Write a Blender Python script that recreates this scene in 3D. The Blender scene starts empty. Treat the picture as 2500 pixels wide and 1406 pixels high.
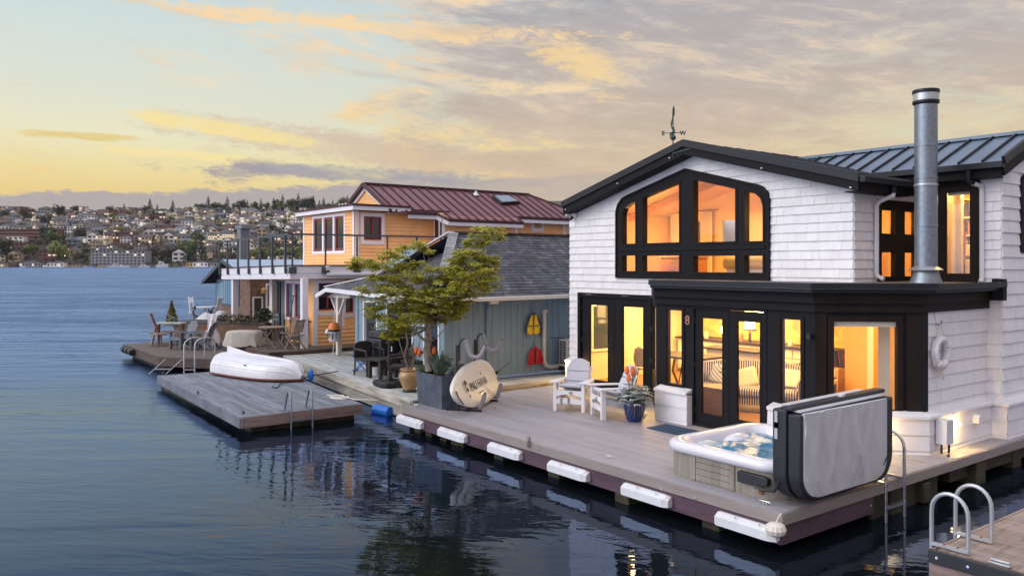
import bpy, bmesh, math, random
from mathutils import Vector, Matrix
R = math.radians
random.seed(7)
SC = bpy.context.scene
COL = SC.collection
# ---------------------------------------------------------------- camera, sky, sun, exposure
CS, SN = 0.6014, 0.7989
EYE = (5.642, -8.200, 3.40)
F0 = 1966.0
cd = bpy.data.cameras.new("camera"); cam = bpy.data.objects.new("camera", cd); COL.objects.link(cam)
SC.camera = cam
cam.location = EYE
cam.rotation_euler = (R(90), 0, math.atan2(SN, CS))
cd.sensor_width = 36; cd.lens = 36 * F0 / 2500
cd.shift_y = -(703 - 646) / 2500 * 1.0
cd.clip_start = .05; cd.clip_end = 9000
SUN_EL, SUN_ROT = R(24), R(200)
VS = SC.view_settings
VS.view_transform = 'Standard'; VS.look = 'None'; VS.exposure = 0.14; VS.gamma = 1.0; VS.use_curve_mapping = False

def sm(nt, op, a, b=None, c=None, clamp=False):
    n = nt.nodes.new('ShaderNodeMath'); n.operation = op; n.use_clamp = clamp
    for i, x in enumerate((a, b, c)):
        if x is None: continue
        if isinstance(x, (int, float)): n.inputs[i].default_value = x
        else: nt.links.new(x, n.inputs[i])
    return n.outputs[0]
def smap(nt, x, a, b, c=0., d=1.):
    n = nt.nodes.new('ShaderNodeMapRange'); n.interpolation_type = 'SMOOTHSTEP'
    nt.links.new(x, n.inputs[0])
    for i, v in zip((1, 2, 3, 4), (a, b, c, d)): n.inputs[i].default_value = v
    return n.outputs[0]
def smix(nt, f, a, b, mode='MIX'):
    n = nt.nodes.new('ShaderNodeMix'); n.data_type = 'RGBA'; n.blend_type = mode
    for k, x in ((0, f), (6, a), (7, b)):
        if isinstance(x, (int, float)): n.inputs[k].default_value = x
        elif isinstance(x, tuple): n.inputs[k].default_value = (*x, 1)
        else: nt.links.new(x, n.inputs[k])
    return n.outputs[2]
def sramp(nt, x, stops, interp='LINEAR'):
    n = nt.nodes.new('ShaderNodeValToRGB'); nt.links.new(x, n.inputs[0]); cr = n.color_ramp; cr.interpolation = interp
    while len(cr.elements) < len(stops): cr.elements.new(1)
    for e, (p, c) in zip(cr.elements, stops): e.position = p; e.color = (*c, 1)
    return n.outputs[0]
def snoise(nt, vec, scale, detail=4, rough=.55, dist=0.):
    n = nt.nodes.new('ShaderNodeTexNoise'); nt.links.new(vec, n.inputs['Vector'])
    n.inputs['Scale'].default_value = scale; n.inputs['Detail'].default_value = detail
    n.inputs['Roughness'].default_value = rough; n.inputs['Distortion'].default_value = dist
    return n.outputs[0]
def comb(nt, x, y, z=0.):
    n = nt.nodes.new('ShaderNodeCombineXYZ')
    for i, v in enumerate((x, y, z)):
        if isinstance(v, (int, float)): n.inputs[i].default_value = v
        else: nt.links.new(v, n.inputs[i])
    return n.outputs[0]
def lin(r, g, b):
    f = lambda c: (c / 255 / 12.92) if c / 255 <= .04045 else ((c / 255 + .055) / 1.055) ** 2.4
    return (f(r), f(g), f(b))

W = bpy.data.worlds.new("World"); SC.world = W; W.use_nodes = True
nt = W.node_tree; nt.nodes.clear()
tc = nt.nodes.new('ShaderNodeTexCoord').outputs['Generated']
sep = nt.nodes.new('ShaderNodeSeparateXYZ'); nt.links.new(tc, sep.inputs[0])
dx, dy, dz = sep.outputs
rr = sm(nt, 'ADD', sm(nt, 'MULTIPLY', dx, CS), sm(nt, 'MULTIPLY', dy, SN))
ff = sm(nt, 'ADD', sm(nt, 'MULTIPLY', dx, -SN), sm(nt, 'MULTIPLY', dy, CS))
az = sm(nt, 'MULTIPLY', sm(nt, 'ARCTAN2', rr, ff), 57.2958)      # degrees, 0 towards the lake's far shore
el = sm(nt, 'MULTIPLY', sm(nt, 'ARCSINE', dz), 57.2958)
pv = comb(nt, sm(nt, 'MULTIPLY', az, .028), sm(nt, 'MULTIPLY', el, .12), 0)
n1 = snoise(nt, pv, 1.6, 8, .6, .5)
pv2 = comb(nt, sm(nt, 'MULTIPLY', az, .09), sm(nt, 'ADD', sm(nt, 'MULTIPLY', el, .42), sm(nt, 'MULTIPLY', az, .035)), 3.3)
n2 = snoise(nt, pv2, 1.0, 8, .62, .8)
pv3 = comb(nt, sm(nt, 'MULTIPLY', az, .3), sm(nt, 'MULTIPLY', el, .9), 8.)
n3 = snoise(nt, pv3, 1.2, 6, .6, .3)
nf = sm(nt, 'SUBTRACT', snoise(nt, pv3, 3.4, 10, .68, .6), .5); n3c = sm(nt, 'SUBTRACT', n3, .5); n2c = sm(nt, 'SUBTRACT', n2, .5); n1c = sm(nt, 'SUBTRACT', n1, .5)
e01 = sm(nt, 'DIVIDE', el, 40., clamp=True)
left = sramp(nt, e01, [(0, lin(214, 186, 128)), (.115, lin(233, 204, 132)), (.16, lin(236, 219, 158)), (.21, lin(232, 227, 192)), (.27, lin(221, 223, 205)), (.38, lin(207, 220, 216)), (.46, lin(196, 213, 216)), (.60, lin(120, 155, 200)), (1, lin(95, 135, 190))])
right = sramp(nt, e01, [(0, lin(214, 188, 145)), (.15, lin(218, 205, 165)), (.27, lin(212, 212, 190)), (.45, lin(195, 205, 205)), (.60, lin(125, 158, 200)), (1, lin(95, 135, 190))])
sky = smix(nt, smap(nt, az, -28, 22), left, right)
cl = sramp(nt, e01, [(0, lin(208, 178, 140)), (.2, lin(206, 182, 156)), (.33, lin(188, 173, 165)), (.5, lin(166, 163, 170)), (1, lin(150, 155, 172))])
# broad cloud sheet, thick to the right
d1 = sm(nt, 'ADD', sm(nt, 'ADD', sm(nt, 'MULTIPLY', n1c, 1.5), sm(nt, 'MULTIPLY', n2c, 1.5)), sm(nt, 'MULTIPLY', nf, .45))
bias = sm(nt, 'ADD', smap(nt, az, -20, 8, -.30, .42), smap(nt, el, 3, 8, -.28, 0.))
bias = sm(nt, 'ADD', bias, smap(nt, az, 12, 32, 0., -.18))
den = sm(nt, 'ADD', d1, bias)
pvw = comb(nt, sm(nt, 'MULTIPLY', az, .10), sm(nt, 'ADD', sm(nt, 'MULTIPLY', el, .42), sm(nt, 'MULTIPLY', az, .06)), 5.5)
wsp = snoise(nt, pvw, 1.3, 12, .70, .5)
m1 = smap(nt, den, -.22, .42)
edge = sm(nt, 'MULTIPLY', smap(nt, den, -.22, .06), smap(nt, den, .34, .02))
glow = smix(nt, smap(nt, el, 6, 15), lin(255, 214, 110), lin(250, 212, 165))
clv = nt.nodes.new('ShaderNodeVectorMath'); clv.operation = 'SCALE'; nt.links.new(cl, clv.inputs[0]); nt.links.new(smap(nt, wsp, .3, .7, .90, 1.12), clv.inputs['Scale'])
sky = smix(nt, sm(nt, 'MULTIPLY', m1, .92), sky, clv.outputs[0])
gl_az = sm(nt, 'MULTIPLY', smap(nt, az, -34, -12, .45, 1.), smap(nt, az, 8, 24, 1., .3))
sky = smix(nt, sm(nt, 'MULTIPLY', sm(nt, 'MULTIPLY', edge, gl_az), sm(nt, 'MULTIPLY', smap(nt, wsp, .36, .64), .75)), sky, glow)
def feature(sky, a0, e0, wa, we, tilt, col, strength, lo=.35, hi=.6, noise=.9, fl=None, w=.16):
    da = sm(nt, 'SUBTRACT', sm(nt, 'ADD', az, sm(nt, 'MULTIPLY', n3c, 5.)), a0); de = sm(nt, 'SUBTRACT', sm(nt, 'SUBTRACT', sm(nt, 'ADD', el, sm(nt, 'MULTIPLY', n2c, .9)), e0), sm(nt, 'MULTIPLY', da, tilt))
    if fl is not None: de = sm(nt, 'ADD', de, sm(nt, 'MULTIPLY', sm(nt, 'MAXIMUM', sm(nt, 'MULTIPLY', de, -1), 0.), -fl))
    x = sm(nt, 'DIVIDE', da, wa); y = sm(nt, 'DIVIDE', de, we)
    g = sm(nt, 'EXPONENT', sm(nt, 'MULTIPLY', sm(nt, 'ADD', sm(nt, 'POWER', sm(nt, 'ABSOLUTE', x), 2.), sm(nt, 'POWER', sm(nt, 'ABSOLUTE', y), 2.)), -1.))
    g2 = sm(nt, 'ADD', g, sm(nt, 'MULTIPLY', sm(nt, 'ADD', sm(nt, 'ADD', n3c, n2c), sm(nt, 'MULTIPLY', nf, 1.3)), noise))
    m = sm(nt, 'MULTIPLY', smap(nt, g2, lo - w, hi + w), smap(nt, g, .03, .35)); m = sm(nt, 'MULTIPLY', m, smap(nt, sm(nt, 'ADD', wsp, sm(nt, 'MULTIPLY', nf, .4)), .28, .58, .45, 1.))
    return smix(nt, sm(nt, 'MULTIPLY', m, strength), sky, col), g2
wm_ = sm(nt, 'MULTIPLY', smap(nt, wsp, .50, .70), sm(nt, 'MULTIPLY', smap(nt, el, 8.5, 12.), smap(nt, az, -31, -18)))
sky = smix(nt, sm(nt, 'MULTIPLY', wm_, .55), sky, lin(246, 218, 176))
# golden bank of cloud, its pink-brown body, the blue-grey bank under it, the low band on the horizon
sky, _ = feature(sky, -9., 7.7, 14, 1.3, -.10, lin(205, 180, 158), .75, .3, .6)
sky, _ = feature(sky, -19, 8.9, 7.5, .62, -.13, lin(252, 228, 148), .8, .4, .62, .8)
sky, _ = feature(sky, -21, 7.1, 6., .35, -.05, lin(250, 226, 152), .7, .45, .62, .9)
sky, _ = feature(sky, 5.0, 13.9, 3.6, 1.7, -.30, lin(250, 214, 146), .75, .42, .66, 1.1)
sky, _ = feature(sky, -8, 16.2, 17, .55, -.02, lin(250, 214, 160), .8, .45, .66, 1.2)
sky, _ = feature(sky, -28, 8.0, 3.5, .22, .0, lin(226, 196, 110), .8, .35, .6, .4)
sky, _ = feature(sky, -10.5, 6.15, 10.5, .62, -.03, lin(160, 156, 164), .95, .34, .5, .75)
sky, _ = feature(sky, -18.5, 6.3, 2.6, .9, .12, lin(158, 150, 158), .9, .38, .55, .8)
hb = sm(nt, 'ADD', sm(nt, 'SUBTRACT', el, sm(nt, 'MULTIPLY_ADD', az, .055, 6.05)), sm(nt, 'MULTIPLY', sm(nt, 'ADD', n3c, nf), 1.0))
hbm = sm(nt, 'MULTIPLY', smap(nt, hb, .16, -.14), smap(nt, el, -1., 3.6, .62, .97))
sky = smix(nt, sm(nt, 'MULTIPLY', hbm, smap(nt, az, -8, 12, 1., .35)), sky, lin(172, 163, 164))
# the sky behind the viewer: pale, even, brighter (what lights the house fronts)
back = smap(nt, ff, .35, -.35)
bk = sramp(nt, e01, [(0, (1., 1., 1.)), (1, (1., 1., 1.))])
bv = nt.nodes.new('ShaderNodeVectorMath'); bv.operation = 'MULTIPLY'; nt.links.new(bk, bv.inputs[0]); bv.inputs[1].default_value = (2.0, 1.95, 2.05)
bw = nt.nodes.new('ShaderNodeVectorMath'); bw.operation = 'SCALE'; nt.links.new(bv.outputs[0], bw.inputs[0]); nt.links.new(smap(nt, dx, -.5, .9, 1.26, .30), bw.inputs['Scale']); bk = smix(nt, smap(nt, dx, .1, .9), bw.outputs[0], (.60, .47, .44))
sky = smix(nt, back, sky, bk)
zen = smap(nt, el, 30, 60)
sky = smix(nt, zen, sky, (1.50, 1.50, 1.68))
below = smap(nt, el, -1., -4.)
sky = smix(nt, below, sky, (.05, .07, .09))
ns = nt.nodes.new('ShaderNodeTexSky'); ns.sky_type = 'NISHITA'; ns.sun_disc = False; ns.sun_elevation = SUN_EL; ns.sun_rotation = SUN_ROT
bgn = nt.nodes.new('ShaderNodeBackground'); nt.links.new(ns.outputs[0], bgn.inputs[0]); bgn.inputs[1].default_value = .006
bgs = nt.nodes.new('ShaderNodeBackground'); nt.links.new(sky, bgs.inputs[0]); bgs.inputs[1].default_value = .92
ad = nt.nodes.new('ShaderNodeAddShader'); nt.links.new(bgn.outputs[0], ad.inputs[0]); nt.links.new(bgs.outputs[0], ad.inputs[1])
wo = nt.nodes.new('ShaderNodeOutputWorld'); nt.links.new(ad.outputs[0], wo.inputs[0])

sd = bpy.data.lights.new("sun", 'SUN'); so = bpy.data.objects.new("sun", sd); COL.objects.link(so)
sd.energy = .9; sd.angle = R(35); sd.color = (1, .95, .9)
# light comes softly from the open lake behind the viewer
sdir = Vector((-.42, -.80, .50)).normalized()
so.rotation_euler = sdir.to_track_quat('Z', 'Y').to_euler()

# ---------------------------------------------------------------- helpers: photograph measurement -> world point on a real plane
def ray(px, py):
    r = (px - 1250.) / F0; u = (646. - py) / F0
    return (r * CS - SN, r * SN + CS, u)
def _t(px, py, t): d = ray(px, py); return Vector((EYE[0] + t * d[0], EYE[1] + t * d[1], EYE[2] + t * d[2]))
def G(px, py, z=.5): return _t(px, py, (z - EYE[2]) / ray(px, py)[2])
def FX(px, py, X): return _t(px, py, (X - EYE[0]) / ray(px, py)[0])
def FY(px, py, Y): return _t(px, py, (Y - EYE[1]) / ray(px, py)[1])
def DP(px, py, d): return _t(px, py, d)
def CW(r, d, z): return Vector((EYE[0] + r * CS - d * SN, EYE[1] + r * SN + d * CS, z))

# ---------------------------------------------------------------- materials
MT = {}
def pm(name, col, rough=.6, metal=0., var=.12, vs=3., bump=0., bs=40., isl=0., stretch=(1, 1, 1), col2=None, spec=.5, coat=0., c2lo=.5, c2hi=.7, sheen=0.):
    m = bpy.data.materials.new(name); m.use_nodes = True; t = m.node_tree; b = t.nodes['Principled BSDF']
    tcn = t.nodes.new('ShaderNodeTexCoord').outputs['Object']
    mp = t.nodes.new('ShaderNodeMapping'); t.links.new(tcn, mp.inputs[0]); mp.inputs['Scale'].default_value = stretch
    v = mp.outputs[0]
    c = col
    if col2:
        nn = snoise(t, v, vs * .8, 5, .6, .3)
        c = smix(t, smap(t, nn, c2lo, c2hi), col, col2)
    if var:
        n = snoise(t, v, vs, 5, .65)
        f = smap(t, n, .25, .75, 1 - var, 1 + var)
        if isl:
            g = t.nodes.new('ShaderNodeNewGeometry').outputs['Random Per Island']
            f = sm(t, 'MULTIPLY', f, smap(t, g, 0, 1, 1 - isl, 1 + isl))
        k = t.nodes.new('ShaderNodeVectorMath'); k.operation = 'SCALE'
        if isinstance(c, tuple): k.inputs[0].default_value = c
        else: t.links.new(c, k.inputs[0])
        t.links.new(f, k.inputs['Scale']); t.links.new(k.outputs[0], b.inputs['Base Color'])
        rn = smap(t, n, .2, .8, max(.02, rough - .08), min(1, rough + .08)); t.links.new(rn, b.inputs['Roughness'])
    else:
        b.inputs['Base Color'].default_value = (*col, 1); b.inputs['Roughness'].default_value = rough
    b.inputs['Metallic'].default_value = metal; b.inputs['Specular IOR Level'].default_value = spec; b.inputs['Coat Weight'].default_value = coat
    if sheen: b.inputs['Sheen Weight'].default_value = sheen
    if bump:
        bn = snoise(t, v, bs, 3, .6); bu = t.nodes.new('ShaderNodeBump'); bu.inputs['Strength'].default_value = bump; bu.inputs['Distance'].default_value = .01
        t.links.new(bn, bu.inputs['Height']); t.links.new(bu.outputs[0], b.inputs['Normal'])
    MT[name] = m; return m
def em(name, col, s, rough=.5):
    m = bpy.data.materials.new(name); m.use_nodes = True; b = m.node_tree.nodes['Principled BSDF']
    b.inputs['Base Color'].default_value = (.8, .8, .8, 1); b.inputs['Emission Color'].default_value = (*col, 1); b.inputs['Emission Strength'].default_value = s
    MT[name] = m; return m
def glassm(name, tint=(1, 1, 1), ior=1.5, rough=0.01, ripple=0.):
    m = bpy.data.materials.new(name); m.use_nodes = True; t = m.node_tree; t.nodes.clear()
    a = t.nodes.new('ShaderNodeBsdfTransparent'); a.inputs[0].default_value = (*tint, 1)
    g = t.nodes.new('ShaderNodeBsdfGlossy'); g.inputs['Roughness'].default_value = rough
    lw = t.nodes.new('ShaderNodeLayerWeight'); lw.inputs[0].default_value = .5
    f = sm(t, 'MULTIPLY_ADD', sm(t, 'POWER', lw.outputs['Facing'], 3.5), .6, .04)
    x = t.nodes.new('ShaderNodeMixShader'); t.links.new(f, x.inputs[0]); t.links.new(a.outputs[0], x.inputs[1]); t.links.new(g.outputs[0], x.inputs[2])
    o = t.nodes.new('ShaderNodeOutputMaterial'); t.links.new(x.outputs[0], o.inputs[0]); MT[name] = m; return m
white_sh = pm('white_shingle', (.75, .74, .76), .55, var=.05, vs=2.5, bump=.22, bs=22, isl=.035, stretch=(3, 3, .6), col2=(.64, .62, .61), c2lo=.6, c2hi=.85)
white_pt = pm('white_paint', (.72, .71, .74), .5, var=.05, vs=3)
cream_pt = pm('cream_paint', (.66, .60, .54), .55, var=.05)
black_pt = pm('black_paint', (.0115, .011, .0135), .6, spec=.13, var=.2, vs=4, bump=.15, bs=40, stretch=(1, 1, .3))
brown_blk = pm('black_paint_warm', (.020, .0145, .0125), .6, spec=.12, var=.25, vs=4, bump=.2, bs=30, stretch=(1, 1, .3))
met_dk = pm('dark_roof_metal', (.016, .018, .024), .45, spec=.3, metal=.15, var=.15, vs=2)
met_bl = pm('blue_roof_metal', (.13, .175, .235), .36, metal=.35, var=.10, vs=1.2)
met_red = pm('burgundy_roof_metal', (.165, .058, .075), .42, metal=.1, var=.15, vs=1.5)
red_tr = pm('burgundy_trim', (.055, .012, .016), .5)
galv = pm('galvanised_steel', (.24, .28, .33), .42, metal=.75, var=.14, vs=26, bump=.06, bs=60, col2=(.17, .20, .235), c2lo=.35, c2hi=.8)
steel = pm('brushed_steel', (.50, .51, .53), .3, metal=.9, var=.12, vs=12)
alum = pm('white_aluminium', (.46, .47, .49), .35, metal=.6, var=.08)
deck_m = pm('composite_decking', (.285, .275, .30), .6, col2=(.215, .205, .22), c2lo=.56, c2hi=.8, var=.10, vs=1.2, bump=.18, bs=30, isl=.07, stretch=(.6, 4, 1))
deck_f = pm('composite_fascia', (.25, .215, .20), .6, var=.14, vs=2.5, bump=.2, bs=30, isl=.04, stretch=(.5, .5, 5))
grey_wd = pm('weathered_grey_boards', (.155, .17, .20), .72, var=.3, vs=2., bump=.5, bs=18, isl=.2, stretch=(.7, 5, 1), col2=(.07, .078, .10), c2lo=.5, c2hi=.8)
float_sd = pm('reddish_grey_timber', (.24, .165, .145), .7, var=.3, vs=2.2, bump=.6, bs=16, isl=.08, stretch=(.6, .6, 5), col2=(.13, .115, .12))
pale_wd = pm('pale_weathered_boards', (.36, .37, .36), .75, var=.3, vs=1.6, bump=.5, bs=18, isl=.12, stretch=(.7, 5, 1), col2=(.13, .15, .13), c2lo=.5, c2hi=.85)
pale_sd = pm('pale_timber_edge', (.40, .37, .32), .75, var=.35, vs=2.2, bump=.6, bs=14, isl=.08, stretch=(.6, .6, 5), col2=(.13, .11, .07), c2lo=.5, c2hi=.8)
dark_wd = pm('dark_stained_boards', (.105, .085, .07), .7, var=.3, vs=2, bump=.4, bs=18, isl=.14, stretch=(.7, 5, 1))
dark_sd = pm('dark_stained_edge', (.07, .042, .03), .6, var=.35, vs=2, bump=.4, bs=14, isl=.1, stretch=(.6, .6, 4))
purple = pm('purple_beam_paint', (.085, .043, .062), .55, var=.25, vs=2.5, bump=.3, bs=20, stretch=(.6, .6, 2), col2=(.06, .035, .045))
green_wd = pm('algae_green_timber', (.042, .037, .017), .85, var=.5, vs=3, bump=.8, bs=14, col2=(.014, .012, .007))
fend_m = pm('scuffed_white_vinyl', (.62, .63, .66), .45, var=.07, vs=5, col2=(.42, .39, .36), c2lo=.58, c2hi=.8, bump=.15, bs=30)
black_sub = pm('black_underside', (.012, .011, .010), .9, var=.3)
plast_w = pm('white_vinyl', (.60, .61, .64), .38, var=.04, vs=5, coat=.2)
orange = pm('orange_siding', (.86, .46, .18), .5, var=.09, vs=1.5, bump=.1, bs=20, isl=.03)
orange_w = pm('white_trim_orange_house', (.74, .72, .76), .5, var=.04)
red_sash = pm('red_sash', (.26, .035, .03), .45, var=.1)
roof_sh = pm('grey_asphalt_shingle', (.066, .068, .082), .85, var=.35, vs=5, bump=.8, bs=60, isl=.28, col2=(.17, .17, .19), c2lo=.45, c2hi=.85)
roof_hip = pm('pale_hip_shingle', (.23, .235, .25), .85, var=.25, vs=5, bump=.6, bs=60, isl=.12)
blue_pt = pm('teal_blue_boards', (.185, .265, .32), .6, var=.14, vs=3, bump=.3, bs=30, isl=.04, stretch=(3, 3, .5))
brown_sh = pm('brown_wood_shingle', (.165, .095, .062), .75, var=.3, vs=4, bump=.6, bs=25, isl=.18)
dark_gl = pm('dark_window_glass', (.012, .014, .018), .04, var=0, spec=.9)
curtain_t = pm('teal_curtain', (.12, .24, .28), .8, var=.25, vs=5, stretch=(8, 8, .4))
curtain_g = pm('grey_curtain', (.14, .15, .17), .8, var=.3, vs=5, stretch=(8, 8, .4))
glass = glassm('clear_window_glass', (.97, .97, .98), 1.5)
ir_wall = pm('warm_cream_wall', (.80, .66, .42), .7, var=.05)
ir_peach = pm('peach_wall', (.76, .46, .17), .7, var=.06)
ir_wood = pm('ceiling_planks', (.66, .38, .15), .5, var=.15, vs=2, stretch=(.6, 8, 1))
ir_floor = pm('oak_floor', (.32, .17, .07), .4, var=.2, vs=3, stretch=(.5, 6, 1))
ir_dark = pm('dark_walnut', (.06, .035, .022), .4, var=.2)
ir_wood2 = pm('honey_wood', (.45, .2, .07), .4, var=.25, vs=4, stretch=(1, 1, 5))
ir_white = pm('white_cabinet', (.82, .76, .60), .45, var=.03)
ir_tile = pm('yellow_tile', (.74, .52, .17), .3, var=.25, vs=6)
cush = pm('pale_grey_cushion', (.50, .51, .57), .8, var=.06, vs=6, bump=.2, bs=90)
tub_sd = pm('weathered_tub_skirt', (.245, .225, .185), .6, var=.25, vs=2, bump=.3, bs=20, stretch=(6, 6, .5), col2=(.15, .14, .12))
tub_rim = pm('speckled_white_acrylic', (.66, .65, .70), .25, var=.07, vs=60, coat=.4)
cov_g = pm('grey_vinyl_cover', (.46, .465, .49), .5, var=.10, vs=3, bump=.1, bs=6)
cov_b = pm('black_vinyl_cover', (.016, .017, .022), .5, var=.2, vs=6)
blk_plas = pm('black_plastic', (.015, .015, .018), .45, var=.2)
wicker = pm('dark_brown_wicker', (.022, .015, .013), .6, var=.4, vs=40, bump=.8, bs=120)
slate_pl = pm('blue_grey_zinc', (.085, .10, .135), .5, var=.3, vs=3, bump=.15, bs=14, metal=.2, col2=(.05, .06, .085))
clay = pm('tan_glazed_clay', (.36, .22, .10), .35, var=.25, vs=5, coat=.3)
cobalt = pm('cobalt_glaze', (.006, .018, .12), .12, var=.2, coat=.6)
soil = pm('soil', (.03, .02, .012), .95, var=.4, vs=20, bump=1., bs=40)
bark = pm('pale_bark', (.30, .25, .19), .85, var=.4, vs=14, bump=1., bs=40, col2=(.14, .11, .09))
foam = pm('grey_foam_padding', (.30, .285, .31), .85, var=.08, bump=.2, bs=60)
board_m = pm('cream_board_skin', (.70, .69, .61), .35, var=.06, vs=3, coat=.25)
blue_pl = pm('bright_blue_plastic', (.02, .17, .62), .4, var=.1)
adk_g = pm('grey_painted_slats', (.105, .125, .15), .6, var=.15, vs=4, isl=.08)
teak = pm('weathered_teak', (.21, .155, .115), .75, var=.3, vs=5, bump=.4, bs=30, isl=.12)
tarp = pm('pale_canvas', (.42, .39, .34), .8, var=.15, vs=4, bump=.4, bs=8)
towel = pm('white_towel', (.78, .76, .78), .9, var=.1, vs=7, col2=(.62, .10, .03), c2lo=.60, c2hi=.64)
rope_m = pm('white_rope', (.62, .60, .55), .85, var=.1, vs=20, bump=.5, bs=80)
dk_rope = pm('dark_rope', (.03, .032, .04), .85, var=.2)
rail_m = pm('grey_rail_metal', (.075, .09, .105), .45, metal=.4, var=.1)
copper = pm('verdigris_copper', (.05, .10, .085), .6, metal=.5, var=.4, vs=20, col2=(.05, .025, .015))
red_v = pm('red_nylon', (.42, .01, .018), .6, var=.2, vs=9, bump=.4, bs=20)
yel_v = pm('yellow_nylon', (.78, .50, .015), .6, var=.15, vs=9, bump=.4, bs=20)
nav_v = pm('navy_nylon', (.05, .05, .10), .6, var=.2, vs=9)
mat_m = pm('navy_door_mat', (.035, .075, .14), .9, var=.4, vs=30, bump=.8, bs=80)
acw = pm('ivory_metal', (.55, .52, .46), .5, var=.06)
brass = pm('brass', (.55, .36, .14), .3, metal=.9, var=.1)
chrome = pm('polished_chrome', (.72, .73, .75), .15, metal=1., var=.03)
rust = pm('rust', (.18, .07, .03), .9, var=.4)
lamp_em = em('warm_lamp_shade', (1, .62, .22), 9.)
bulb_em = em('warm_bulb', (1, .70, .32), 26.)
plastic_or = pm('orange_float_paint', (.62, .17, .035), .5, var=.2, vs=8)
# ---------------------------------------------------------------- mesh helpers
class MB:
    def __init__(s): s.v = []; s.f = []; s.m = []; s.mi = 0
    def face(s, pts):
        b = len(s.v); s.v += [tuple(p) for p in pts]; s.f.append(tuple(range(b, b + len(pts)))); s.m.append(s.mi)
    def add(s, vs, fs, M=None):
        b = len(s.v)
        s.v += [tuple(M @ Vector(p)) if M else tuple(p) for p in vs]
        for f in fs: s.f.append(tuple(i + b for i in f)); s.m.append(s.mi)
        return s
    def box(s, x0, y0, z0, x1, y1, z1, M=None):
        v = [(x0, y0, z0), (x1, y0, z0), (x1, y1, z0), (x0, y1, z0), (x0, y0, z1), (x1, y0, z1), (x1, y1, z1), (x0, y1, z1)]
        return s.add(v, [(0, 3, 2, 1), (4, 5, 6, 7), (0, 1, 5, 4), (1, 2, 6, 5), (2, 3, 7, 6), (3, 0, 4, 7)], M)
    def cbox(s, c, d, M=None, rz=0, rx=0, ry=0):
        T = Matrix.Translation(c) @ Matrix.Rotation(rz, 4, 'Z') @ Matrix.Rotation(ry, 4, 'Y') @ Matrix.Rotation(rx, 4, 'X')
        if M: T = M @ T
        return s.box(-d[0] / 2, -d[1] / 2, -d[2] / 2, d[0] / 2, d[1] / 2, d[2] / 2, T)
    def beam(s, p, q, w, h, up=(0, 0, 1), M=None):
        p = Vector(p); q = Vector(q); d = (q - p); L = d.length; d.normalize(); up = Vector(up)
        sd = d.cross(up)
        if sd.length < 1e-4: sd = d.cross(Vector((1, 0, 0)))
        sd.normalize(); u = sd.cross(d)
        T = Matrix(((d.x, sd.x, u.x, p.x), (d.y, sd.y, u.y, p.y), (d.z, sd.z, u.z, p.z), (0, 0, 0, 1)))
        if M: T = M @ T
        return s.box(0, -w / 2, -h / 2, L, w / 2, h / 2, T)
    def tube(s, path, r, n=10, M=None, closed=False, cap=True):
        P = [Vector(p) for p in path]; k = len(P); rs = r if isinstance(r, (list, tuple)) else [r] * k
        vs = []; fs = []; pu = None
        for i in range(k):
            if closed: t = P[(i + 1) % k] - P[i - 1]
            else: t = P[min(i + 1, k - 1)] - P[max(i - 1, 0)]
            t.normalize()
            if pu is None:
                u = t.cross(Vector((0, 0, 1)))
                if u.length < .05: u = t.cross(Vector((1, 0, 0)))
            else: u = pu - t * pu.dot(t)
            u.normalize(); pu = u; w = t.cross(u)
            for j in range(n):
                a = 2 * math.pi * j / n; vs.append(P[i] + (u * math.cos(a) + w * math.sin(a)) * rs[i])
        for i in range(k if closed else k - 1):
            for j in range(n):
                a, b = i * n + j, i * n + (j + 1) % n; i2 = (i + 1) % k; c, d = i2 * n + (j + 1) % n, i2 * n + j
                fs.append((a, b, c, d))
        if cap and not closed: fs.append(tuple(range(n))[::-1]); fs.append(tuple((k - 1) * n + j for j in range(n)))
        return s.add(vs, fs, M)
    def lathe(s, prof, c=(0, 0, 0), n=24, M=None, sx=1, sy=1):
        vs = []; fs = []; k = len(prof)
        for r, z in prof:
            for j in range(n):
                a = 2 * math.pi * j / n; vs.append((c[0] + r * sx * math.cos(a), c[1] + r * sy * math.sin(a), c[2] + z))
        for i in range(k - 1):
            for j in range(n): fs.append((i * n + j, i * n + (j + 1) % n, (i + 1) * n + (j + 1) % n, (i + 1) * n + j))
        if prof[0][0] > 1e-4: fs.append(tuple(range(n))[::-1])
        if prof[-1][0] > 1e-4: fs.append(tuple((k - 1) * n + j for j in range(n)))
        return s.add(vs, fs, M)
    def prism(s, poly, fn, n0, n1):
        """poly: list of (u,v); fn(u,v,n)->world; extruded n0..n1"""
        k = len(poly); a = [fn(u, v, n0) for u, v in poly]; b = [fn(u, v, n1) for u, v in poly]
        return s.add(a + b, [tuple(range(k))[::-1], tuple(range(k, 2 * k))] + [(i, (i + 1) % k, k + (i + 1) % k, k + i) for i in range(k)])
    def ball(s, c, r, n=10, M=None, sc=(1, 1, 1), jit=0.):
        vs = []; fs = []; m = max(4, n // 2 + 1)
        for i in range(m + 1):
            th = math.pi * i / m
            for j in range(n):
                ph = 2 * math.pi * j / n; k = 1 + (random.uniform(-jit, jit) if jit else 0)
                vs.append((c[0] + r * sc[0] * k * math.sin(th) * math.cos(ph), c[1] + r * sc[1] * k * math.sin(th) * math.sin(ph), c[2] + r * sc[2] * k * math.cos(th)))
        for i in range(m):
            for j in range(n): fs.append((i * n + j, (i + 1) * n + j, (i + 1) * n + (j + 1) % n, i * n + (j + 1) % n))
        return s.add(vs, fs, M)
MW = {}
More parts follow.
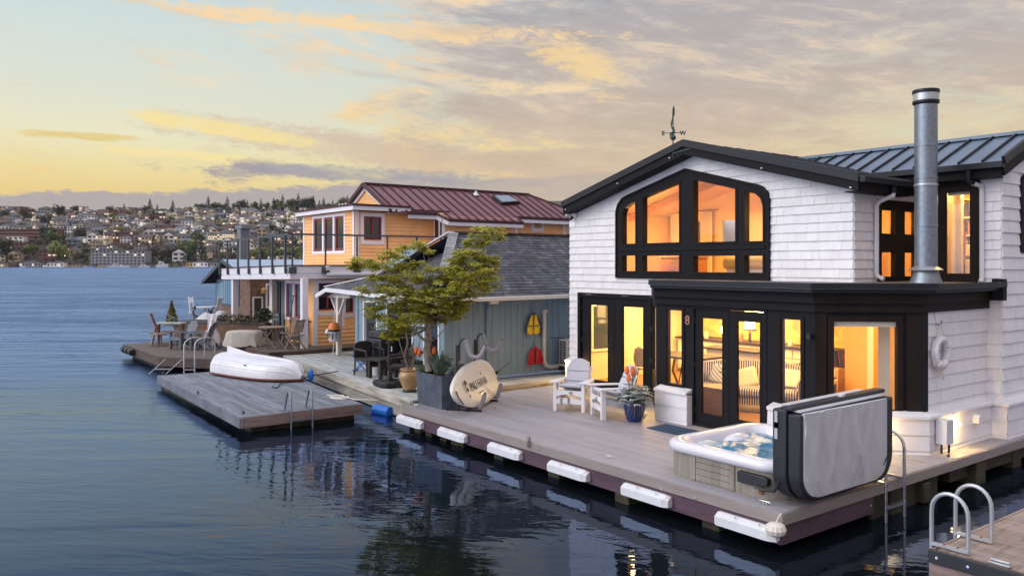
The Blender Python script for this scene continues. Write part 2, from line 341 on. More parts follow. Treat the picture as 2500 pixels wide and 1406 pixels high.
def mk(name, mb, mats, parent=None, world=True, smooth=.6, bevel=0., recalc=True, sub=0, merge=True):
    me = bpy.data.meshes.new(name); vs = mb.v
    if world and parent is not None:
        Mi = MW[parent.name].inverted(); vs = [tuple(Mi @ Vector(p)) for p in vs]
    me.from_pydata(vs, [], mb.f)
    ms = mats if isinstance(mats, (list, tuple)) else [mats]
    for m in ms: me.materials.append(m)
    if len(ms) > 1: me.polygons.foreach_set('material_index', mb.m)
    if recalc or merge:
        bm = bmesh.new(); bm.from_mesh(me)
        if merge: bmesh.ops.remove_doubles(bm, verts=bm.verts, dist=1e-5)
        if recalc: bmesh.ops.recalc_face_normals(bm, faces=bm.faces)
        bm.to_mesh(me); bm.free()
    if smooth: me.shade_smooth(); me.set_sharp_from_angle(angle=smooth)
    o = bpy.data.objects.new(name, me); COL.objects.link(o)
    if parent is not None: o.parent = parent; MW[o.name] = MW[parent.name]
    else: MW[o.name] = Matrix.Identity(4)
    if bevel:
        b = o.modifiers.new('bevel', 'BEVEL'); b.width = bevel; b.segments = 2; b.limit_method = 'ANGLE'; b.angle_limit = .7
    if sub: q = o.modifiers.new('sub', 'SUBSURF'); q.levels = sub; q.render_levels = sub
    return o
def tag(o, label, cat, group=None, kind=None):
    if label: o['label'] = label
    if cat: o['category'] = cat
    if group: o['group'] = group
    if kind: o['kind'] = kind
    return o
def thing(name, label, cat, loc=(0, 0, 0), rz=0., group=None):
    o = bpy.data.objects.new(name, None); COL.objects.link(o); o.location = loc; o.rotation_euler = (0, 0, rz); o.empty_display_size = .2
    MW[o.name] = Matrix.Translation(loc) @ Matrix.Rotation(rz, 4, 'Z')
    return tag(o, label, cat, group)
def dup(root, loc, rz=None, label=None, scale=None, group=None, M=None):
    r = root.copy(); COL.objects.link(r); r.location = loc
    if rz is not None: r.rotation_euler = (0, 0, rz)
    if scale: r.scale = (scale,) * 3 if isinstance(scale, (int, float)) else scale
    if label: r['label'] = label
    if group: r['group'] = group
    MW[r.name] = Matrix.Translation(loc) @ Matrix.Rotation(rz or 0, 4, 'Z')
    for ch in list(root.children):
        c = ch.copy(); COL.objects.link(c); c.parent = r
        for g in ch.children:
            d = g.copy(); COL.objects.link(d); d.parent = c
    return r
class Frame:
    def __init__(s, O, U, N): s.O = Vector(O); s.U = Vector(U).normalized(); s.N = Vector(N).normalized()
    def __call__(s, u, v, n=0.): p = s.O + s.U * u + s.N * n; return (p.x, p.y, p.z + v)
    def hit(s, px, py, n=0.):
        d = Vector(ray(px, py)); o = Vector(EYE); P0 = s.O + s.N * n; t = (P0 - o).dot(s.N) / d.dot(s.N); p = o + d * t
        return ((p - s.O).dot(s.U), p.z - s.O.z)
def clip(poly, a, b, c):
    """keep a*x+b*y<=c"""
    out = []
    for i in range(len(poly)):
        p, q = poly[i], poly[(i + 1) % len(poly)]; dp = a * p[0] + b * p[1] - c; dq = a * q[0] + b * q[1] - c
        if dp <= 0: out.append(p)
        if (dp < 0 < dq) or (dq < 0 < dp):
            t = dp / (dp - dq); out.append((p[0] + (q[0] - p[0]) * t, p[1] + (q[1] - p[1]) * t))
    return out
def area(p): return .5 * sum(p[i][0] * p[(i + 1) % len(p)][1] - p[(i + 1) % len(p)][0] * p[i][1] for i in range(len(p)))
def subtract(polys, hole):
    if area(hole) < 0: hole = hole[::-1]
    out = []
    hx0 = min(p[0] for p in hole); hx1 = max(p[0] for p in hole); hy0 = min(p[1] for p in hole); hy1 = max(p[1] for p in hole)
    for poly in polys:
        if max(p[0] for p in poly) <= hx0 or min(p[0] for p in poly) >= hx1 or max(p[1] for p in poly) <= hy0 or min(p[1] for p in poly) >= hy1:
            out.append(poly); continue
        rest = poly
        for i in range(len(hole)):
            p, q = hole[i], hole[(i + 1) % len(hole)]; a, b = (q[1] - p[1]), -(q[0] - p[0]); c = a * p[0] + b * p[1]
            o = clip(rest, -a, -b, -c)      # outside of this edge
            if len(o) > 2 and abs(area(o)) > 1e-5: out.append(o)
            rest = clip(rest, a, b, c)
            if len(rest) < 3: break
    return out
def rect(u0, v0, u1, v1): return [(u0, v0), (u1, v0), (u1, v1), (u0, v1)]
def panel(mb, F, polys, holes, n0, n1):
    for h in holes: polys = subtract(polys, h)
    for p in polys: mb.prism(p, F, n0, n1)
def siding(mb, F, outline, holes, course, t=.018, wid=None, n=0., v0=None, jit=0., gap=.0022):
    """lapped boards or shingles; outline convex"""
    us = [p[0] for p in outline]; vs = [p[1] for p in outline]; umin, umax = min(us), max(us); v = min(vs) if v0 is None else v0
    while v < max(vs):
        band = clip(clip(outline, 0, -1, -v), 0, 1, v + course)
        if len(band) > 2:
            bu0 = min(p[0] for p in band); bu1 = max(p[0] for p in band)
            cuts = [bu0, bu1]
            if wid:
                u = umin - random.uniform(0, wid[1]); cuts = [bu0]
                while u < bu1:
                    u += random.uniform(*wid)
                    if bu0 + .02 < u < bu1 - .02: cuts.append(u)
                cuts.append(bu1)
            for a, b in zip(cuts, cuts[1:]):
                g = gap if wid else 0
                pc = clip(clip(band, -1, 0, -(a + g / 2)), 1, 0, b - g / 2)
                if len(pc) < 3: continue
                dv = random.uniform(-jit, jit)
                ps = [pc]
                for h in holes: ps = subtract(ps, h)
                tt = t * random.uniform(.85, 1.15) if wid else t
                for q in ps:
                    if abs(area(q)) < 2e-4: continue
                    k = len(q)
                    fr = [F(x, y + (dv if y < v + .005 else 0), n + tt * (1 - .8 * (y - v) / course)) for x, y in q]
                    bk = [F(x, y + (dv if y < v + .005 else 0), n - .004) for x, y in q]
                    mb.add(fr + bk, [tuple(range(k))] + [(i, k + i, k + (i + 1) % k, (i + 1) % k) for i in range(k)])
        v += course
def frame_ring(mb, F, u0, v0, u1, v1, w, n0, n1, wb=None):
    wb = w if wb is None else wb
    mb.prism(rect(u0, v0, u0 + w, v1), F, n0, n1); mb.prism(rect(u1 - w, v0, u1, v1), F, n0, n1)
    mb.prism(rect(u0 + w, v1 - w, u1 - w, v1), F, n0, n1); mb.prism(rect(u0 + w, v0, u1 - w, v0 + wb), F, n0, n1)
def pane(F, u0, v0, u1, v1, n, parent, mat=None, name='pane', th=.006):
    m = MB(); m.prism(rect(u0, v0, u1, v1), F, n - th, n); return mk(name, m, mat or glass, parent, smooth=0)
def text_mesh(txt, size, font_mat, fn, parent, name='lettering', depth=.003, shear=0., align='CENTER', bold=0.):
    cu = bpy.data.curves.new('t', 'FONT'); cu.body = txt; cu.size = size; cu.extrude = depth; cu.shear = shear; cu.align_x = align; cu.offset = bold
    ob = bpy.data.objects.new('t', cu); COL.objects.link(ob)
    dg = bpy.context.evaluated_depsgraph_get(); me0 = bpy.data.meshes.new_from_object(ob.evaluated_get(dg))
    mb = MB(); mb.v = [fn(v.co.x, v.co.y, v.co.z) for v in me0.vertices]; mb.f = [tuple(p.vertices) for p in me0.polygons]; mb.m = [0] * len(mb.f)
    bpy.data.objects.remove(ob); bpy.data.curves.remove(cu); bpy.data.meshes.remove(me0)
    return mk(name, mb, font_mat, parent, smooth=0, merge=False)
def point(loc, e, col=(1, .62, .24), r=.06, name='lamp_light'):
    l = bpy.data.lights.new(name, 'POINT'); l.energy = e; l.color = col; l.shadow_soft_size = r
    o = bpy.data.objects.new(name, l); COL.objects.link(o); o.location = loc; return o
def arealt(loc, sx, sy, e, col=(1, .62, .24), rot=(0, 0, 0), name='ceiling_light'):
    l = bpy.data.lights.new(name, 'AREA'); l.shape = 'RECTANGLE'; l.size = sx; l.size_y = sy; l.energy = e; l.color = col
    o = bpy.data.objects.new(name, l); COL.objects.link(o); o.location = loc; o.rotation_euler = rot; return o

# ---------------------------------------------------------------- water
def build_water():
    m = bpy.data.materials.new('lake_water'); m.use_nodes = True; t = m.node_tree; t.nodes.clear()
    tcn = t.nodes.new('ShaderNodeTexCoord').outputs['Object']
    def mapped(rot, sc):
        mp = t.nodes.new('ShaderNodeMapping'); t.links.new(tcn, mp.inputs[0]); mp.inputs['Rotation'].default_value = (0, 0, rot)
        m2 = t.nodes.new('ShaderNodeMapping'); t.links.new(mp.outputs[0], m2.inputs[0]); m2.inputs['Scale'].default_value = sc
        return m2.outputs[0]
    a = math.atan2(SN, CS)   # swell fronts lie across the view from the open lake
    w0 = snoise(t, mapped(-a, (.25, 1., 1)), .42, 3, .55, .4)
    w1 = snoise(t, mapped(-a, (.35, 1.5, 1)), .9, 3, .5, .6)
    w2 = snoise(t, mapped(-a + .3, (.5, 1.3, 1)), 3.2, 3, .55, .5)
    w3 = snoise(t, mapped(-a - .2, (.7, 1.2, 1)), 11., 2, .5, .2)
    sp = t.nodes.new('ShaderNodeSeparateXYZ'); t.links.new(tcn, sp.inputs[0])
    dep = sm(t, 'ADD', sm(t, 'MULTIPLY', sm(t, 'SUBTRACT', sp.outputs[0], EYE[0]), -SN), sm(t, 'MULTIPLY', sm(t, 'SUBTRACT', sp.outputs[1], EYE[1]), CS))
    pat = snoise(t, mapped(-a, (.12, .4, 1)), .35, 3, .6)
    far = smap(t, dep, 11, 52, .13, 2.3)
    far2 = smap(t, dep, 14, 60, 0., .45)
    h = sm(t, 'ADD', sm(t, 'ADD', sm(t, 'MULTIPLY', w1, .085), sm(t, 'MULTIPLY', w2, .030)), sm(t, 'MULTIPLY', sm(t, 'MULTIPLY', w3, .0035), far))
    h = sm(t, 'MULTIPLY', sm(t, 'ADD', sm(t, 'MULTIPLY', h, far), sm(t, 'MULTIPLY', w0, far2)), smap(t, pat, .3, .7, .6, 1.4))
    bu = t.nodes.new('ShaderNodeBump'); bu.inputs['Strength'].default_value = 1.; bu.inputs['Distance'].default_value = 1.
    t.links.new(h, bu.inputs['Height'])
    g = t.nodes.new('ShaderNodeBsdfGlossy'); t.links.new(smix(t, smap(t, dep, 10.5, 18), (.50, .63, .90), (.43, .60, .98)), g.inputs['Color']); t.links.new(bu.outputs[0], g.inputs['Normal'])  # bluer sky reflection is put into the gloss colour, stronger with distance
    t.links.new(smap(t, dep, 12, 26, .012, .25), g.inputs['Roughness'])
    d = t.nodes.new('ShaderNodeBsdfDiffuse'); d.inputs['Color'].default_value = (.005, .0075, .010, 1)
    f = t.nodes.new('ShaderNodeFresnel'); f.inputs[0].default_value = 1.42; t.links.new(bu.outputs[0], f.inputs['Normal'])
    x = t.nodes.new('ShaderNodeMixShader'); t.links.new(sm(t, 'MULTIPLY', f.outputs[0], 1.4, clamp=True), x.inputs[0]); t.links.new(d.outputs[0], x.inputs[1]); t.links.new(g.outputs[0], x.inputs[2])
    o = t.nodes.new('ShaderNodeOutputMaterial'); t.links.new(x.outputs[0], o.inputs[0])
    mb = MB(); L = 5000
    mb.face([(-L, -L, 0), (L, -L, 0), (L, L, 0), (-L, L, 0)])
    w = mk('water', mb, m, smooth=0); tag(w, 'calm blue lake water with small ripples and dark reflections near the docks', 'water', kind='structure')
build_water()
# ---------------------------------------------------------------- the white houseboat
YA, XR, YB, XB, XS = 4.8, -1.88, 6.558, -.242, -.48
XL = -9.26
FA = Frame((0, YA, 0), (1, 0, 0), (0, -1, 0))          # left facade + gable
FBAY = Frame((0, 3.2, 0), (1, 0, 0), (0, -1, 0))
CH0 = (-1.593, 3.2)
FCH = Frame((CH0[0], CH0[1], 0), (1, 1, 0), (1, -1, 0))
CHL = 1.574
FS = Frame((XS, 0, 0), (0, 1, 0), (1, 0, 0))
FUS = Frame((XR, 0, 0), (0, 1, 0), (1, 0, 0))
FB = Frame((0, YB, 0), (1, 0, 0), (0, -1, 0))
FR = Frame((XB, 0, 0), (0, 1, 0), (1, 0, 0))
H = thing('white_houseboat', 'white shingled houseboat with black trim, glowing arched gable window and steel chimney', 'houseboat', (-4.5, 6, .5))
RZ0, RS = 5.886, .2705        # roof A apex height and slope
def roofz(x): return RZ0 - RS * abs(x + 5.331)
# --- openings
def hits(F, pts, n=0.): return [F.hit(x, y, n) for x, y in pts]
gw = [FA.hit(1507, 679)[0], 3.095]
GU0, GU1 = -7.624, -3.525
arc = []
gout = [(GU0, 3.095), (GU1, 3.095), (GU1, 4.62), (-3.56, 4.76), (-3.66, 4.87), (-3.80, 4.93), (-5.575, 5.40), (-7.25, 4.965), (-7.43, 4.90), (-7.56, 4.77), (GU0, 4.60)]
def inset(p, d):
    c = (-5.575, 4.1); out = []
    for x, y in p:
        out.append((x - math.copysign(min(d, abs(x - c[0])), x - c[0]), y - math.copysign(d, y - c[1])))
    return out
ghole = inset(gout, .05)
D1 = (-8.96, -6.55); D1H = 2.70
hole_d1 = rect(D1[0] + .05, .55, D1[1] - .05, D1H - .03)
# --- walls: shingles
mb = MB()
outA = [(XL, 1.05), (XL, roofz(XL) - .12), (-5.331, RZ0 - .12), (XR, roofz(XR) - .12), (XR, 3.05), (-5.0, 3.05), (-5.0, 1.05)]
lowA = [rect(XL, 1.05, -6.5, 3.0)]
upA = [(XL, 3.0), (XR, 3.0), (XR, roofz(XR) - .12), (-5.331, RZ0 - .12), (XL, roofz(XL) - .12)]
d1big = rect(D1[0] + .02, .4, -4.9, D1H - .01)
gbig = inset(gout, .02)
siding(mb, FA, lowA[0], [d1big], .163, wid=(.10, .26), v0=1.05, t=.030, jit=.001)
siding(mb, FA, upA, [gbig], .163, wid=(.10, .26), v0=1.05 + .163 * 12, t=.030, jit=.001)
mk('front_shingles', mb, white_sh, H, smooth=0, merge=False)
mb = MB()
pan_low = [rect(XL + .02, .5, -6.52, 3.0)]
panel(mb, FA, pan_low, [hole_d1], -.14, -.005)
panel(mb, FA, [[(XL + .02, 3.0), (XR - .02, 3.0), (XR - .02, roofz(XR) - .1), (-5.331, RZ0 - .1), (XL + .02, roofz(XL) - .1)]], [ghole], -.14, -.005)
# left, rear and side body
mb.box(XL, YA + .14, .45, XL + .13, 10.6, 4.75)
mb.box(XL, 10.45, .45, XB, 10.6, 5.0)
mb.box(XL + .13, YA + .14, 3.0, XR, YA + 1.2, 3.06) if False else None
mk('wall', mb, white_pt, H, smooth=0)
mb = MB()
YJ = 7.25; sdo = [(YA + .0, 3.06), (YJ, 3.06), (YJ, 4.74), (YA, 4.74)]
fp_h = rect(5.60, 3.16, 7.2, 4.52)
siding(mb, FUS, sdo, [rect(5.56, 3.1, 7.3, 4.56)], .163, wid=(.10, .26), v0=1.05 + .163 * 12, t=.030, jit=.001)
mk('side_shingles', mb, white_sh, H, smooth=0, merge=False)
mb = MB(); panel(mb, FUS, [rect(YA, 3.0, YJ, 4.78)], [rect(5.6, 3.16, 7.1, 4.52)], -.13, -.005); mk('wall', mb, white_pt, H, smooth=0)
# wall B upper (tall window), side wall R, lower side S
TW = (-1.301, 3.069, -.565, 4.845)
mb = MB()
siding(mb, FB, [(-1.31, 3.06), (XB, 3.06), (XB, 5.06), (-1.31, 5.06)], [rect(TW[0] - .4, 3.0, TW[2] - .03, 4.83)], .163, wid=(.10, .26), v0=1.05 + .163 * 12, t=.028)
siding(mb, FB, rect(XS, 1.02, XB, 3.06), [], .163 * 1.28, wid=(.12, .3), v0=1.02, t=.028)
mk('front_shingles', mb, white_sh, H, smooth=0, merge=False)
mb = MB(); mb.box(-1.31, YB + .13, 3.0, -1.28, YJ, 5.1); mb.box(XR, YJ, 3.0, -1.2, YJ + .1, 5.1); panel(mb, FB, [rect(-1.31, 3.0, XB, 5.1)], [rect(-1.22, 3.15, -.64, 4.76)], -.13, -.005); panel(mb, FB, [rect(XS, .5, XB, 3.0)], [], -.13, -.005); mk('wall', mb, white_pt, H, smooth=0)
rg = [(YB, .5), (10.6, .5), (10.6, 4.6), (8.7, 5.2), (7.7, 5.62), (YB, 5.14)]
mb = MB()
siding(mb, FR, [(YB, 1.02), (10.6, 1.02), (10.6, 4.5), (7.7, 5.62), (YB, 5.14)], [rect(7.26, 3.6, 8.3, 4.98)], .209, wid=(.14, .36), v0=1.02, t=.030)
mk('side_shingles', mb, white_sh, H, smooth=0, merge=False)
mb = MB(); panel(mb, FR, [rg], [rect(7.35, 3.7, 8.2, 4.8)], -.13, -.005); mk('wall', mb, white_pt, H, smooth=0)
mb = MB()
siding(mb, FS, rect(CH0[1] + 1.13, 1.02, YB, 2.72), [], .209, wid=(.14, .5), v0=1.02, t=.030)
mk('side_shingles', mb, white_sh, H, smooth=0, merge=False)
mb = MB(); panel(mb, FS, [rect(4.313, .5, YB, 3.0)], [], -.13, -.005); mk('wall', mb, white_pt, H, smooth=0)
# --- white skirt with ledge (band at knee height)
def skirt(F, u0, u1, cut0=0, cut1=0, z1=1.07, deep=.15, name='skirt'):
    mb = MB(); zz = [.5, .70, .90, z1]
    for a, b in ((.5, .56), (.56, .80), (.80, z1)):
        k = [F(u0 - cut0 * deep, a, deep + .012), F(u1 + cut1 * deep, a, deep + .012), F(u1 + cut1 * deep, b, deep - .004), F(u0 - cut0 * deep, b, deep - .004),
             F(u0, a, 0), F(u1, a, 0), F(u1, b, 0), F(u0, b, 0)]
        mb.add(k, [(0, 1, 2, 3), (0, 4, 5, 1), (3, 2, 6, 7), (1, 5, 6, 2), (0, 3, 7, 4)])
    o = mk(name, mb, white_pt, H, smooth=0)
    mb = MB(); e = deep + .035
    pr = [(0., z1 + .075), (e, z1 + .02), (e, z1 - .03), (0., z1 - .03)]
    a = [F(u0 - cut0 * n, v, n) for n, v in pr]; b = [F(u1 + cut1 * n, v, n) for n, v in pr]
    mb.add(a + b, [(0, 1, 2, 3), (7, 6, 5, 4), (0, 4, 5, 1), (1, 5, 6, 2), (2, 6, 7, 3), (3, 7, 4, 0)])
    mk('ledge', mb, white_pt, H, smooth=0, bevel=.006)
TT = math.tan(R(22.5))
FCL = Frame((-6.56, 4.8, 0), (1.63, -1.6, 0), (-1.6, -1.63, 0))
skirt(FBAY, -4.84, -4.06); skirt(FBAY, -2.36, CH0[0], 0, TT)
skirt(FCH, 0, CHL, TT, TT); skirt(FS, 4.313, YB, TT, 0); skirt(FB, XS + .15, XB, 0, 1); skirt(FR, YB, 10.6, 1, 0)
skirt(FA, XL, D1[0] - .01)
# --- black bay
mb = MB()
holes = [rect(-4.685, 1.18, -4.296, 2.556), rect(-4.03, .55, -2.52, 2.62), rect(-2.215, 1.172, -1.839, 2.518)]
BT = 2.98
panel(mb, FBAY, [rect(-4.93, .5, CH0[0], BT)], holes, -.12, 0)
panel(mb, FCL, [rect(.03, .5, 2.28, BT)], [rect(.4, 1.18, 1.9, 2.55)], -.06, 0)
panel(mb, FCH, [rect(0, .5, CHL, BT)], [rect(.276, 1.14, 1.216, 2.515)], -.12, 0)
panel(mb, FS, [rect(4.313, .52, 4.43, 2.74)], [], .004, .045)
mk('bay_wall', mb, black_pt, H, smooth=0)
def offs(n):   # bay outline pushed out by n: (x,y) list, front-left .. return at wall B
    k = n * TT
    return [(-6.56 + n * .3, 4.79), (-4.93 + n * .3, 3.2 - n), (CH0[0] + k, 3.2 - n), (XS + n, 4.313 - k), (XS + n, YB - .01)]
def ring(z0, z1, n0, n1, segs=(0, 1)):
    mb = MB(); A = offs(n0); B = offs(n1)
    for i in segs:
        p, q, r_, s_ = A[i], A[i + 1], B[i + 1], B[i]
        v = [(*p, z0), (*q, z0), (*r_, z0), (*s_, z0), (*p, z1), (*q, z1), (*r_, z1), (*s_, z1)]
        mb.add(v, [(0, 3, 2, 1), (4, 5, 6, 7), (3, 7, 6, 2), (0, 1, 5, 4), (0, 4, 7, 3), (1, 2, 6, 5)])
    return mb
mk('frieze', ring(2.66, 2.80, .0005, .06), black_pt, H, smooth=0)
mk('frieze', ring(2.80, 2.965, .0005, .13), black_pt, H, smooth=0)
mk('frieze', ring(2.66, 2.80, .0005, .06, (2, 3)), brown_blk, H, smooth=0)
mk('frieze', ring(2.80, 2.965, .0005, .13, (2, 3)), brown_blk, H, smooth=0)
mk('cornice', ring(2.965, 3.02, .0005, .27, (0, 1, 2, 3)), met_dk, H, smooth=0, bevel=.006)
mb = MB(); o_ = offs(.33); o2 = [(-5.15, 6.6)]
pl = [(-6.46, YA - .01), o_[1], o_[2], o_[3], (o_[4][0], YB - .02), (-1.31, YB - .02), (-1.31, YJ - .01), (XR, YJ - .01), (XR, YA - .01)]
k = len(pl); mb.add([(x, y, 3.022) for x, y in pl] + [(x, y, 3.095) for x, y in pl], [tuple(range(k))[::-1], tuple(range(k, 2 * k))] + [(i, (i + 1) % k, k + (i + 1) % k, k + i) for i in range(k)])
bay_roof_m = pm('bay_roof_membrane', (.10, .095, .095), .55, var=.3, vs=1.5, bump=.2, bs=8, col2=(.18, .15, .13), c2lo=.6, c2hi=.8)
mk('bay_roof', mb, [bay_roof_m], H, smooth=0)
mb = MB(); A = offs(.335); B = offs(.30)
for i in range(1, 4):
    p, q, r_, s_ = A[i], A[i + 1], B[i + 1], B[i]
    mb.add([(*p, 3.03), (*q, 3.03), (*r_, 3.03), (*s_, 3.03), (*p, 3.115), (*q, 3.115), (*r_, 3.115), (*s_, 3.115)], [(0, 3, 2, 1), (4, 5, 6, 7), (3, 7, 6, 2), (0, 1, 5, 4), (0, 4, 7, 3), (1, 2, 6, 5)])
mk('roof_edge', mb, met_dk, H, smooth=0)
mb = MB(); mb.box(XS + .15, 6.40, 2.80, XS + .33, YB - .02, 3.16); mk('cornice_return', mb, black_pt, H, smooth=0)
# --- door and window builders
def sash(F, u0, v0, u1, v1, w, n0, n1, name, mat, parent, gmat=None, wb=None):
    mb = MB(); frame_ring(mb, F, u0, v0, u1, v1, w, n0, n1, wb)
    o = mk(name, mb, mat, parent, smooth=0, bevel=.004)
    pane(F, u0 + w - .004, v0 + (wb or w) - .004, u1 - w + .004, v1 - w + .004, (n0 + n1) / 2, o, gmat)
    return o
def door(F, u0, u1, v0, v1, gu0, gu1, gv0, gv1, handle=None, hinge=None, n0=-.07, n1=-.02):
    mb = MB(); panel(mb, F, [rect(u0, v0, u1, v1)], [rect(gu0, gv0, gu1, gv1)], n0, n1)
    # bead round the glass
    frame_ring(mb, F, gu0 - .02, gv0 - .02, gu1 + .02, gv1 + .02, .022, n1, n1 + .008)
    o = mk('door', mb, black_pt, H, smooth=0, bevel=.002)
    pane(F, gu0 - .003, gv0 - .003, gu1 + .003, gv1 + .003, (n0 + n1) / 2, o)
    if handle:
        m = MB(); m.prism([(handle + .03 * math.cos(a * .785), 1.53 + .03 * math.sin(a * .785)) for a in range(8)], F, n1, n1 + .012)
        m.prism([(handle + .022 * math.cos(a * .785), 1.72 + .022 * math.sin(a * .785)) for a in range(8)], F, n1, n1 + .012)
        m.tube([F(handle, 1.53, n1), F(handle, 1.53, n1 + .05), F(handle - .10, 1.53, n1 + .05)], .009, 8)
        mk('handle', m, blk_plas, o)
    if hinge is not None:
        for z in (.8, 1.6, 2.4):
            m = MB(); m.prism(rect(hinge - .012, z - .05, hinge + .012, z + .05), F, n1, n1 + .012); mk('hinge', m, brass, o)
door(FA, -8.85, -7.745, .56, 2.63, -8.575, -7.95, .68, 2.45, handle=-7.83, hinge=-8.86)
door(FA, -7.735, -6.66, .56, 2.63, -7.466, -6.83, .68, 2.45)
mb = MB(); frame_ring(mb, FA, D1[0], .5, D1[1], D1H + .03, .10, -.1, .032, .05); None
mk('door_frame', mb, black_pt, H, smooth=0, bevel=.004)
door(FBAY, -4.02, -3.27, .56, 2.61, -3.867, -3.404, .742, 2.442, handle=-3.335, hinge=-4.03)
door(FBAY, -3.262, -2.53, .56, 2.60, -3.091, -2.625, .738, 2.43)
mb = MB(); frame_ring(mb, FBAY, -4.075, .5, -2.475, 2.665, .055, -.1, .012, .06); mk('door_frame', mb, black_pt, H, smooth=0, bevel=.003)
for a, b, c, d in ((-4.685, 1.18, -4.296, 2.556), (-2.215, 1.172, -1.839, 2.518)):
    sash(FBAY, a - .06, b - .05, c + .06, d + .06, .062, -.04, .02, 'window', black_pt, H)
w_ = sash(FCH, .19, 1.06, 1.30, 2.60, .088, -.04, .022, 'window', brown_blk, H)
mb = MB(); mb.prism(rect(.278, 2.43, 1.212, 2.512), FCH, -.10, -.05); mk('roller_shade', mb, ir_white, w_)
# corner boards on the bay
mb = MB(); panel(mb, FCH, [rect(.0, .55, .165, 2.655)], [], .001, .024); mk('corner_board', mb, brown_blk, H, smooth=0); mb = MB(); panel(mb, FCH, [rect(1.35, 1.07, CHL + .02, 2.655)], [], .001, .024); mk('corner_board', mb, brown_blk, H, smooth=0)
# --- arched gable window
pz = [(-7.43, 3.865, -7.00, 4.62), (-6.78, 3.865, -5.736, 4.86), (-5.351, 3.853, -4.307, 4.88), (-4.085, 3.848, -3.676, 4.62)]
up = [[(-7.414, 3.868), (-7.004, 3.868), (-7.004, 4.795), (-7.22, 4.74), (-7.36, 4.66), (-7.414, 4.53)],
      [(-6.78, 3.868), (-5.736, 3.868), (-5.736, 5.13), (-6.78, 4.865)],
      [(-5.351, 3.856), (-4.307, 3.856), (-4.307, 4.875), (-5.351, 5.145)],
      [(-4.085, 3.85), (-3.676, 3.85), (-3.676, 4.52), (-3.73, 4.66), (-3.84, 4.75), (-4.085, 4.812)]]
lo = [rect(-7.414, 3.255, -7.004, 3.60), rect(-6.78, 3.255, -5.736, 3.592), rect(-5.351, 3.245, -4.307, 3.575), rect(-4.085, 3.245, -3.676, 3.567)]
W_ = MB(); panel(W_, FA, [gout], up + lo, -.10, .045)
GWIN = mk('arched_window', W_, black_pt, H, smooth=0)
mb = MB()
for q in up + lo:
    cx_ = sum(p[0] for p in q) / len(q); cy_ = sum(p[1] for p in q) / len(q)
    big = [(x + math.copysign(.045, x - cx_), y + math.copysign(.045, y - cy_)) for x, y in q]
    sm_ = q
    k = len(q)
    for i in range(k):
        mb.prism([big[i], big[(i + 1) % k], sm_[(i + 1) % k], sm_[i]], FA, .045, .058)
# outer casing bead
for i in range(len(gout)):
    p, q = gout[i], gout[(i + 1) % len(gout)]; ip = inset(gout, .035)
    mb.prism([p, q, ip[(i + 1) % len(gout)], ip[i]], FA, .045, .07)
mb.prism(rect(GU0 + .1, 3.70, GU1 - .1, 3.76), FA, .045, .07)
mk('casing', mb, black_pt, GWIN, smooth=0)
for q in up + lo:
    m = MB(); m.prism(q, FA, -.03, -.024); mk('pane', m, glass, GWIN, smooth=0)
# --- four-pane side window and tall window
mb = MB(); hs = [rect(5.68, 3.955, 6.149, 4.38), rect(6.30, 3.955, 6.42, 4.38), rect(5.68, 3.18, 6.149, 3.62), rect(6.30, 3.18, 6.42, 3.62)]
hs = [rect(5.69, 3.955, 6.02, 4.40), rect(6.18, 3.955, 6.47, 4.40), rect(5.69, 3.18, 6.02, 3.63), rect(6.18, 3.18, 6.47, 3.63)]
hs = [rect(5.68, 3.952, 6.149, 4.378), rect(6.487, 3.952, 6.53, 4.378), rect(5.68, 3.182, 6.149, 3.62), rect(6.487, 3.182, 6.53, 3.62)]
HS = [(5.68, 6.08), (6.16, 6.50)]
q4 = FUS.hit(2140, 488)[0], FUS.hit(2149, 512)[0], FUS.hit(2182, 572)[0], FUS.hit(2205, 517)[0], FUS.hit(2232, 573)[0]
hs = [rect(q4[1], 3.952, q4[2], 4.378), rect(q4[3], 3.952, q4[4], 4.378), rect(q4[1], 3.182, q4[2], 3.62), rect(q4[3], 3.182, q4[4], 3.62)]
panel(mb, FUS, [rect(q4[0], 3.10, YJ - .01, 4.56)], hs, -.06, .035)
o = mk('window', mb, brown_blk, H, smooth=0, bevel=.005)
for q in hs: m = MB(); m.prism(q, FUS, -.03, -.025); mk('pane', m, glass, o, smooth=0)
mb = MB(); mb.prism(rect(5.5, 4.56, YJ - .01, 4.66), FUS, 0, .03); mk('white_trim', mb, white_pt, H, smooth=0); mb = MB(); mb.prism(rect(-1.3, 4.86, -.42, 5.0), FB, 0, .03); mk('white_trim', mb, white_pt, H, smooth=0)
o = sash(FB, TW[0], TW[1], TW[2], TW[3], .15, -.05, .04, 'window', brown_blk, H)
mb = MB(); frame_ring(mb, FB, -1.16, 3.21, -.70, 4.70, .035, .0, .03); mk('sash', mb, black_pt, o)
mb = MB(); mb.prism(rect(-1.15, 4.62, -.72, 4.70), FB, -.10, -.07); mk('roller_shade', mb, ir_white, o)
# round-headed window on the side wall
rw = [(7.26, 3.6), (8.3, 3.6), (8.3, 4.78), (8.2, 4.93), (8.05, 5.0), (7.5, 5.0), (7.36, 4.93), (7.26, 4.8)]
mb = MB(); panel(mb, FR, [rw], [rect(7.40, 3.75, 8.15, 4.78)], -.05, .04); o = mk('window', mb, black_pt, H, smooth=0); pane(FR, 7.4, 3.75, 8.15, 4.78, -.02, o)
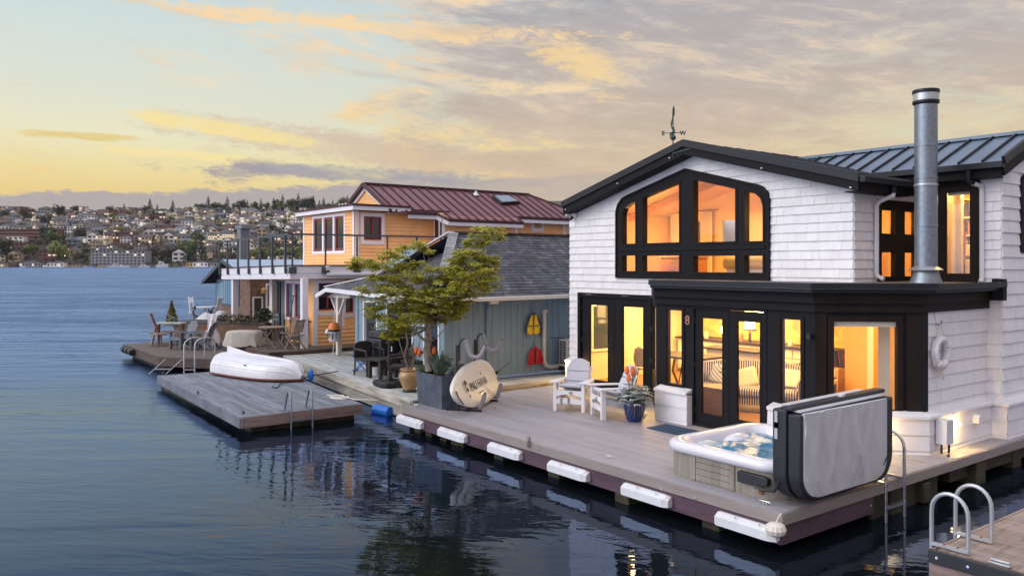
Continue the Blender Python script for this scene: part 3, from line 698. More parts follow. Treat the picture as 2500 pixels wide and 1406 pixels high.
# --- roof A
mb = MB(); YF, YK = 4.40, 9.6
pr = [(-9.114, 4.868), (-5.331, RZ0), (-1.572, roofz(-1.572)), (-1.572, roofz(-1.572) - .07), (-5.331, RZ0 - .07), (-9.114, 4.80)]
def FY_(u, v, n=0.): return (u, n, v)
mb.prism([pr[0], pr[1], pr[4], pr[5]], FY_, YF + .02, YK); mb.prism([pr[1], pr[2], pr[3], pr[4]], FY_, YF + .02, YK)
RF = mk('roof', mb, met_dk, H, smooth=0)
mb = MB()
y = YF + .5
while y < YK:
    mb.beam((-9.114, y, 4.868 + .015), (-5.331, y, RZ0 + .015), .02, .035); mb.beam((-5.331, y, RZ0 + .015), (-1.572, y, roofz(-1.572) + .015), .02, .035); y += .42
mk('standing_seams', mb, met_dk, RF, smooth=0)
mb = MB()
for (xa, xb) in ((-9.13, -5.331), (-5.331, -1.556)):
    za, zb = (roofz(xa), roofz(xb))
    mb.prism([(xa, za + .045), (xb, zb + .045), (xb, zb - .09), (xa, za - .09)], FY_, YF - .01, YF + .03)
    mb.prism([(xa, za + .055), (xb, zb + .055), (xb, zb + .043), (xa, za + .043)], FY_, YF - .01, YF + .13)
mk('rake_flashing', mb, met_dk, RF, smooth=0)
mb = MB()
for (xa, xb) in ((-9.10, -5.331), (-5.331, -1.58)):
    za, zb = (roofz(xa), roofz(xb))
    mb.prism([(xa, za - .08), (xb, zb - .08), (xb, zb - .25), (xa, za - .25)], FY_, YF + .03, YF + .09)
    mb.prism([(xa, za - .25), (xb, zb - .25), (xb, zb - .23), (xa, za - .23)], FY_, YF + .09, YA - .03)
mk('barge_board', mb, black_pt, RF, smooth=0)
mb = MB(); ze = roofz(-1.572)
mb.box(-1.60, YF + .09, ze - .24, -1.55, 6.24, ze - .06); mb.box(-1.86, YF + .1, ze - .25, -1.60, 6.2, ze - .23); mk('eave_fascia', mb, black_pt, RF, smooth=0)
mb = MB(); mb.box(-1.55, YF + .01, ze - .11, -1.44, 6.24, ze - .01); mk('gutter', mb, met_dk, RF, bevel=.012)
for px, py in ((1382, 512), (1509, 448), (1636, 386), (1861, 411), (2078, 458)):
    p = FY(px, py, YF + .02); m = MB(); m.cbox((p.x, YF + .0, p.z), (.035, .02, .02)); mk('string_light', m, plast_w, RF)
# --- roof B
e0, sl = 5.112, .4263; YE = 6.25; YR = 7.67; zr = e0 + sl * (YR - YE)
mb = MB(); FXn = lambda u, v, n=0.: (n, u, v)
mb.prism([(YE, e0), (YR, zr), (YR, zr - .07), (YE, e0 - .07)], FXn, -5.2, -.075); mb.prism([(YR, zr), (10.7, zr - sl * 3.03), (10.7, zr - sl * 3.03 - .07), (YR, zr - .07)], FXn, -5.2, -.075)
RB = mk('rear_roof', mb, met_bl, H, smooth=0)
mb = MB(); x = -.42
while x > -4.9:
    mb.beam((x, YE + .01, e0 + .02), (x, YR, zr + .02), .03, .05); x -= .385
mk('standing_seams', mb, met_dk, RB, smooth=0)
mb = MB()
mb.beam((-5.2, YR, zr + .03), (-.05, YR, zr + .03), .14, .06); mk('ridge_cap', mb, met_bl, RB)
mb = MB()
mb.box(-2.6, YE - .12, e0 - .12, -.06, YE, e0 - .01); mk('gutter', mb, met_dk, RB, bevel=.012)
mb = MB(); mb.box(-2.6, YE, e0 - .26, -.12, YE + .05, e0 - .05)
mb.box(-1.88, YE + .05, e0 - .26, -.2, YB - .03, e0 - .24)
mb.beam((-.1, YE, e0 - .15), (-.1, YR + .02, zr - .15), .05, .2); mb.beam((-.1, YR, zr - .15), (-.1, 10.7, zr - .15 - sl * 3.03), .05, .2); mk('barge_board', mb, black_pt, RB, smooth=0)
mb = MB(); mb.beam((-.06, YE - .06, e0 + .0), (-.06, YR + .02, zr + .03), .06, .13); mb.beam((-.06, YR, zr + .03), (-.06, 10.7, zr + .03 - sl * 3.03), .06, .13); mk('rake_flashing', mb, met_dk, RB, smooth=0)
# --- downspouts
def dspout(pts, name='downspout', r=.038, mats=white_pt):
    m = MB(); m.tube(pts, r, 10); return mk(name, m, mats, H)
a = FUS.hit(2134, 600)[0]
ya = FUS.hit(2131, 600)[0]
dspout([(-1.49, ya - .02, ze - .12), (-1.49, ya - .02, ze - .24)], mats=met_dk)
dspout([(-1.49, ya - .02, ze - .22), (-1.50, ya - .02, ze - .28), (XR + .13, ya, ze - .36), (XR + .07, ya, ze - .44), (XR + .07, ya, 3.30), (XR + .08, ya, 3.20), (XR + .20, ya, 3.14)])
xd = FB.hit(2401, 600)[0]
dspout([(xd - .08, YE - .06, e0 - .1), (xd - .08, YE - .06, e0 - .30), (xd - .02, YE - .0, e0 - .34)], mats=met_dk)
dspout([(xd - .03, YE - .01, e0 - .34), (xd, YB - .10, e0 - .37), (xd, YB - .06, e0 - .44), (xd, YB - .06, 3.16), (xd, YB - .12, 3.10)])
# --- chimney
cx, cyy = -.908, 5.355
cx, cyy = G(2262, 688, 3.10).x, G(2262, 688, 3.10).y
cx, cyy = -.93, 5.38
CHM = mk('chimney', MB().lathe([(.0, 0), (.255, 0), (.255, .012), (.215, .10), (.182, .24)], (cx, cyy, 3.096), 32), galv, H)
rad = .176
m = MB(); m.lathe([(rad, .2), (rad, .92), (rad + .006, .925), (rad + .006, .95), (rad, .955), (rad, 1.72), (rad + .006, 1.725), (rad + .006, 1.75), (rad, 1.755), (rad, 2.25), (rad + .006, 2.255), (rad + .006, 2.28), (rad, 2.285), (rad, 2.97)], (cx, cyy, 3.1), 40); mk('flue_pipe', m, galv, CHM)
m = MB(); m.lathe([(rad + .002, .24), (.262, .205), (.264, .215), (rad + .003, .27)], (cx, cyy, 3.1), 32); mk('storm_collar', m, alum, CHM)
m = MB(); m.lathe([(rad - .005, 2.95), (rad + .03, 2.98), (rad + .03, 3.02)], (cx, cyy, 3.1), 40); m.lathe([(rad + .03, 3.14), (rad + .035, 3.175), (rad + .03, 3.20), (rad - .01, 3.19), (rad - .04, 3.15), (.0, 3.14)], (cx, cyy, 3.1), 40)
mk('rain_cap', m, met_dk, CHM)
m = MB(); m.lathe([(rad + .022, 3.0), (rad + .022, 3.16)], (cx, cyy, 3.1), 40); mk('cap_mesh', m, alum, CHM)
m = MB(); m.beam((XR + .35, YB - .35, 4.72), (cx - .18, cyy, 4.72), .02, .03); m.lathe([(rad + .006, 0), (rad + .009, .01), (rad + .009, .03), (rad + .006, .04)], (cx, cyy, 4.70), 32); mk('chimney_brace', m, alum, CHM)
# --- weathervane
wv = FY(1643, 372, 4.42); wx = wv.x; wz = wv.z
VN = mk('weathervane', MB().tube([(wx, 4.42, wz - .12), (wx, 4.42, 6.62)], .012, 8).beam((wx, 4.42, wz - .02), (-5.15, 4.42, wz + .02), .015, .02), copper, H)
def wvz(py): return FY(1643, py, 4.42).z
m = MB(); m.ball((wx, 4.42, wvz(336)), .062, 14); m.ball((wx, 4.42, wvz(313)), .03, 12); m.lathe([(.012, -.03), (.04, 0), (.012, .03)], (wx, 4.42, wvz(324)), 12); mk('ball', m, copper, VN)
m = MB(); zc = wvz(325)
for k, (dx_, dy_) in enumerate(((1, 0), (-1, 0), (0, 1), (0, -1))):
    ca, sa = math.cos(.85), math.sin(.85); vx, vy = dx_ * ca - dy_ * sa, dx_ * sa + dy_ * ca
    m.tube([(wx, 4.42, zc), (wx + vx * .2, 4.42 + vy * .2, zc)], .008, 6)
    ch = ['W', 'E', 'N', 'S'][k]
    text_mesh(ch, .12, copper, (lambda vx, vy: (lambda a, b, c: (wx + vx * .2 + (a) * CS * 1.0 - c * SN, 4.42 + vy * .2 + a * SN + c * CS, zc - .045 + b)))(vx, vy), VN, 'letter', .006, bold=.004)
mk('cross_arms', m, copper, VN)
m = MB(); b0 = wvz(312)
fish = [(-.02, .0), (-.035, .10), (-.02, .18), (.0, .24), (.004, .36), (.02, .50), (.035, .55), (.05, .50), (.055, .42), (.05, .33), (.03, .26), (.012, .20), (-.005, .12), (-.01, .05)]
m.prism([(a * .9, b) for a, b in fish], (lambda a, b, c: (wx + a * CS - c * SN - .02, 4.42 + a * SN + c * CS, b0 - .01 + b * .85)), -.015, .015); mk('vane_figure', m, copper, VN)
# --- camera, wall lamps, number
m = MB(); p = FA.hit(1408, 528)
m.ball(FA(p[0] + .02, p[1] + .03, .09), .07, 12, sc=(1, 1, .8)); m.tube([FA(p[0] + .02, p[1] + .03, 0), FA(p[0] + .02, p[1] + .03, .06)], .03, 8); m.tube([FA(p[0] - .10, p[1], .07), FA(p[0] - .16, p[1] + .03, .2)], [.035, .05], 10)
o = mk('security_light', m, plast_w, H); m = MB(); m.tube([FA(p[0] - .05, p[1] - .02, .08), FA(p[0] - .05, p[1] - .09, .17)], [.035, .03], 10); mk('security_camera', m, blk_plas, o)
text_mesh('8', .235, pm('copper_number', (.40, .20, .15), .35, metal=.7, var=.1), (lambda a, b, c: FBAY(-4.165 + a, 2.31 + b, .012 + c)), H, 'house_number', .008, bold=.002)
for (F, px, py) in ((FBAY, 1980, 821), (FA, 1596, 803), (FA, 1596, 880)):
    u, v = F.hit(px, py); m = MB(); m.prism([(u + .045 * math.cos(a * .628), v + .045 * math.sin(a * .628)) for a in range(10)], F, .0, .03); m.tube([F(u, v, .03), F(u, v, .09)], .022, 8); m.cbox(F(u + .02, v + .01, .09), (.05, .05, .09)); mk('wall_sconce', m, blk_plas, H)
mb = MB(); u, v = FCH.hit(2226, 800)
# junction box, vent hood
u0, v0 = FS.hit(2250, 1118, .17); u1, v1 = FS.hit(2283, 1033, .17)
m = MB(); m.box(XS + .17, 4.40, .66, XS + .34, 4.62, 1.03); jb = mk('junction_box', m, plast_w, H, bevel=.006)
m = MB(); m.tube([(XS + .24, 4.44, .52), (XS + .24, 4.44, .66)], .018, 8); m.tube([(XS + .30, 4.55, .52), (XS + .30, 4.55, .66)], .018, 8); mk('conduit', m, blk_plas, jb)
u, v = FS.hit(2379, 1021, .15); m = MB(); m.prism([(u - .075, v - .07), (u + .075, v - .07), (u + .075, v + .02), (u + .03, v + .07), (u - .03, v + .07), (u - .075, v + .02)], FS, .14, .25); mk('vent_hood', m, white_pt, H, bevel=.01)
# soffit lamp under the ledge, lights over the deck
def steplamp(x, y, z, e, nm='step_lamp'):
    m = MB(); m.lathe([(.0, .0), (.035, 0), (.035, .03), (.0, .03)], (x, y, z), 12); mk(nm, m, bulb_em, H); point((x, y, z - .05), e, (1, .62, .20), .03, 'step_light')
steplamp(XS + .24, 4.98, .90, 15); steplamp(FCH(.9, 0, .24)[0], FCH(.9, 0, .24)[1], .93, 12)
steplamp(-9.05, 4.55, .98, 16); steplamp(-5.35, 3.35, .95, 16)
# ---------------------------------------------------------------- rooms inside the white houseboat
def stripes(name, c1, c2, scale, axis=0, duty=.5, rough=.8):
    m = bpy.data.materials.new(name); m.use_nodes = True; t = m.node_tree; b = t.nodes['Principled BSDF']
    sp = t.nodes.new('ShaderNodeSeparateXYZ'); t.links.new(t.nodes.new('ShaderNodeTexCoord').outputs['Object'], sp.inputs[0])
    f = sm(t, 'FRACT', sm(t, 'MULTIPLY', sp.outputs[axis] if axis < 3 else sm(t, 'ADD', sp.outputs[0], sp.outputs[2]), scale))
    t.links.new(smix(t, smap(t, f, duty - .06, duty + .06), c1, c2), b.inputs['Base Color']); b.inputs['Roughness'].default_value = rough; return m
stripe_m = stripes('ticking_stripe', (.66, .58, .48), (.045, .055, .10), 22)
checks = stripes('check_fabric', (.7, .62, .5), (.25, .28, .34), 14, 3)
tilem = pm('backsplash_tile', (.76, .50, .13), .25, var=.3, vs=7)
FL, CE = .555, 2.95
mb = MB(); mb.box(-9.12, 4.95, FL - .06, -.4, 9.0, FL); mb.add([(-6.4, 4.75, FL), (-4.9, 3.33, FL), (-1.6, 3.33, FL), (-1.6, 4.95, FL), (-6.4, 4.95, FL)], [(0, 1, 2, 3, 4)]); mb.add([(-1.6, 3.34, FL), (-.62, 4.32, FL), (-.62, 4.95, FL), (-1.6, 4.95, FL)], [(0, 1, 2, 3)]); mk('interior_floor', mb, ir_floor, H, smooth=0)
mb = MB(); mb.box(-9.12, 4.95, CE, -.4, 9.0, CE + .05); mb.add([(-6.4, 4.75, 2.98), (-4.9, 3.33, 2.98), (-1.6, 3.33, 2.98), (-1.6, 4.95, 2.98), (-6.4, 4.95, 2.98)], [(0, 1, 2, 3, 4)]); mb.add([(-1.6, 3.34, 2.98), (-.62, 4.32, 2.98), (-.62, 4.95, 2.98), (-1.6, 4.95, 2.98)], [(0, 1, 2, 3)]); mk('interior_ceiling', mb, ir_wall, H, smooth=0)
mb = MB(); mb.box(-9.12, 8.9, FL, -.4, 9.0, CE); mb.box(-9.11, 4.95, FL, -9.06, 8.9, CE); mb.box(-.64, 4.33, FL, -.60, 6.7, CE); mb.box(-.64, 6.7, FL, -.45, 8.9, CE)
mb.box(-9.05, 4.945, FL, -8.98, 4.96, CE);
mk('interior_wall', mb, ir_wall, H, smooth=0)
mb = MB(); mb.box(-3.1, 6.6, FL, -3.0, 8.9, CE); mb.box(-3.0, 6.6, FL, -2.55, 6.7, CE); mb.box(-1.55, 6.6, FL, -.64, 6.7, CE); mb.box(-2.55, 6.6, 2.6, -1.55, 6.7, CE); mk('partition_wall', mb, ir_peach, H, smooth=0)
mb = MB(); mb.box(-2.62, 6.56, FL, -2.5, 6.6, 2.66); mb.box(-1.6, 6.56, FL, -1.48, 6.6, 2.66); mb.box(-2.5, 6.56, 2.56, -1.6, 6.6, 2.66); mk('door_casing', mb, ir_white, H, smooth=0)
mb = MB(); mb.box(-1.25, 4.45, FL, -1.05, 4.62, CE); mk('post', mb, ir_white, H)
# kitchen
kt = thing('kitchen_counter', 'white kitchen cabinets with dark worktop seen through the middle doors', 'kitchen counter', (-6.5, 8.5, FL))
mb = MB(); mb.box(-8.9, 8.3, FL + .08, -3.6, 8.88, FL + .88); mk('cabinet', mb, ir_white, kt, bevel=.01)
for i in range(9):
    x = -8.85 + i * .58
    mb = MB(); mb.box(x, 8.275, FL + .66, x + .54, 8.298, FL + .85); mb.box(x, 8.275, FL + .12, x + .54, 8.298, FL + .63); d = mk('drawer', mb, ir_white, kt, bevel=.008)
    m = MB(); m.ball((x + .27, 8.26, FL + .76), .018, 8); m.ball((x + .27, 8.26, FL + .55), .018, 8); mk('knob', m, ir_dark, d)
mb = MB(); mb.box(-8.95, 8.24, FL + .885, -3.55, 8.88, FL + .93); mk('worktop', mb, ir_dark, kt)
mb = MB(); mb.box(-9.0, 8.86, FL + .94, -3.6, 8.895, 2.2); mk('backsplash', mb, tilem, kt)
mb = MB(); mb.box(-9.0, 8.55, 2.25, -3.7, 8.88, 2.9); mk('wall_cabinet', mb, ir_white, kt, bevel=.01)
is_ = thing('kitchen_island', 'cream kitchen island with dark top behind the sofa', 'kitchen island', (-6.4, 7.4, FL))
mb = MB(); mb.box(-7.0, 7.15, FL, -5.6, 7.65, FL + .84); mk('cabinet', mb, ir_white, is_, bevel=.01)
mb = MB(); mb.box(-7.1, 7.05, FL + .84, -5.5, 7.75, FL + .88); mk('worktop', mb, ir_dark, is_)
for k, (x, y, h, lb) in enumerate(((-7.55, 8.5, .32, 'lit white table lamp on the kitchen worktop, left of the tall column'), (-6.1, 8.45, .32, 'lit white table lamp on the kitchen worktop, nearer the right door'), (-1.35, 5.9, .5, 'lit lamp beside the record shelf in the right sidelight'))):
    z0 = FL + .93 if k < 2 else FL + .7
    t = thing('table_lamp', lb, 'lamp', (x, y, z0), group='lit table lamps indoors')
    mk('lamp_base', MB().lathe([(.06, 0), (.05, .02), (.02, .06), (.03, .12), (.012, .18), (.012, .2)], (x, y, z0), 12), ir_dark, t)
    mk('lamp_shade', MB().lathe([(.11, .17), (.075, .34)], (x, y, z0), 16), lamp_em, t)
for i_, (x, r_, h_, mt) in enumerate(((-8.3, .04, .25, ir_dark), (-8.1, .05, .18, ir_white), (-7.0, .05, .22, ir_wood2), (-6.75, .035, .28, ir_dark), (-5.6, .06, .16, ir_white), (-5.2, .04, .24, ir_wood2))):
    t = thing('kitchen_jar', ('dark bottle at the far left end of the kitchen worktop', 'short cream jar beside the dark bottle on the worktop', 'brown wooden jar left of the lit white lamp', 'tall dark bottle between the worktop lamps', 'wide cream jar right of the glowing cylinder lamp', 'wooden bottle nearest the right end of the worktop')[i_], 'jar', (x, 8.5, FL + .93), group='jars on the kitchen worktop'); mk('jar_body', MB().lathe([(r_, 0), (r_, h_ * .7), (r_ * .4, h_ * .85), (r_ * .4, h_)], (x, 8.5, FL + .93), 12), mt, t)
t = thing('column_lamp', 'tall glowing white cylinder lamp over the worktop, right leaf of the middle doors', 'lamp', (-6.45, 8.1, FL + 1.25)); mk('shade', MB().lathe([(.12, 0), (.12, .75)], (-6.45, 8.1, FL + 1.3), 20), lamp_em, t); mk('base', MB().lathe([(.16, 0), (.13, .05), (0, .05)], (-6.45, 8.1, FL + 1.25), 20), ir_dark, t)
# dining set
t = thing('dining_table', 'dark dining table with curved base behind the left sidelight', 'table', (-6.9, 6.2, FL))
mb = MB(); mb.box(-7.6, 5.75, FL + .71, -6.1, 6.65, FL + .76); mk('table_top', mb, ir_dark, t, bevel=.008)
for x in (-7.3, -6.4):
    mb = MB(); mb.tube([(x, 5.9, FL), (x, 6.1, FL + .35), (x, 6.0, FL + .71)], .03, 8); mb.tube([(x, 6.5, FL), (x, 6.3, FL + .35), (x, 6.4, FL + .71)], .03, 8); mk('leg', mb, ir_wood2, t)
rattan = pm('pale_rattan', (.62, .42, .25), .6, var=.2, vs=20)
def dchair(x, y, rz, lb):
    t = thing('dining_chair', lb, 'chair', (x, y, FL), rz, 'round-backed dining chairs')
    mk('seat', MB().lathe([(.0, .44), (.22, .44), (.23, .46), (.22, .48), (.0, .48)], (0, 0, 0), 16), rattan, t, world=False)
    pts = [(-.2, .17, .46), (-.22, .22, .7), (-.15, .25, .9), (0, .27, .97), (.15, .25, .9), (.22, .22, .7), (.2, .17, .46)]
    mb = MB(); mb.tube(pts, .014, 8); mk('back_frame', mb, rattan, t, world=False)
    mb = MB(); mb.face([(-.2, .18, .5), (.2, .18, .5), (.21, .22, .7), (.14, .25, .89), (0, .265, .95), (-.14, .25, .89), (-.21, .22, .7)]); mk('backrest', mb, rattan, t, world=False, smooth=0)
    for a, b in ((-1, -1), (1, -1), (-1, 1), (1, 1)): mb = MB(); mb.tube([(a * .15, b * .14, .45), (a * .2, b * .2, 0)], [.018, .012], 8); mk('leg', mb, ir_dark, t, world=False)
dchair(-7.3, 5.45, math.pi, 'round-backed dining chair seen through the right pane of the left door')
dchair(-6.5, 6.95, 0, 'round-backed dining chair behind the dark dining table')
dchair(-5.75, 6.2, -1.57, 'round-backed dining chair just behind the sofa back')
dchair(-7.3, 6.95, 0, 'round-backed dining chair behind the left sidelight window')
# sofa
def sofa(name, lb, x, y, rz, L, cat='sofa'):
    t = thing(name, lb, cat, (x, y, FL), rz)
    h = L / 2
    mb = MB(); mb.box(-h, -.42, .14, h, .42, .30); mk('base', mb, stripe_m, t, world=False, bevel=.03)
    mb = MB(); mb.box(-h + .16, -.46, .30, h - .16, .22, .47); mk('seat', mb, stripe_m, t, world=False, bevel=.05)
    mb = MB(); k = 12
    for i in range(k):
        a = -h + i * L / k; b = a + L / k; f = lambda q: .80 + .12 * math.cos(q / h * 1.4)
        mb.prism([(a, .3), (b, .3), (b, f(b)), (a, f(a))], lambda u, v, n: (u, n + v * .15, v), .2, .38)
    mk('backrest', mb, stripe_m, t, world=False, merge=True)
    for s_ in (-1, 1):
        mb = MB(); mb.tube([(s_ * (h - .06), -.44, .56), (s_ * (h - .06), .35, .60)], .10, 14); mb.box(s_ * (h - .06) - .08, -.42, .14, s_ * (h - .06) + .08, .35, .55); mk('arm', mb, stripe_m, t, world=False)
    mb = MB(); n = int(L / .035)
    for i in range(n): u = -h + i * L / n; mb.tube([(u, -.425, .16), (u + .005, -.43, .02)], [.012, .006], 5)
    mk('fringe', mb, pm('cream_fringe', (.62, .52, .36), .9, var=.1), t, world=False)
    return t
s1 = sofa('sofa', 'curved blue and cream striped sofa with cushions and fringe behind the middle doors', -4.25, 5.1, R(28), 2.2)
for x, z, rz, mt, lb in ((-.55, .62, .3, checks, 'checked throw pillow at the left end of the striped sofa'), (-.05, .60, -.3, ir_wall, 'plain cream throw pillow in the middle of the striped sofa'), (.75, .62, .1, ir_white, 'pale ruffled throw pillow at the right end of the striped sofa')):
    Mx = MW[s1.name] @ Matrix.Translation((x, .08, z)) @ Matrix.Rotation(rz, 4, 'Y') @ Matrix.Rotation(-.35, 4, 'X')
    mb = MB(); mb.box(-.21, -.07, -.20, .21, .07, .20, Mx); o = mk('throw_pillow', mb, mt, smooth=1., bevel=.06); tag(o, lb, 'pillow', 'throw pillows on the sofa')
sofa('armchair', 'striped armchair with rolled arms seen through the right sidelight', -3.45, 5.75, R(10), .95, 'armchair')
t = thing('side_chest', 'honey wood side chest just inside the left leaf of the middle doors', 'chest', (-4.15, 4.1, FL)); mb = MB(); mb.box(-4.4, 3.85, FL, -3.9, 4.3, FL + .52); mk('body', mb, ir_wood2, t, bevel=.01); mb = MB(); mb.box(-4.43, 3.82, FL + .52, -3.87, 4.33, FL + .55); mk('top', mb, ir_wood2, t)
t = thing('record_shelf', 'wooden shelf filled with upright record sleeves in the right sidelight', 'shelf', (-3.3, 7.0, FL)); mb = MB(); mb.box(-3.9, 6.75, FL, -3.15, 7.15, FL + .78); mk('cabinet', mb, ir_wood2, t, bevel=.01)
for i in range(16):
    c = random.choice([(.03, .04, .09), (.30, .10, .06), (.5, .42, .3), (.06, .12, .22)])
    mb = MB(); mb.cbox((-3.85 + i * .042, 6.95, FL + .95), (.02, .3, .31), ry=-.15); o = mk('record_sleeve', mb, pm('sleeve_%d' % i, c, .6, var=0), t, smooth=0)
t = thing('dark_picture', 'dark framed picture on the peach wall in the bay window', 'picture', (-.66, 5.6, 1.4)); mb = MB(); mb.box(-.67, 5.4, 1.3, -.645, 5.75, 1.62); mk('picture', mb, ir_dark, t); mb = MB(); FrX = Frame((-.645, 0, 0), (0, 1, 0), (-1, 0, 0)); frame_ring(mb, FrX, 5.37, 1.27, 5.78, 1.65, .03, 0, .03); mk('frame', mb, ir_wood2, t)
t = thing('window_chair', 'light upholstered chair at the foot of the bay window', 'chair', (-1.55, 4.6, FL), R(-60))
mb = MB(); mb.box(-.25, -.25, .40, .25, .25, .47); mk('seat', mb, cush, t, world=False, bevel=.02); mb = MB(); mb.box(-.25, .2, .47, .25, .26, .95); mk('backrest', mb, ir_peach, t, world=False, bevel=.02)
for a, b in ((-1, -1), (1, -1), (-1, 1), (1, 1)): mb = MB(); mb.tube([(a * .22, b * .22, .42), (a * .22, b * .22, 0)], .016, 8); mk('leg', mb, ir_dark, t, world=False)
t = thing('woven_ottoman', 'cream upholstered ottoman low in the right sidelight', 'ottoman', (-2.2, 4.3, FL)); mk('cushion', MB().lathe([(.0, .02), (.27, .02), (.28, .3), (.26, .4), (.2, .43), (0, .44)], (-2.25, 4.3, FL), 20), ir_wall, t)
# pendant light over the dining table
t = thing('pendant_lamp', 'glowing pendant lamp hanging inside the left doors', 'lamp', (-8.0, 6.3, 2.4)); mk('shade', MB().lathe([(.12, 0), (.10, .07), (.03, .12)], (-8.0, 6.3, 2.3), 16), bulb_em, t); mk('cord', MB().tube([(-8.0, 6.3, 2.4), (-8.0, 6.3, 2.95)], .008, 6), ir_dark, t)
t = thing('pendant_lamp', 'glowing pendant lamp near the kitchen, right leaf of the middle doors', 'lamp', (-5.6, 7.3, 2.4)); mk('shade', MB().lathe([(.10, 0), (.08, .06), (.03, .10)], (-5.6, 7.3, 2.32), 16), bulb_em, t); mk('cord', MB().tube([(-5.6, 7.3, 2.4), (-5.6, 7.3, 2.95)], .008, 6), ir_dark, t)
# blue view window on the left inner wall
mb = MB(); frame_ring(mb, Frame((0, 8.9, 0), (1, 0, 0), (0, -1, 0)), -9.0, 1.0, -8.97, 1.1, .01, 0, .01)
# landscape window in left wall (x=-9.06) seen through the left doors
FLW = Frame((-9.055, 0, 0), (0, 1, 0), (1, 0, 0)); mb = MB(); frame_ring(mb, FLW, 5.3, 1.25, 6.3, 2.5, .06, 0, .03); o = mk('inner_window', mb, ir_white, H); pane(FLW, 5.35, 1.3, 6.25, 2.45, .01, o, pm('dusk_pane', (.06, .08, .11), .05, var=0, spec=.8))
# upstairs bedroom
mb = MB(); mb.box(-9.1, YA + .15, 3.06, XR - .14, 9.6, 3.10); mk('bedroom_floor', mb, ir_floor, H, smooth=0)
mb = MB()
mb.prism([(-9.0, roofz(-9.0) - .20), (-5.331, RZ0 - .20), (-5.331, RZ0 - .16), (-9.0, roofz(-9.0) - .16)], FY_, YA + .1, 9.5)
mb.prism([(-5.331, RZ0 - .20), (XR - .1, roofz(XR) - .20), (XR - .1, roofz(XR) - .16), (-5.331, RZ0 - .16)], FY_, YA + .1, 9.5); mk('bedroom_ceiling', mb, ir_wood, H, smooth=0)
mb = MB()
panel(mb, Frame((0, 8.2, 0), (1, 0, 0), (0, -1, 0)), [[(-9.1, 3.1), (XR - .1, 3.1), (XR - .1, 4.8), (-5.33, 5.75), (-9.1, 4.75)]], [rect(-8.55, 3.2, -8.0, 4.45), rect(-7.35, 3.9, -6.95, 4.5)], -.05, 0)
mb.box(-9.12, YA + .15, 3.1, -9.08, 9.5, 4.8); mb.box(XR - .14, YA + .15, 3.1, XR - .13, 5.55, 4.75); mb.box(XR - .145, 5.55, 4.6, XR - .135, 8.2, 4.75); mb.box(XR - .145, YJ, 3.1, XR - .135, 8.2, 4.6); mk('bedroom_wall', mb, ir_peach, H, smooth=0)
mb = MB(); mb.beam((-5.331, YA + .2, 5.60), (-5.331, 8.2, 5.60), .14, .2); mb.beam((-9.0, 6.6, 4.58), (-5.33, 6.6, 5.52), .1, .16); mb.beam((-5.33, 6.6, 5.52), (XR - .1, 6.6, 4.62), .1, .16); mk('rafter', mb, ir_wood2, H, smooth=0)
def curtain(x0, x1, lb):
    t = thing('curtain', lb, 'curtain', ((x0 + x1) / 2, 8.1, 3.2)); mb = MB(); n = 14
    pts = [(x0 + (x1 - x0) * i / n, 8.08 + .035 * (-1) ** i) for i in range(n + 1)]
    for a, b in zip(pts, pts[1:]): mb.face([(a[0], a[1], 3.15), (b[0], b[1], 3.15), (b[0], b[1], 4.75), (a[0], a[1], 4.75)])
    mk('fabric', mb, ir_wall, t, smooth=1.2, recalc=False); mk('rail', MB().tube([(x0 - .2, 8.1, 4.78), (x1 + .2, 8.1, 4.78)], .012, 6), ir_dark, t)
curtain(-8.95, -8.6, 'warm drawn-back curtain at the left of the bedroom end window'); curtain(-7.95, -7.6, 'warm drawn-back curtain at the right of the bedroom end window')
mb = MB(); frame_ring(mb, Frame((0, 8.2, 0), (1, 0, 0), (0, -1, 0)), -8.6, 3.15, -7.95, 4.5, .07, -.05, .03); o = mk('rear_window', mb, ir_dark, H); 
t = thing('bed', 'bed with yellow quilt and upholstered footboard behind the arched window', 'bed', (-4.6, 6.6, 3.1))
mb = MB(); mb.box(-5.3, 5.7, 3.12, -3.2, 7.6, 3.42); mk('mattress', mb, ir_white, t, bevel=.05); mb = MB(); mb.box(-5.36, 5.64, 3.3, -3.15, 7.3, 3.56); mk('quilt', mb, pm('yellow_quilt', (.72, .48, .12), .8, var=.15, vs=6, bump=.5, bs=10), t, bevel=.08)
mb = MB(); mb.prism([(5.55, 3.1), (7.6, 3.1), (7.6, 3.85), (7.1, 3.95), (6.2, 3.62), (5.55, 3.55)], FXn, -3.15, -3.05); mk('headboard', mb, ir_wall, t, bevel=.02)
t = thing('wicker_chest', 'orange brown wicker chest low behind the arched window', 'chest', (-7.0, 6.3, 3.1)); mb = MB(); mb.box(-7.4, 6.0, 3.1, -6.5, 6.6, 3.55); mk('body', mb, pm('basket_weave', (.42, .17, .05), .7, var=.4, vs=30, bump=1, bs=60), t, bevel=.02); mb = MB(); mb.box(-7.43, 5.97, 3.55, -6.47, 6.63, 3.60); mk('lid', mb, ir_wood2, t, bevel=.01)
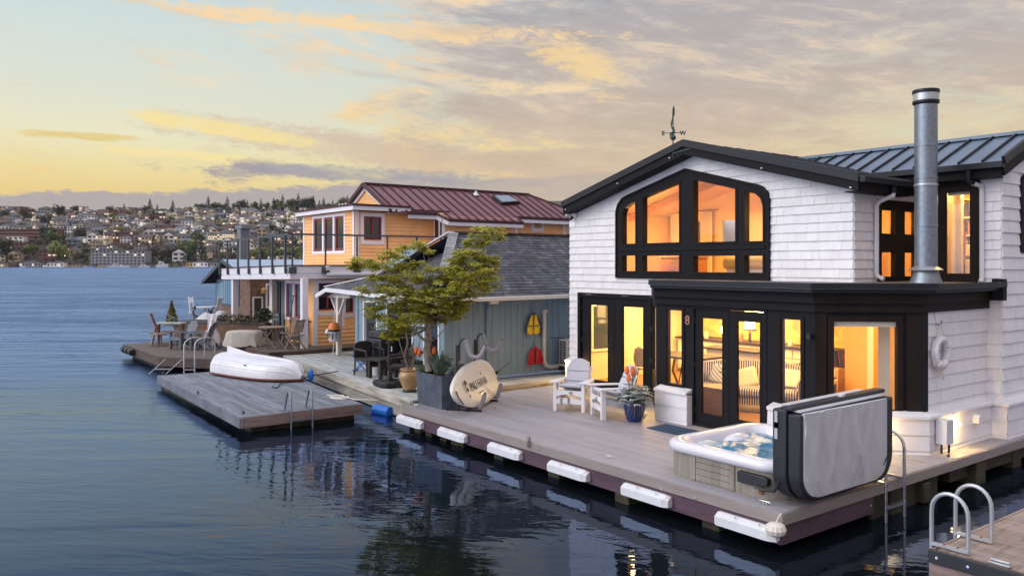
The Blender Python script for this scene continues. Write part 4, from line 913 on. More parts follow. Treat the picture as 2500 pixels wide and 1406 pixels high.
# study behind the tall window
mb = MB(); mb.box(-1.2, YB + .15, 3.06, XB - .14, 9.4, 3.10); mb.box(XR - .1, YJ + .11, 3.06, -1.2, 9.4, 3.10); mk('study_floor', mb, ir_floor, H, smooth=0)
mb = MB(); mb.box(XR - .13, 7.3, 3.1, XR - .1, 9.4, 5.0); mb.box(-.42, YB + .14, 3.1, -.39, 9.4, 5.0); mb.box(XR - .12, 8.6, 3.1, -.4, 8.65, 5.0); mb.box(-1.2, YB + .14, 5.0, -.4, 8.6, 5.04); mb.box(XR - .1, YJ + .12, 5.0, -1.2, 8.6, 5.04); mk('study_wall', mb, ir_wall, H, smooth=0)
t = thing('bookcase', 'built-in bookcase with books in the tall right window', 'bookcase', (-1.2, 8.4, 3.1))
mb = MB()
for z in (3.1, 3.62, 3.95, 4.3, 4.65): mb.box(XR - .08, 8.28, z, -.45, 8.58, z + .03)
for x in (XR - .08, -1.2, -.48): mb.box(x, 8.28, 3.1, x + .03, 8.58, 4.9)
mk('shelf', mb, ir_wall, t, smooth=0)
for z in (3.65, 3.98, 4.33):
    x = XR
    while x < -.55:
        w = random.uniform(.025, .05)
        if abs(x + 1.2) > .06 and random.random() < .85:
            m = MB(); m.box(x, 8.33, z, x + w - .004, 8.5, z + random.uniform(.2, .28)); mk('book', m, random.choice([ir_dark, ir_wood2, nav_v, red_tr, slate_pl]), t, smooth=0)
        x += w
t = thing('desk_chair', 'dark high-backed chair at the desk in the tall right window', 'chair', (-1.35, 7.6, 3.1)); mb = MB(); mb.box(-1.62, 7.4, 3.5, -1.2, 7.8, 3.56); mk('seat', mb, ir_dark, t, bevel=.01); mb = MB(); mb.prism([(-1.62, 3.5), (-1.2, 3.5), (-1.17, 4.0), (-1.65, 4.0)], FY_, 7.38, 7.42); mk('backrest', mb, ir_wood2, t)
for a in (-1.6, -1.22):
    for b in (7.42, 7.78): mk('leg', MB().tube([(a, b, 3.1), (a, b, 3.5)], .018, 6), ir_dark, t)
t = thing('desk', 'cream writing desk with drawers in the tall right window', 'desk', (-1.5, 8.0, 3.1)); mb = MB(); mb.box(-1.9, 7.95, 3.1, -1.0, 8.26, 3.78); mk('cabinet', mb, ir_white, t, bevel=.01); mb = MB(); mb.box(-1.85, 7.93, 3.55, -1.05, 7.948, 3.74); mk('drawer', mb, ir_white, t, bevel=.006)
WARM = (1, .60, .20)
arealt((-7.2, 6.4, 2.9), 2.6, 2.4, 230, (1, .62, .22)); arealt((-6.4, 8.0, 2.2), 4.5, .3, 90, (1, .60, .14)); arealt((-3.6, 4.6, 2.9), 2.0, 1.6, 100, (1, .62, .24)); arealt((-1.8, 5.4, 2.9), 1.2, 1.4, 85, (1, .48, .12))
arealt((-1.8, 7.8, 2.85), 1.5, 1.2, 60, (1, .48, .10)); arealt((-5.4, 6.8, 4.75), 3.0, 1.6, 120, (1, .62, .25)); point((-7.8, 5.6, 3.9), 80, (1, .62, .20), .15); point((-3.0, 6.0, 4.3), 95, (1, .62, .20), .15)
point((-1.2, 7.4, 4.7), 70, (1, .55, .14), .12); point((-8.3, 7.4, 3.9), 20, (1, .6, .3), .15)
# ---------------------------------------------------------------- docks and decks
def clipbox(u0, u1): pass
def boards(name, poly, z, w, ang, mats, parent, gap=.006, th=.03, lmax=4.8, jit=.0015):
    """planks over a convex-ish polygon (XY), running along direction ang"""
    c, s = math.cos(ang), math.sin(ang); q = [(x * c + y * s, -x * s + y * c) for x, y in poly]
    v0 = min(p[1] for p in q); v1 = max(p[1] for p in q); u0 = min(p[0] for p in q); u1 = max(p[0] for p in q); mb = MB(); v = v0
    while v < v1:
        band = clip(clip(q, 0, -1, -(v + gap / 2)), 0, 1, v + w - gap / 2)
        if len(band) > 2:
            u = u0 - random.uniform(0, lmax)
            while u < u1:
                L = random.uniform(lmax * .6, lmax); pc = clip(clip(band, -1, 0, -(u + .001)), 1, 0, u + L - .001)
                if len(pc) > 2 and abs(area(pc)) > 1e-4:
                    zz = z + random.uniform(-jit, jit); mb.prism(pc, lambda a, b, n: (a * c - b * s, a * s + b * c, n), zz - th, zz)
                u += L
        v += w
    return mk(name, mb, mats, parent, smooth=0, merge=False)
def edging(name, pts, z0, z1, mats, parent, th=.04, closed=False, joints=2.4):
    mb = MB(); P = [Vector((*p, 0)) for p in pts]
    for a, b in zip(P, P[1:]):
        L = (b - a).length; n = max(1, round(L / joints)); d = (b - a) / n
        for i in range(n): mb.beam(a + d * i + d.normalized() * .0015 + Vector((0, 0, (z0 + z1) / 2)), a + d * (i + 1) - d.normalized() * .0015 + Vector((0, 0, (z0 + z1) / 2)), th, z1 - z0)
    return mk(name, mb, mats, parent, smooth=0, bevel=.004)
def cleat(x, y, z, rz, parent, mats=steel, s=.62):
    M = Matrix.Translation((x, y, z)) @ Matrix.Rotation(rz, 4, 'Z') @ Matrix.Scale(s, 4); m = MB()
    m.tube([(-.13, 0, .055), (-.08, 0, .06), (.08, 0, .06), (.13, 0, .055)], [.009, .014, .014, .009], 8, M=M)
    for a in (-.035, .035): m.tube([(a, 0, 0), (a, 0, .06)], [.02, .011], 8, M=M)
    return mk('cleat', m, mats, parent)
DK = thing('front_deck', 'grey composite deck with purple edge beam in front of the white houseboat', 'deck', (-4.5, 0, .5))
dpoly = [(-8.93, 0), (0, 0), (0, 12), (-9.7, 12), (-9.36, 2.8)]
bd = .15
boards('decking', [(-8.78, bd), (-bd, bd), (-bd, 3.6), (-9.2, 3.6), (-9.12, 2.2)], .5, .139, 0, deck_m, DK)
boards('decking', [(-9.2, 3.605), (-bd, 3.605), (-bd, 6.2), (-9.3, 6.2)], .5, .139, 0, deck_m, DK)
boards('decking', [(XS - .5, 6.205), (-bd, 6.205), (-bd, 12), (XS - .5, 12)], .5, .139, 0, deck_m, DK)
boards('border_board', [(-8.95, -.02), (.02, -.02), (.02, bd - .006), (-8.95, bd - .006)], .502, .175, 0, deck_m, DK, lmax=5)
boards('border_board', [(-bd + .006, bd), (.02, bd), (.02, 12), (-bd + .006, 12)], .502, .175, math.pi / 2, deck_m, DK, lmax=5)
boards('border_board', [(-8.95, bd), (-8.79, bd), (-9.14, 2.3), (-9.3, 2.3)], .502, .4, math.pi / 2, deck_m, DK, lmax=5)
edging('fascia', [(-8.95, -.028), (.045, -.028)], .355, .495, deck_f, DK, .03, joints=4.3)
edging('fascia', [(.03, -.03), (.03, 12)], .355, .495, deck_f, DK, .03, joints=3.)
edging('fascia', [(-8.93, 0), (-9.36, 2.8)], .355, .495, deck_f, DK, .03)
edging('beam', [(-9.0, .02), (0, .02)], .115, .35, purple, DK, .06, joints=9)
edging('beam', [(-.02, -.01), (-.02, 2.02)], .115, .35, purple, DK, .06, joints=9)
mb = MB(); mb.box(-9.2, .10, .30, -.10, 12, .46); mk('substructure', mb, black_sub, DK, smooth=0)
mb = MB()
for x in (-8.7, -7.3, -5.9, -4.4, -2.75, -1.25): mb.box(x, .08 if x != -2.75 else -.03, -.1, x + .28, 3, .12)
for y, l in ((2.5, .2), (3.6, .14), (5.0, .22), (6.6, .12)): mb.box(-1.2, y, -.1, l - .2, y + .34, .34)
mb.box(-.12, 2.1, -.02, -.06, 3.5, .30); mb.box(-.2, 3.3, .02, .05, 3.5, .3); mb.box(-.35, 4.4, .1, -.1, 9, .3)
mk('float_timber', mb, green_wd, DK, smooth=0, bevel=.015)
mb = MB()
for x in (-8.6, -8.15, -7.6, -7.0): mb.tube([(x, .1, .0), (x + .02, 3, .0)], .12, 12)
mk('float_log', mb, green_wd, DK)
for px, py in ((1208, 998), (1483, 1118), (1867, 1231)): g = G(px, py); cleat(g.x, max(g.y, .06), .503, .0, DK)
g = G(2320, 1116); cleat(-.10, g.y, .503, math.pi / 2, DK, blk_plas); g = G(1011, 989); cleat(-8.75, .16, .503, .1, DK)
m = MB(); g = FY(1293, 1080, -.05); m.box(g.x - .05, -.075, g.z - .06, g.x + .02, -.045, g.z + .10); m.tube([(g.x, -.07, g.z + .06), (g.x, -.11, g.z), (g.x, -.08, g.z - .08)], .012, 6); mk('mooring_hook', m, deck_f, DK)
for px, py in ((1120, 1041), (1223, 1071), (1463, 1145), (1616, 1193), (1698, 1216), (2127, 1235)):
    g = FY(px, py, -.06) if px < 1900 else FX(px, py, .06)
    m = MB(); m.tube([(g.x, g.y, g.z + .02), (g.x, g.y - .02, g.z), (g.x, g.y, g.z - .02)], .005, 6); mk('hook', m, chrome, DK)
# fenders along the beam
fx = [(968, 1027, 1008, 1040, 'first white vinyl dock fender at the planter end of the purple beam'), (1068, 1133, 1038, 1072, 'white vinyl dock fender below the surfboard rack, second from the planter end'), (1190, 1267, 1073, 1115, 'white vinyl dock fender third from the planter end of the beam'),
      (1336, 1431, 1120, 1170, 'white vinyl dock fender below the white chairs, fourth from the planter end'), (1516, 1631, 1178, 1239, 'long white dock fender left of the hot tub corner, second from the deck corner'), (1745, 1893, 1255, 1328, 'largest white dock fender nearest the deck corner under the hot tub')]
for a, b, ya_, yb_, lb in fx:
    x0 = FY(a, ya_, -.10).x; x1 = FY(b, yb_, -.10).x
    t = thing('dock_fender', lb, 'fender', ((x0 + x1) / 2, -.06, .23), group='white fenders along the purple beam')
    mb = MB(); prof = [(-.015, .078), (-.05, .078), (-.115, .025), (-.115, -.085), (-.015, -.09)]
    k = len(prof); pts = []
    for x, sc, dxx in ((x0, .85, 0), (x0 + .03, 1, 0), (x1 - .13, 1, 0), (x1 - .05, .9, 0), (x1, .8, 0)):
        for y, z in prof: pts.append((x, y * (1 if sc == 1 else sc + .1), .235 + z * sc))
    fs = [(i * k + j, i * k + (j + 1) % k, (i + 1) * k + (j + 1) % k, (i + 1) * k + j) for i in range(4) for j in range(k)] + [tuple(range(k)), tuple(range(4 * k, 5 * k))[::-1]]
    mb.add(pts, fs); mk('fender_body', mb, fend_m, t, smooth=0, bevel=.003)
    for u in (.35, .75): m = MB(); m.ball((x0 + (x1 - x0) * u, -.10, .312), .012, 8); mk('bolt', m, steel, t)
t = thing('round_fender', 'round ribbed white fender hanging at the deck corner', 'fender', (.0, -.10, .3)); m = MB(); n = 28
pr = [(0, -.078), (.06, -.075), (.10, -.05), (.118, 0), (.10, .05), (.06, .075), (.0, .08)]
vs = []
for r_, z in pr:
    for j in range(n): k = 1 + .05 * (-1) ** j; a = 2 * math.pi * j / n; vs.append((.02 + r_ * k * math.cos(a), -.14 + r_ * k * math.sin(a), .335 + z))
m.add(vs, [(i * n + j, i * n + (j + 1) % n, (i + 1) * n + (j + 1) % n, (i + 1) * n + j) for i in range(6) for j in range(n)]); mk('fender_body', m, pm('ivory_vinyl', (.62, .58, .50), .5, var=.1), t)
m = MB(); m.tube([(.02, -.14, .40), (.03, -.10, .47), (.03, -.04, .50)], .008, 6); mk('cord', m, rope_m, t); m = MB(); m.tube([(.02, -.14, .26), (.02, -.13, .18)], .012, 6); mk('cord', m, rope_m, t)
# ladders
def arch(p, q, h, r_, n=10, dz=0):
    """inverted U from foot p up and over to q"""
    p = Vector(p); q = Vector(q); w = (q - p); w.z = 0; rad_ = w.length / 2; top = max(p.z, q.z) + h - rad_; d = w.normalized(); c = p + w / 2
    pts = [p] + [Vector((c.x, c.y, top)) - d * rad_ * math.cos(math.pi * i / n) + Vector((0, 0, rad_ * math.sin(math.pi * i / n))) for i in range(n + 1)] + [q]
    return [tuple(v) for v in pts]
t = thing('swim_ladder', 'steel swim ladder hooked on the deck side beside the hot tub cover', 'ladder', (.1, 2.4, .5))
for y in (2.13, 2.61):
    m = MB(); P = arch((-.28, y, .52), (.12, y, -.35), 0, .02); c_ = 1.13
    P = [(-.30, y, .52), (-.30, y, .92)] + [(-.09 - .21 * math.cos(math.pi * i / 10), y, .92 + .20 * math.sin(math.pi * i / 10)) for i in range(1, 10)] + [(.12, y, .90), (.12, y, -.45)]
    m.tube(P, .021, 12); mk('handrail', m, steel, t)
    m = MB(); m.beam((-.30, y, .52), (.12, y, .52), .05, .02); mk('foot_plate', m, steel, t)
for z in (.19, -.1): m = MB(); m.beam((.12, 2.14, z), (.12, 2.60, z), .055, .025); mk('rung', m, steel, t)
# near right dock
ND = thing('near_dock', 'brown plank dock corner with black rubber edge at the bottom right', 'dock', (2.4, 1.2, .5))
near_wd = pm('brown_grey_planks', (.26, .20, .17), .62, var=.25, vs=2, bump=.4, bs=20, isl=.1, stretch=(5, .7, 1), col2=(.17, .12, .10), c2lo=.55, c2hi=.62)
npoly = [(1.66, .2), (7, .2), (7, 5), (1.66, 5)]
boards('decking', [(1.68, .22), (7, .22), (7, 5), (1.68, 5)], .5, .135, 0, near_wd, ND)
boards('edge_board', [(1.645, .18), (1.675, .18), (1.675, 5), (1.645, 5)], .503, .3, math.pi / 2, near_wd, ND)
mb = MB(); mb.box(1.63, .13, .37, 7, .175, .505); mk('rubber_edge', mb, blk_plas, ND, bevel=.01)
m = MB()
for x in (1.72, 2.02, 2.4): m = MB(); m.tube([(x, .12, .44), (x, .13, .44)], .014, 8); mk('bolt', m, chrome, ND)
mb = MB(); mb.box(1.62, .18, .12, 7, .23, .365); mb.box(1.62, .23, .15, 1.66, 5, .49); mk('side_timber', mb, float_sd, ND, bevel=.006)
mb = MB(); mb.box(1.7, .3, .0, 6, 4, .3); mk('float', mb, black_sub, ND)
g = G(2441, 1379); m = MB(); m.box(g.x - .10, g.y - .035, .503, g.x + .10, g.y + .035, .525); m.tube([(g.x - .09, g.y, .54), (g.x + .09, g.y, .54)], .013, 8); mk('pop_up_cleat', m, alum, ND, bevel=.012)
t = thing('dock_ladder', 'aluminium ladder with two tall arched handrails on the near dock', 'ladder', (1.8, .5, .5))
for y in (.27, .80):
    x0, x1 = 1.60, 1.96
    zt = .5 + (.60)
    P = [(x0, y, -.4), (x0, y, .85)] + [(1.78 - .18 * math.cos(math.pi * i / 12), y, .87 + .20 * math.sin(math.pi * i / 12)) for i in range(1, 12)] + [(x1, y, .85), (x1, y, .52)]
    m = MB(); m.tube(P, .0215, 14); mk('handrail', m, alum, t)
    m = MB(); m.beam((x0, y, .53), (x1, y, .53), .045, .028); mk('foot_plate', m, alum, t)
    for q in (.35, .72): m = MB(); m.ball((x0 + (x1 - x0) * q, y, .546), .014, 6); mk('bolt', m, rust, t)
m = MB(); m.beam((1.60, .28, .20), (1.60, .79, .20), .06, .025); mk('rung', m, alum, t)
# float dock with ladder
FD = thing('float_dock', 'low weathered grey plank float with the upturned boat on it', 'dock', (-14, -1.5, .35))
fA, fB, fC, fD = (-17.95, -2.65), (-10.45, -2.86), (-10.45, -.20), (-17.9, .55)
boards('decking', [(fA[0] + .14, fA[1] + .14), (fB[0] - .14, fB[1] + .14), (fC[0] - .14, fC[1]), (fD[0] + .14, fD[1])], .35, .145, math.atan2(-.21, 7.5), grey_wd, FD, lmax=3.5)
boards('border_board', [fA, fB, (fB[0], fB[1] + .13), (fA[0], fA[1] + .13)], .353, .25, math.atan2(-.21, 7.5), grey_wd, FD, lmax=4)
boards('border_board', [(fB[0] - .13, fB[1] + .135), (fB[0], fB[1] + .135), fC, (fC[0] - .13, fC[1])], .353, .2, math.pi / 2, grey_wd, FD, lmax=4)
edging('side_timber', [fA, fB], .13, .345, grey_wd, FD, .05, joints=8); edging('side_timber', [(fB[0] + .01, fB[1]), fC], .13, .345, float_sd, FD, .05, joints=8); edging('side_timber', [fA, fD], .13, .345, grey_wd, FD, .05, joints=8)
mb = MB(); mb.box(fA[0] + .15, fB[1] + .25, -.2, fB[0] - .15, -.3, .2); mk('float', mb, green_wd, FD, bevel=.04)
for px, py in ((478, 961), (588, 1010), (393, 914)): g = G(px, py, .36); cleat(g.x, g.y + .05, .36, 0, FD, blk_plas, .8)
t = thing('float_ladder', 'galvanised folding ladder at the near end of the grey float', 'ladder', (-10.4, -1.8, .35))
l0, l1 = G(709, 1035, .35), G(764, 1022, .35)
l0 = (-10.40, -2.05 + .1); ya1 = FX(711, 1040, -10.38).y; ya2 = FX(763, 1030, -10.38).y
for y in (ya1, ya2):
    m = MB(); m.tube([(-10.38, y, -.4), (-10.38, y, .62), (-10.42, y, .72), (-10.50, y, .76), (-10.58, y, .72), (-10.74, y, .36)], .02, 8); mk('handrail', m, galv, t)
    m = MB(); m.beam((-10.74, y, .365), (-10.42, y, .365), .04, .02); mk('foot_plate', m, galv, t)
for z in (.18, -.08): m = MB(); m.beam((-10.38, ya1, z), (-10.38, ya2, z), .06, .025); mk('rung', m, galv, t)
# upturned dinghy
def dinghy():
    t = thing('upturned_dinghy', 'white rowing dinghy lying upside down on the grey float', 'boat', (-15.6, -.9, .35))
    # length axis from transom (left, far) to bow (right)
    p0 = G(516, 912, .36); p1 = G(709, 934, .36)
    A = Vector((p0.x, p0.y + .45, .36)); B = Vector((p1.x, p1.y + .30, .36)); ax = (B - A); L = ax.length; ax.normalize(); sd = Vector((-ax.y, ax.x, 0))
    n = 22; mseg = 16; vs = []; fs = []
    for i in range(n + 1):
        u = i / n
        w = .64 * (1 - max(0, (u - .5) / .5) ** 3.) * (.86 + .14 * min(1, u / .35)) + .015
        hgt = .52 * (1 - .22 * u ** 1.5) * (1 - .82 * max(0, (u - .86) / .14) ** 2.4) + .03
        lift = .10 * (max(0, u - .5) * 2) ** 2 * 0
        for j in range(mseg + 1):
            a = math.pi * j / mseg; ca, sa = math.cos(a), math.sin(a)
            yy = -w * math.copysign(abs(ca) ** .65, ca); zz = .36 + .04 + hgt * (abs(sa) ** .72)
            # lapped strakes
            st = .012 * ((abs(sa) * 5) % 1.0) if sa < .55 else 0
            vs.append(tuple(A + ax * (u * L) + sd * (yy * (1 + st)) + Vector((0, 0, zz - .36 - .0))))
    for i in range(n):
        for j in range(mseg): fs.append((i * (mseg + 1) + j, i * (mseg + 1) + j + 1, (i + 1) * (mseg + 1) + j + 1, (i + 1) * (mseg + 1) + j))
    fs.append(tuple(range(mseg + 1)))
    m = MB(); m.add(vs, fs); mk('hull', m, pm('white_gelcoat', (.63, .64, .68), .35, var=.07, vs=3, coat=.2, col2=(.48, .47, .46), c2lo=.60, c2hi=.78), t, smooth=.5)
    m = MB(); path1 = [vs[i * (mseg + 1)] for i in range(n + 1)]; path2 = [vs[i * (mseg + 1) + mseg] for i in range(n + 1)][::-1]
    m.tube([(p[0], p[1], p[2] + .01) for p in path1 + path2], .03, 6); mk('gunwale', m, pm('red_brown_rubbing_strake', (.13, .03, .02), .6, var=.2), t)
    m = MB(); mid = mseg // 2; kp = [vs[i * (mseg + 1) + mid] for i in range(n + 1)]
    for i in range(n): m.beam((kp[i][0], kp[i][1], kp[i][2] + .012), (kp[i + 1][0], kp[i + 1][1], kp[i + 1][2] + .012), .035, .04)
    k0 = Vector(kp[0]); k1 = Vector(kp[9]); m.add([tuple(k0 + sd * .02), tuple(k1 + sd * .02), tuple(k0 + Vector((0, 0, .16)) + sd * .02 - ax * .0), tuple(k0 - sd * .02), tuple(k1 - sd * .02), tuple(k0 + Vector((0, 0, .16)) - sd * .02)], [(0, 1, 2), (3, 5, 4), (0, 3, 4, 1), (1, 4, 5, 2), (0, 2, 5, 3)])
    mk('keel', m, white_pt, t)
    for jj in (2, 4, mseg - 4, mseg - 2): mk('strake', MB().tube([vs[i * (mseg + 1) + jj] for i in range(n)], .013, 5), white_pt, t)
    for off, st_ in ((.25, 2), (.45, 3)):
        pass
    q = FA and [Vector(vs[11 * (mseg + 1) + k]) for k in (3, 13)]
    for c_ in q: mk('maker_mark', MB().ball(tuple(c_), .05, 8, sc=(1.6, .5, .35)), dk_rope, t)
    e = Vector(vs[n * (mseg + 1) + mid]); m = MB(); m.tube([tuple(e), tuple(e + ax * .12 + Vector((0, 0, -.2))), tuple(e + ax * .35 + sd * -.1 + Vector((0, 0, -.25)))], .012, 6); mk('bow_rope', m, dk_rope, t)
dinghy()
def rope(name, lb, pts, mats, r_=.012, cat='rope'):
    m = MB(); P = [Vector(p) for p in pts]; Q = []
    for i in range(len(P) - 1):
        p0, p1, p2, p3 = P[max(i - 1, 0)], P[i], P[i + 1], P[min(i + 2, len(P) - 1)]
        for k in range(6):
            t = k / 6; Q.append(.5 * ((2 * p1) + (p2 - p0) * t + (2 * p0 - 5 * p1 + 4 * p2 - p3) * t * t + (3 * p1 - p0 - 3 * p2 + p3) * t ** 3))
    Q.append(P[-1]); m.tube(Q, r_, 6); return tag(mk(name, m, mats), lb, cat)
g = G(835, 972, .37)
rope('coiled_rope', 'loose white rope tangle on the corner of the grey float', [(g.x + dx_, g.y + dy_, .375 + .01 * (i % 2)) for i, (dx_, dy_) in enumerate(((-.6, -.1), (-.3, .15), (0, .0), (-.35, -.15), (-.1, .2), (.2, -.05), (-.15, -.2), (.05, .1), (.35, .15), (.6, .3), (.75, .5)))], rope_m, .014)
g1, g2 = G(664, 943, .37), G(728, 928, .37)
rope('bow_line', 'dark mooring line from the dinghy bow across the float', [(g1.x, g1.y, .375), (g1.x + .3, g1.y + .02, .375), ((g1.x + g2.x) / 2, (g1.y + g2.y) / 2 - .1, .38), (g2.x, g2.y, .40), (g2.x + .2, g2.y + .5, .5), (g2.x + .3, g2.y + 1.0, .56)], dk_rope, .014)
m = MB(); m.lathe([(.0, -.17), (.06, -.14), (.085, 0), (.06, .1), (.03, .15), (0, .16)], (g2.x + .12, g2.y + .3, .50), 14); mk_ = mk('blue_fender', m, blue_pl); tag(mk_, 'small blue fender on the dark line beside the pale dock', 'fender')
# neighbour's pale dock
PD = thing('pale_plank_dock', 'pale weathered plank dock in front of the blue cottage', 'dock', (-14, 1.5, .5))
pA, pB = (-19.6, 1.46), (-9.38, .42)
boards('decking', [(pA[0], pA[1] + .2), (pB[0], pB[1] + .2), (-9.42, 2.6), (-9.6, 3.2), (-22, 4.8), (-20.5, 1.9)], .5, .14, math.atan2(-1.04, 10.22), pale_wd, PD, lmax=4)
boards('decking', [(-9.46, 2.4), (-9.42, 12), (-11, 12), (-11, 2.4)], .5, .14, math.atan2(-1.04, 10.22), pale_wd, PD, lmax=4)
boards('border_board', [pA, pB, (pB[0] + .02, pB[1] + .19), (pA[0], pA[1] + .19)], .506, .3, math.atan2(-1.04, 10.22), pale_wd, PD, lmax=5)
edging('side_timber', [pA, pB], .30, .495, pale_sd, PD, .05, joints=5); edging('side_timber', [(pB[0] + .02, pB[1]), (-9.42, 2.6), (-9.50, 9)], .30, .497, pale_sd, PD, .06, joints=3)
edging('lower_beam', [(pA[0], pA[1] + .12), (pB[0] - .25, pB[1] + .12)], .02, .295, pale_sd, PD, .07, joints=9)
mb = MB(); mb.box(-9.62, .65, .02, -9.55, 5, .29); mb.box(-19, 2.0, .1, -9.7, 3, .4); mk('substructure', mb, green_wd, PD)
m = MB(); m.box(-9.95, 2.7, .5, -9.40, 8.5, .60); mk('curb_timber', m, pale_sd, PD, bevel=.01)
t = thing('blue_barrel', 'blue plastic float barrel under the pale dock corner', 'barrel', (-9.9, .9, .1)); m = MB(); g = G(930, 1008, .12); m.tube([(g.x - .75, g.y + .25, .06), (g.x - .2, g.y + .35, .06)], .13, 16); mk('barrel_body', m, blue_pl, t, bevel=.01)
# ---------------------------------------------------------------- things on the front deck
def adirondack(name, lb, loc, rz, mat, cushion=None, group=None, cat='chair', straight=True):
    t = thing(name, lb, cat, loc, rz, group)
    def P(n, mb, m=mat, bev=.006, par=None, **k): return mk(n, mb, m, par or t, world=False, bevel=bev, smooth=0 if bev else .6, **k)
    for s in (-1, 1):
        mb = MB(); mb.box(s * .29 - .035, -.40, 0, s * .29 + .035, -.31, .565); P('leg', mb)
        mb = MB(); mb.prism([(-.38, .30), (-.38, .40), (.14, .27), (.52, .06), (.50, 0), (.40, 0), (.10, .17)], lambda u, v, n: (n, u, v), s * .245 - .014, s * .245 + .014); P('side_rail', mb, bev=.004)
        mb = MB(); mb.prism([(s * .225, -.44), (s * .40, -.44), (s * .41, -.30), (s * .36, .10), (s * .32, .36), (s * .24, .36), (s * .24, .0)], lambda u, v, n: (u, v, n), .565, .59); P('armrest', mb, bev=.005)
        mb = MB(); mb.box(s * .30 - .02, .24, .12, s * .30 + .02, .29, .565); P('rear_leg', mb, bev=.004)
    # arched front apron
    n = 10; top = [(-.255 + .51 * i / n, .405) for i in range(n + 1)]; bot = [(.255 - .51 * i / n, .30 - .0 + .045 * math.sin(math.pi * i / n)) for i in range(n + 1)]
    mb = MB()
    for i in range(n):
        mb.prism([top[i], top[i + 1], bot[n - i - 1], bot[n - i]], lambda u, v, q: (u, q, v), -.395, -.37)
        l0 = .24 + .035 * math.sin(math.pi * i / n); l1 = .24 + .035 * math.sin(math.pi * (i + 1) / n)
        mb.prism([(top[i][0], .16), (top[i + 1][0], .16), (top[i + 1][0], l1), (top[i][0], l0)], lambda u, v, q: (u, q, v), -.395, -.37)
    if not straight: mb = MB(); mb.box(-.255, -.395, .30, .255, -.37, .405)
    P('apron', mb, bev=0)
    mb = MB()
    for i in range(6):
        y = -.36 + i * .085; z = .40 - (y + .36) * .25; mb.cbox((0, y, z), (.54, .075, .02), rx=-.245)
    P('seat', mb, bev=.003)
    mb = MB(); ns = 7; bt = []
    for i in range(ns):
        u = -1 + 2 * (i + .5) / ns; xb = u * .20; xt = u * .285; L = .74 - .14 * u * u - (.04 if abs(u) > .8 else 0)
        d = Vector((0, .40, .917)); p0 = Vector((xb, .10, .27)); p1 = Vector((xt, .10, .27)) + d * L
        mb.beam(p0, p1, .066 + .012, .018, up=(0, -.917, .40))
    P('backrest', mb, bev=.006)
    mb = MB(); mb.beam((-.30, .255, .56), (.30, .255, .56), .06, .025); P('back_brace', mb, bev=.003)
    if cushion:
        mb = MB(); mb.box(-.25, -.40, -.035, .25, .10, .035, Matrix.Translation((0, .01, .43 - .0)) @ Matrix.Rotation(-.235, 4, 'X')); P('seat_cushion', mb, cushion, bev=.03)
        M_ = Matrix.Translation((0, .075, .33)) @ Matrix.Rotation(-.41, 4, 'X')
        mb = MB(); seg = [(0, .21), (.215, .42), (.425, .70)]
        for k, (a, b) in enumerate(seg):
            if k < 2: mb.box(-.235, -.04, a, .235, .025, b, M_)
            else:
                pts = [(-.235, a), (.235, a)] + [(.235 * math.cos(math.pi * i / 12) , a + .10 + (b - a - .10) * math.sin(math.pi * i / 12)) for i in range(13)]
                mb.prism(pts, lambda u, v, q: tuple(M_ @ Vector((u, q, v))), -.04, .025)
        P('back_cushion', mb, cushion, bev=.022)
    return t
adirondack('adirondack_chair', 'white slatted chair with pale grey cushions facing the hot tub, left of the pair', (-6.56, 2.57, .5), R(31), white_pt, cush, 'cushioned white chairs on the deck')
adirondack('adirondack_chair', 'white slatted chair with grey cushions turned to the left, next to the blue pot', (-5.455, 2.635, .5), R(-24), white_pt, cush, 'cushioned white chairs on the deck')
# plants
leaf_g = pm('leaf_green', (.075, .13, .035), .6, var=.3, vs=8, isl=.3)
leaf_s = pm('silver_leaf', (.36, .40, .38), .8, var=.2, vs=8, isl=.2)
leaf_b = pm('grey_green_leaf', (.11, .17, .12), .7, var=.25, vs=8, isl=.25)
tul = pm('orange_petal', (.80, .16, .015), .5, var=.25, vs=30, isl=.2, col2=(.9, .42, .05))
pansy_r = pm('dark_red_petal', (.10, .008, .014), .7, var=.3, isl=.4); pansy_p = pm('violet_petal', (.12, .035, .28), .7, var=.3, isl=.3); grass_m = pm('dry_grass', (.10, .09, .05), .8, var=.3)
def blade(mb, p, d, L, w, droop=.3, n=4):
    p = Vector(p); d = Vector(d).normalized(); sd = d.cross(Vector((0, 0, 1)));
    if sd.length < .1: sd = Vector((1, 0, 0))
    sd.normalize(); pts = []
    for i in range(n + 1):
        t = i / n; q = p + d * (L * t) + Vector((0, 0, -droop * L * t * t)); ww = w * math.sin(math.pi * min(.98, .12 + .85 * t)) / 2; pts.append((q - sd * ww, q + sd * ww))
    for a, b in zip(pts, pts[1:]): mb.face([a[0], a[1], b[1], b[0]])
def tuft(name, lb, c, r, h, n, mat, w=.03, droop=.4, cat='plant', spread=.5, parent=None):
    mb = MB()
    for _ in range(n):
        a = random.uniform(0, 6.283); q = random.uniform(0, r); s_ = random.uniform(.1, spread) * 1.4
        blade(mb, (c[0] + q * math.cos(a) * .5, c[1] + q * math.sin(a) * .5, c[2]), (math.cos(a) * s_, math.sin(a) * s_, 1), h * random.uniform(.6, 1.1), w * 1.3, droop)
    o = mk(name, mb, mat, parent, smooth=.9, recalc=False, merge=False)
    return tag(o, lb, cat) if parent is None else o
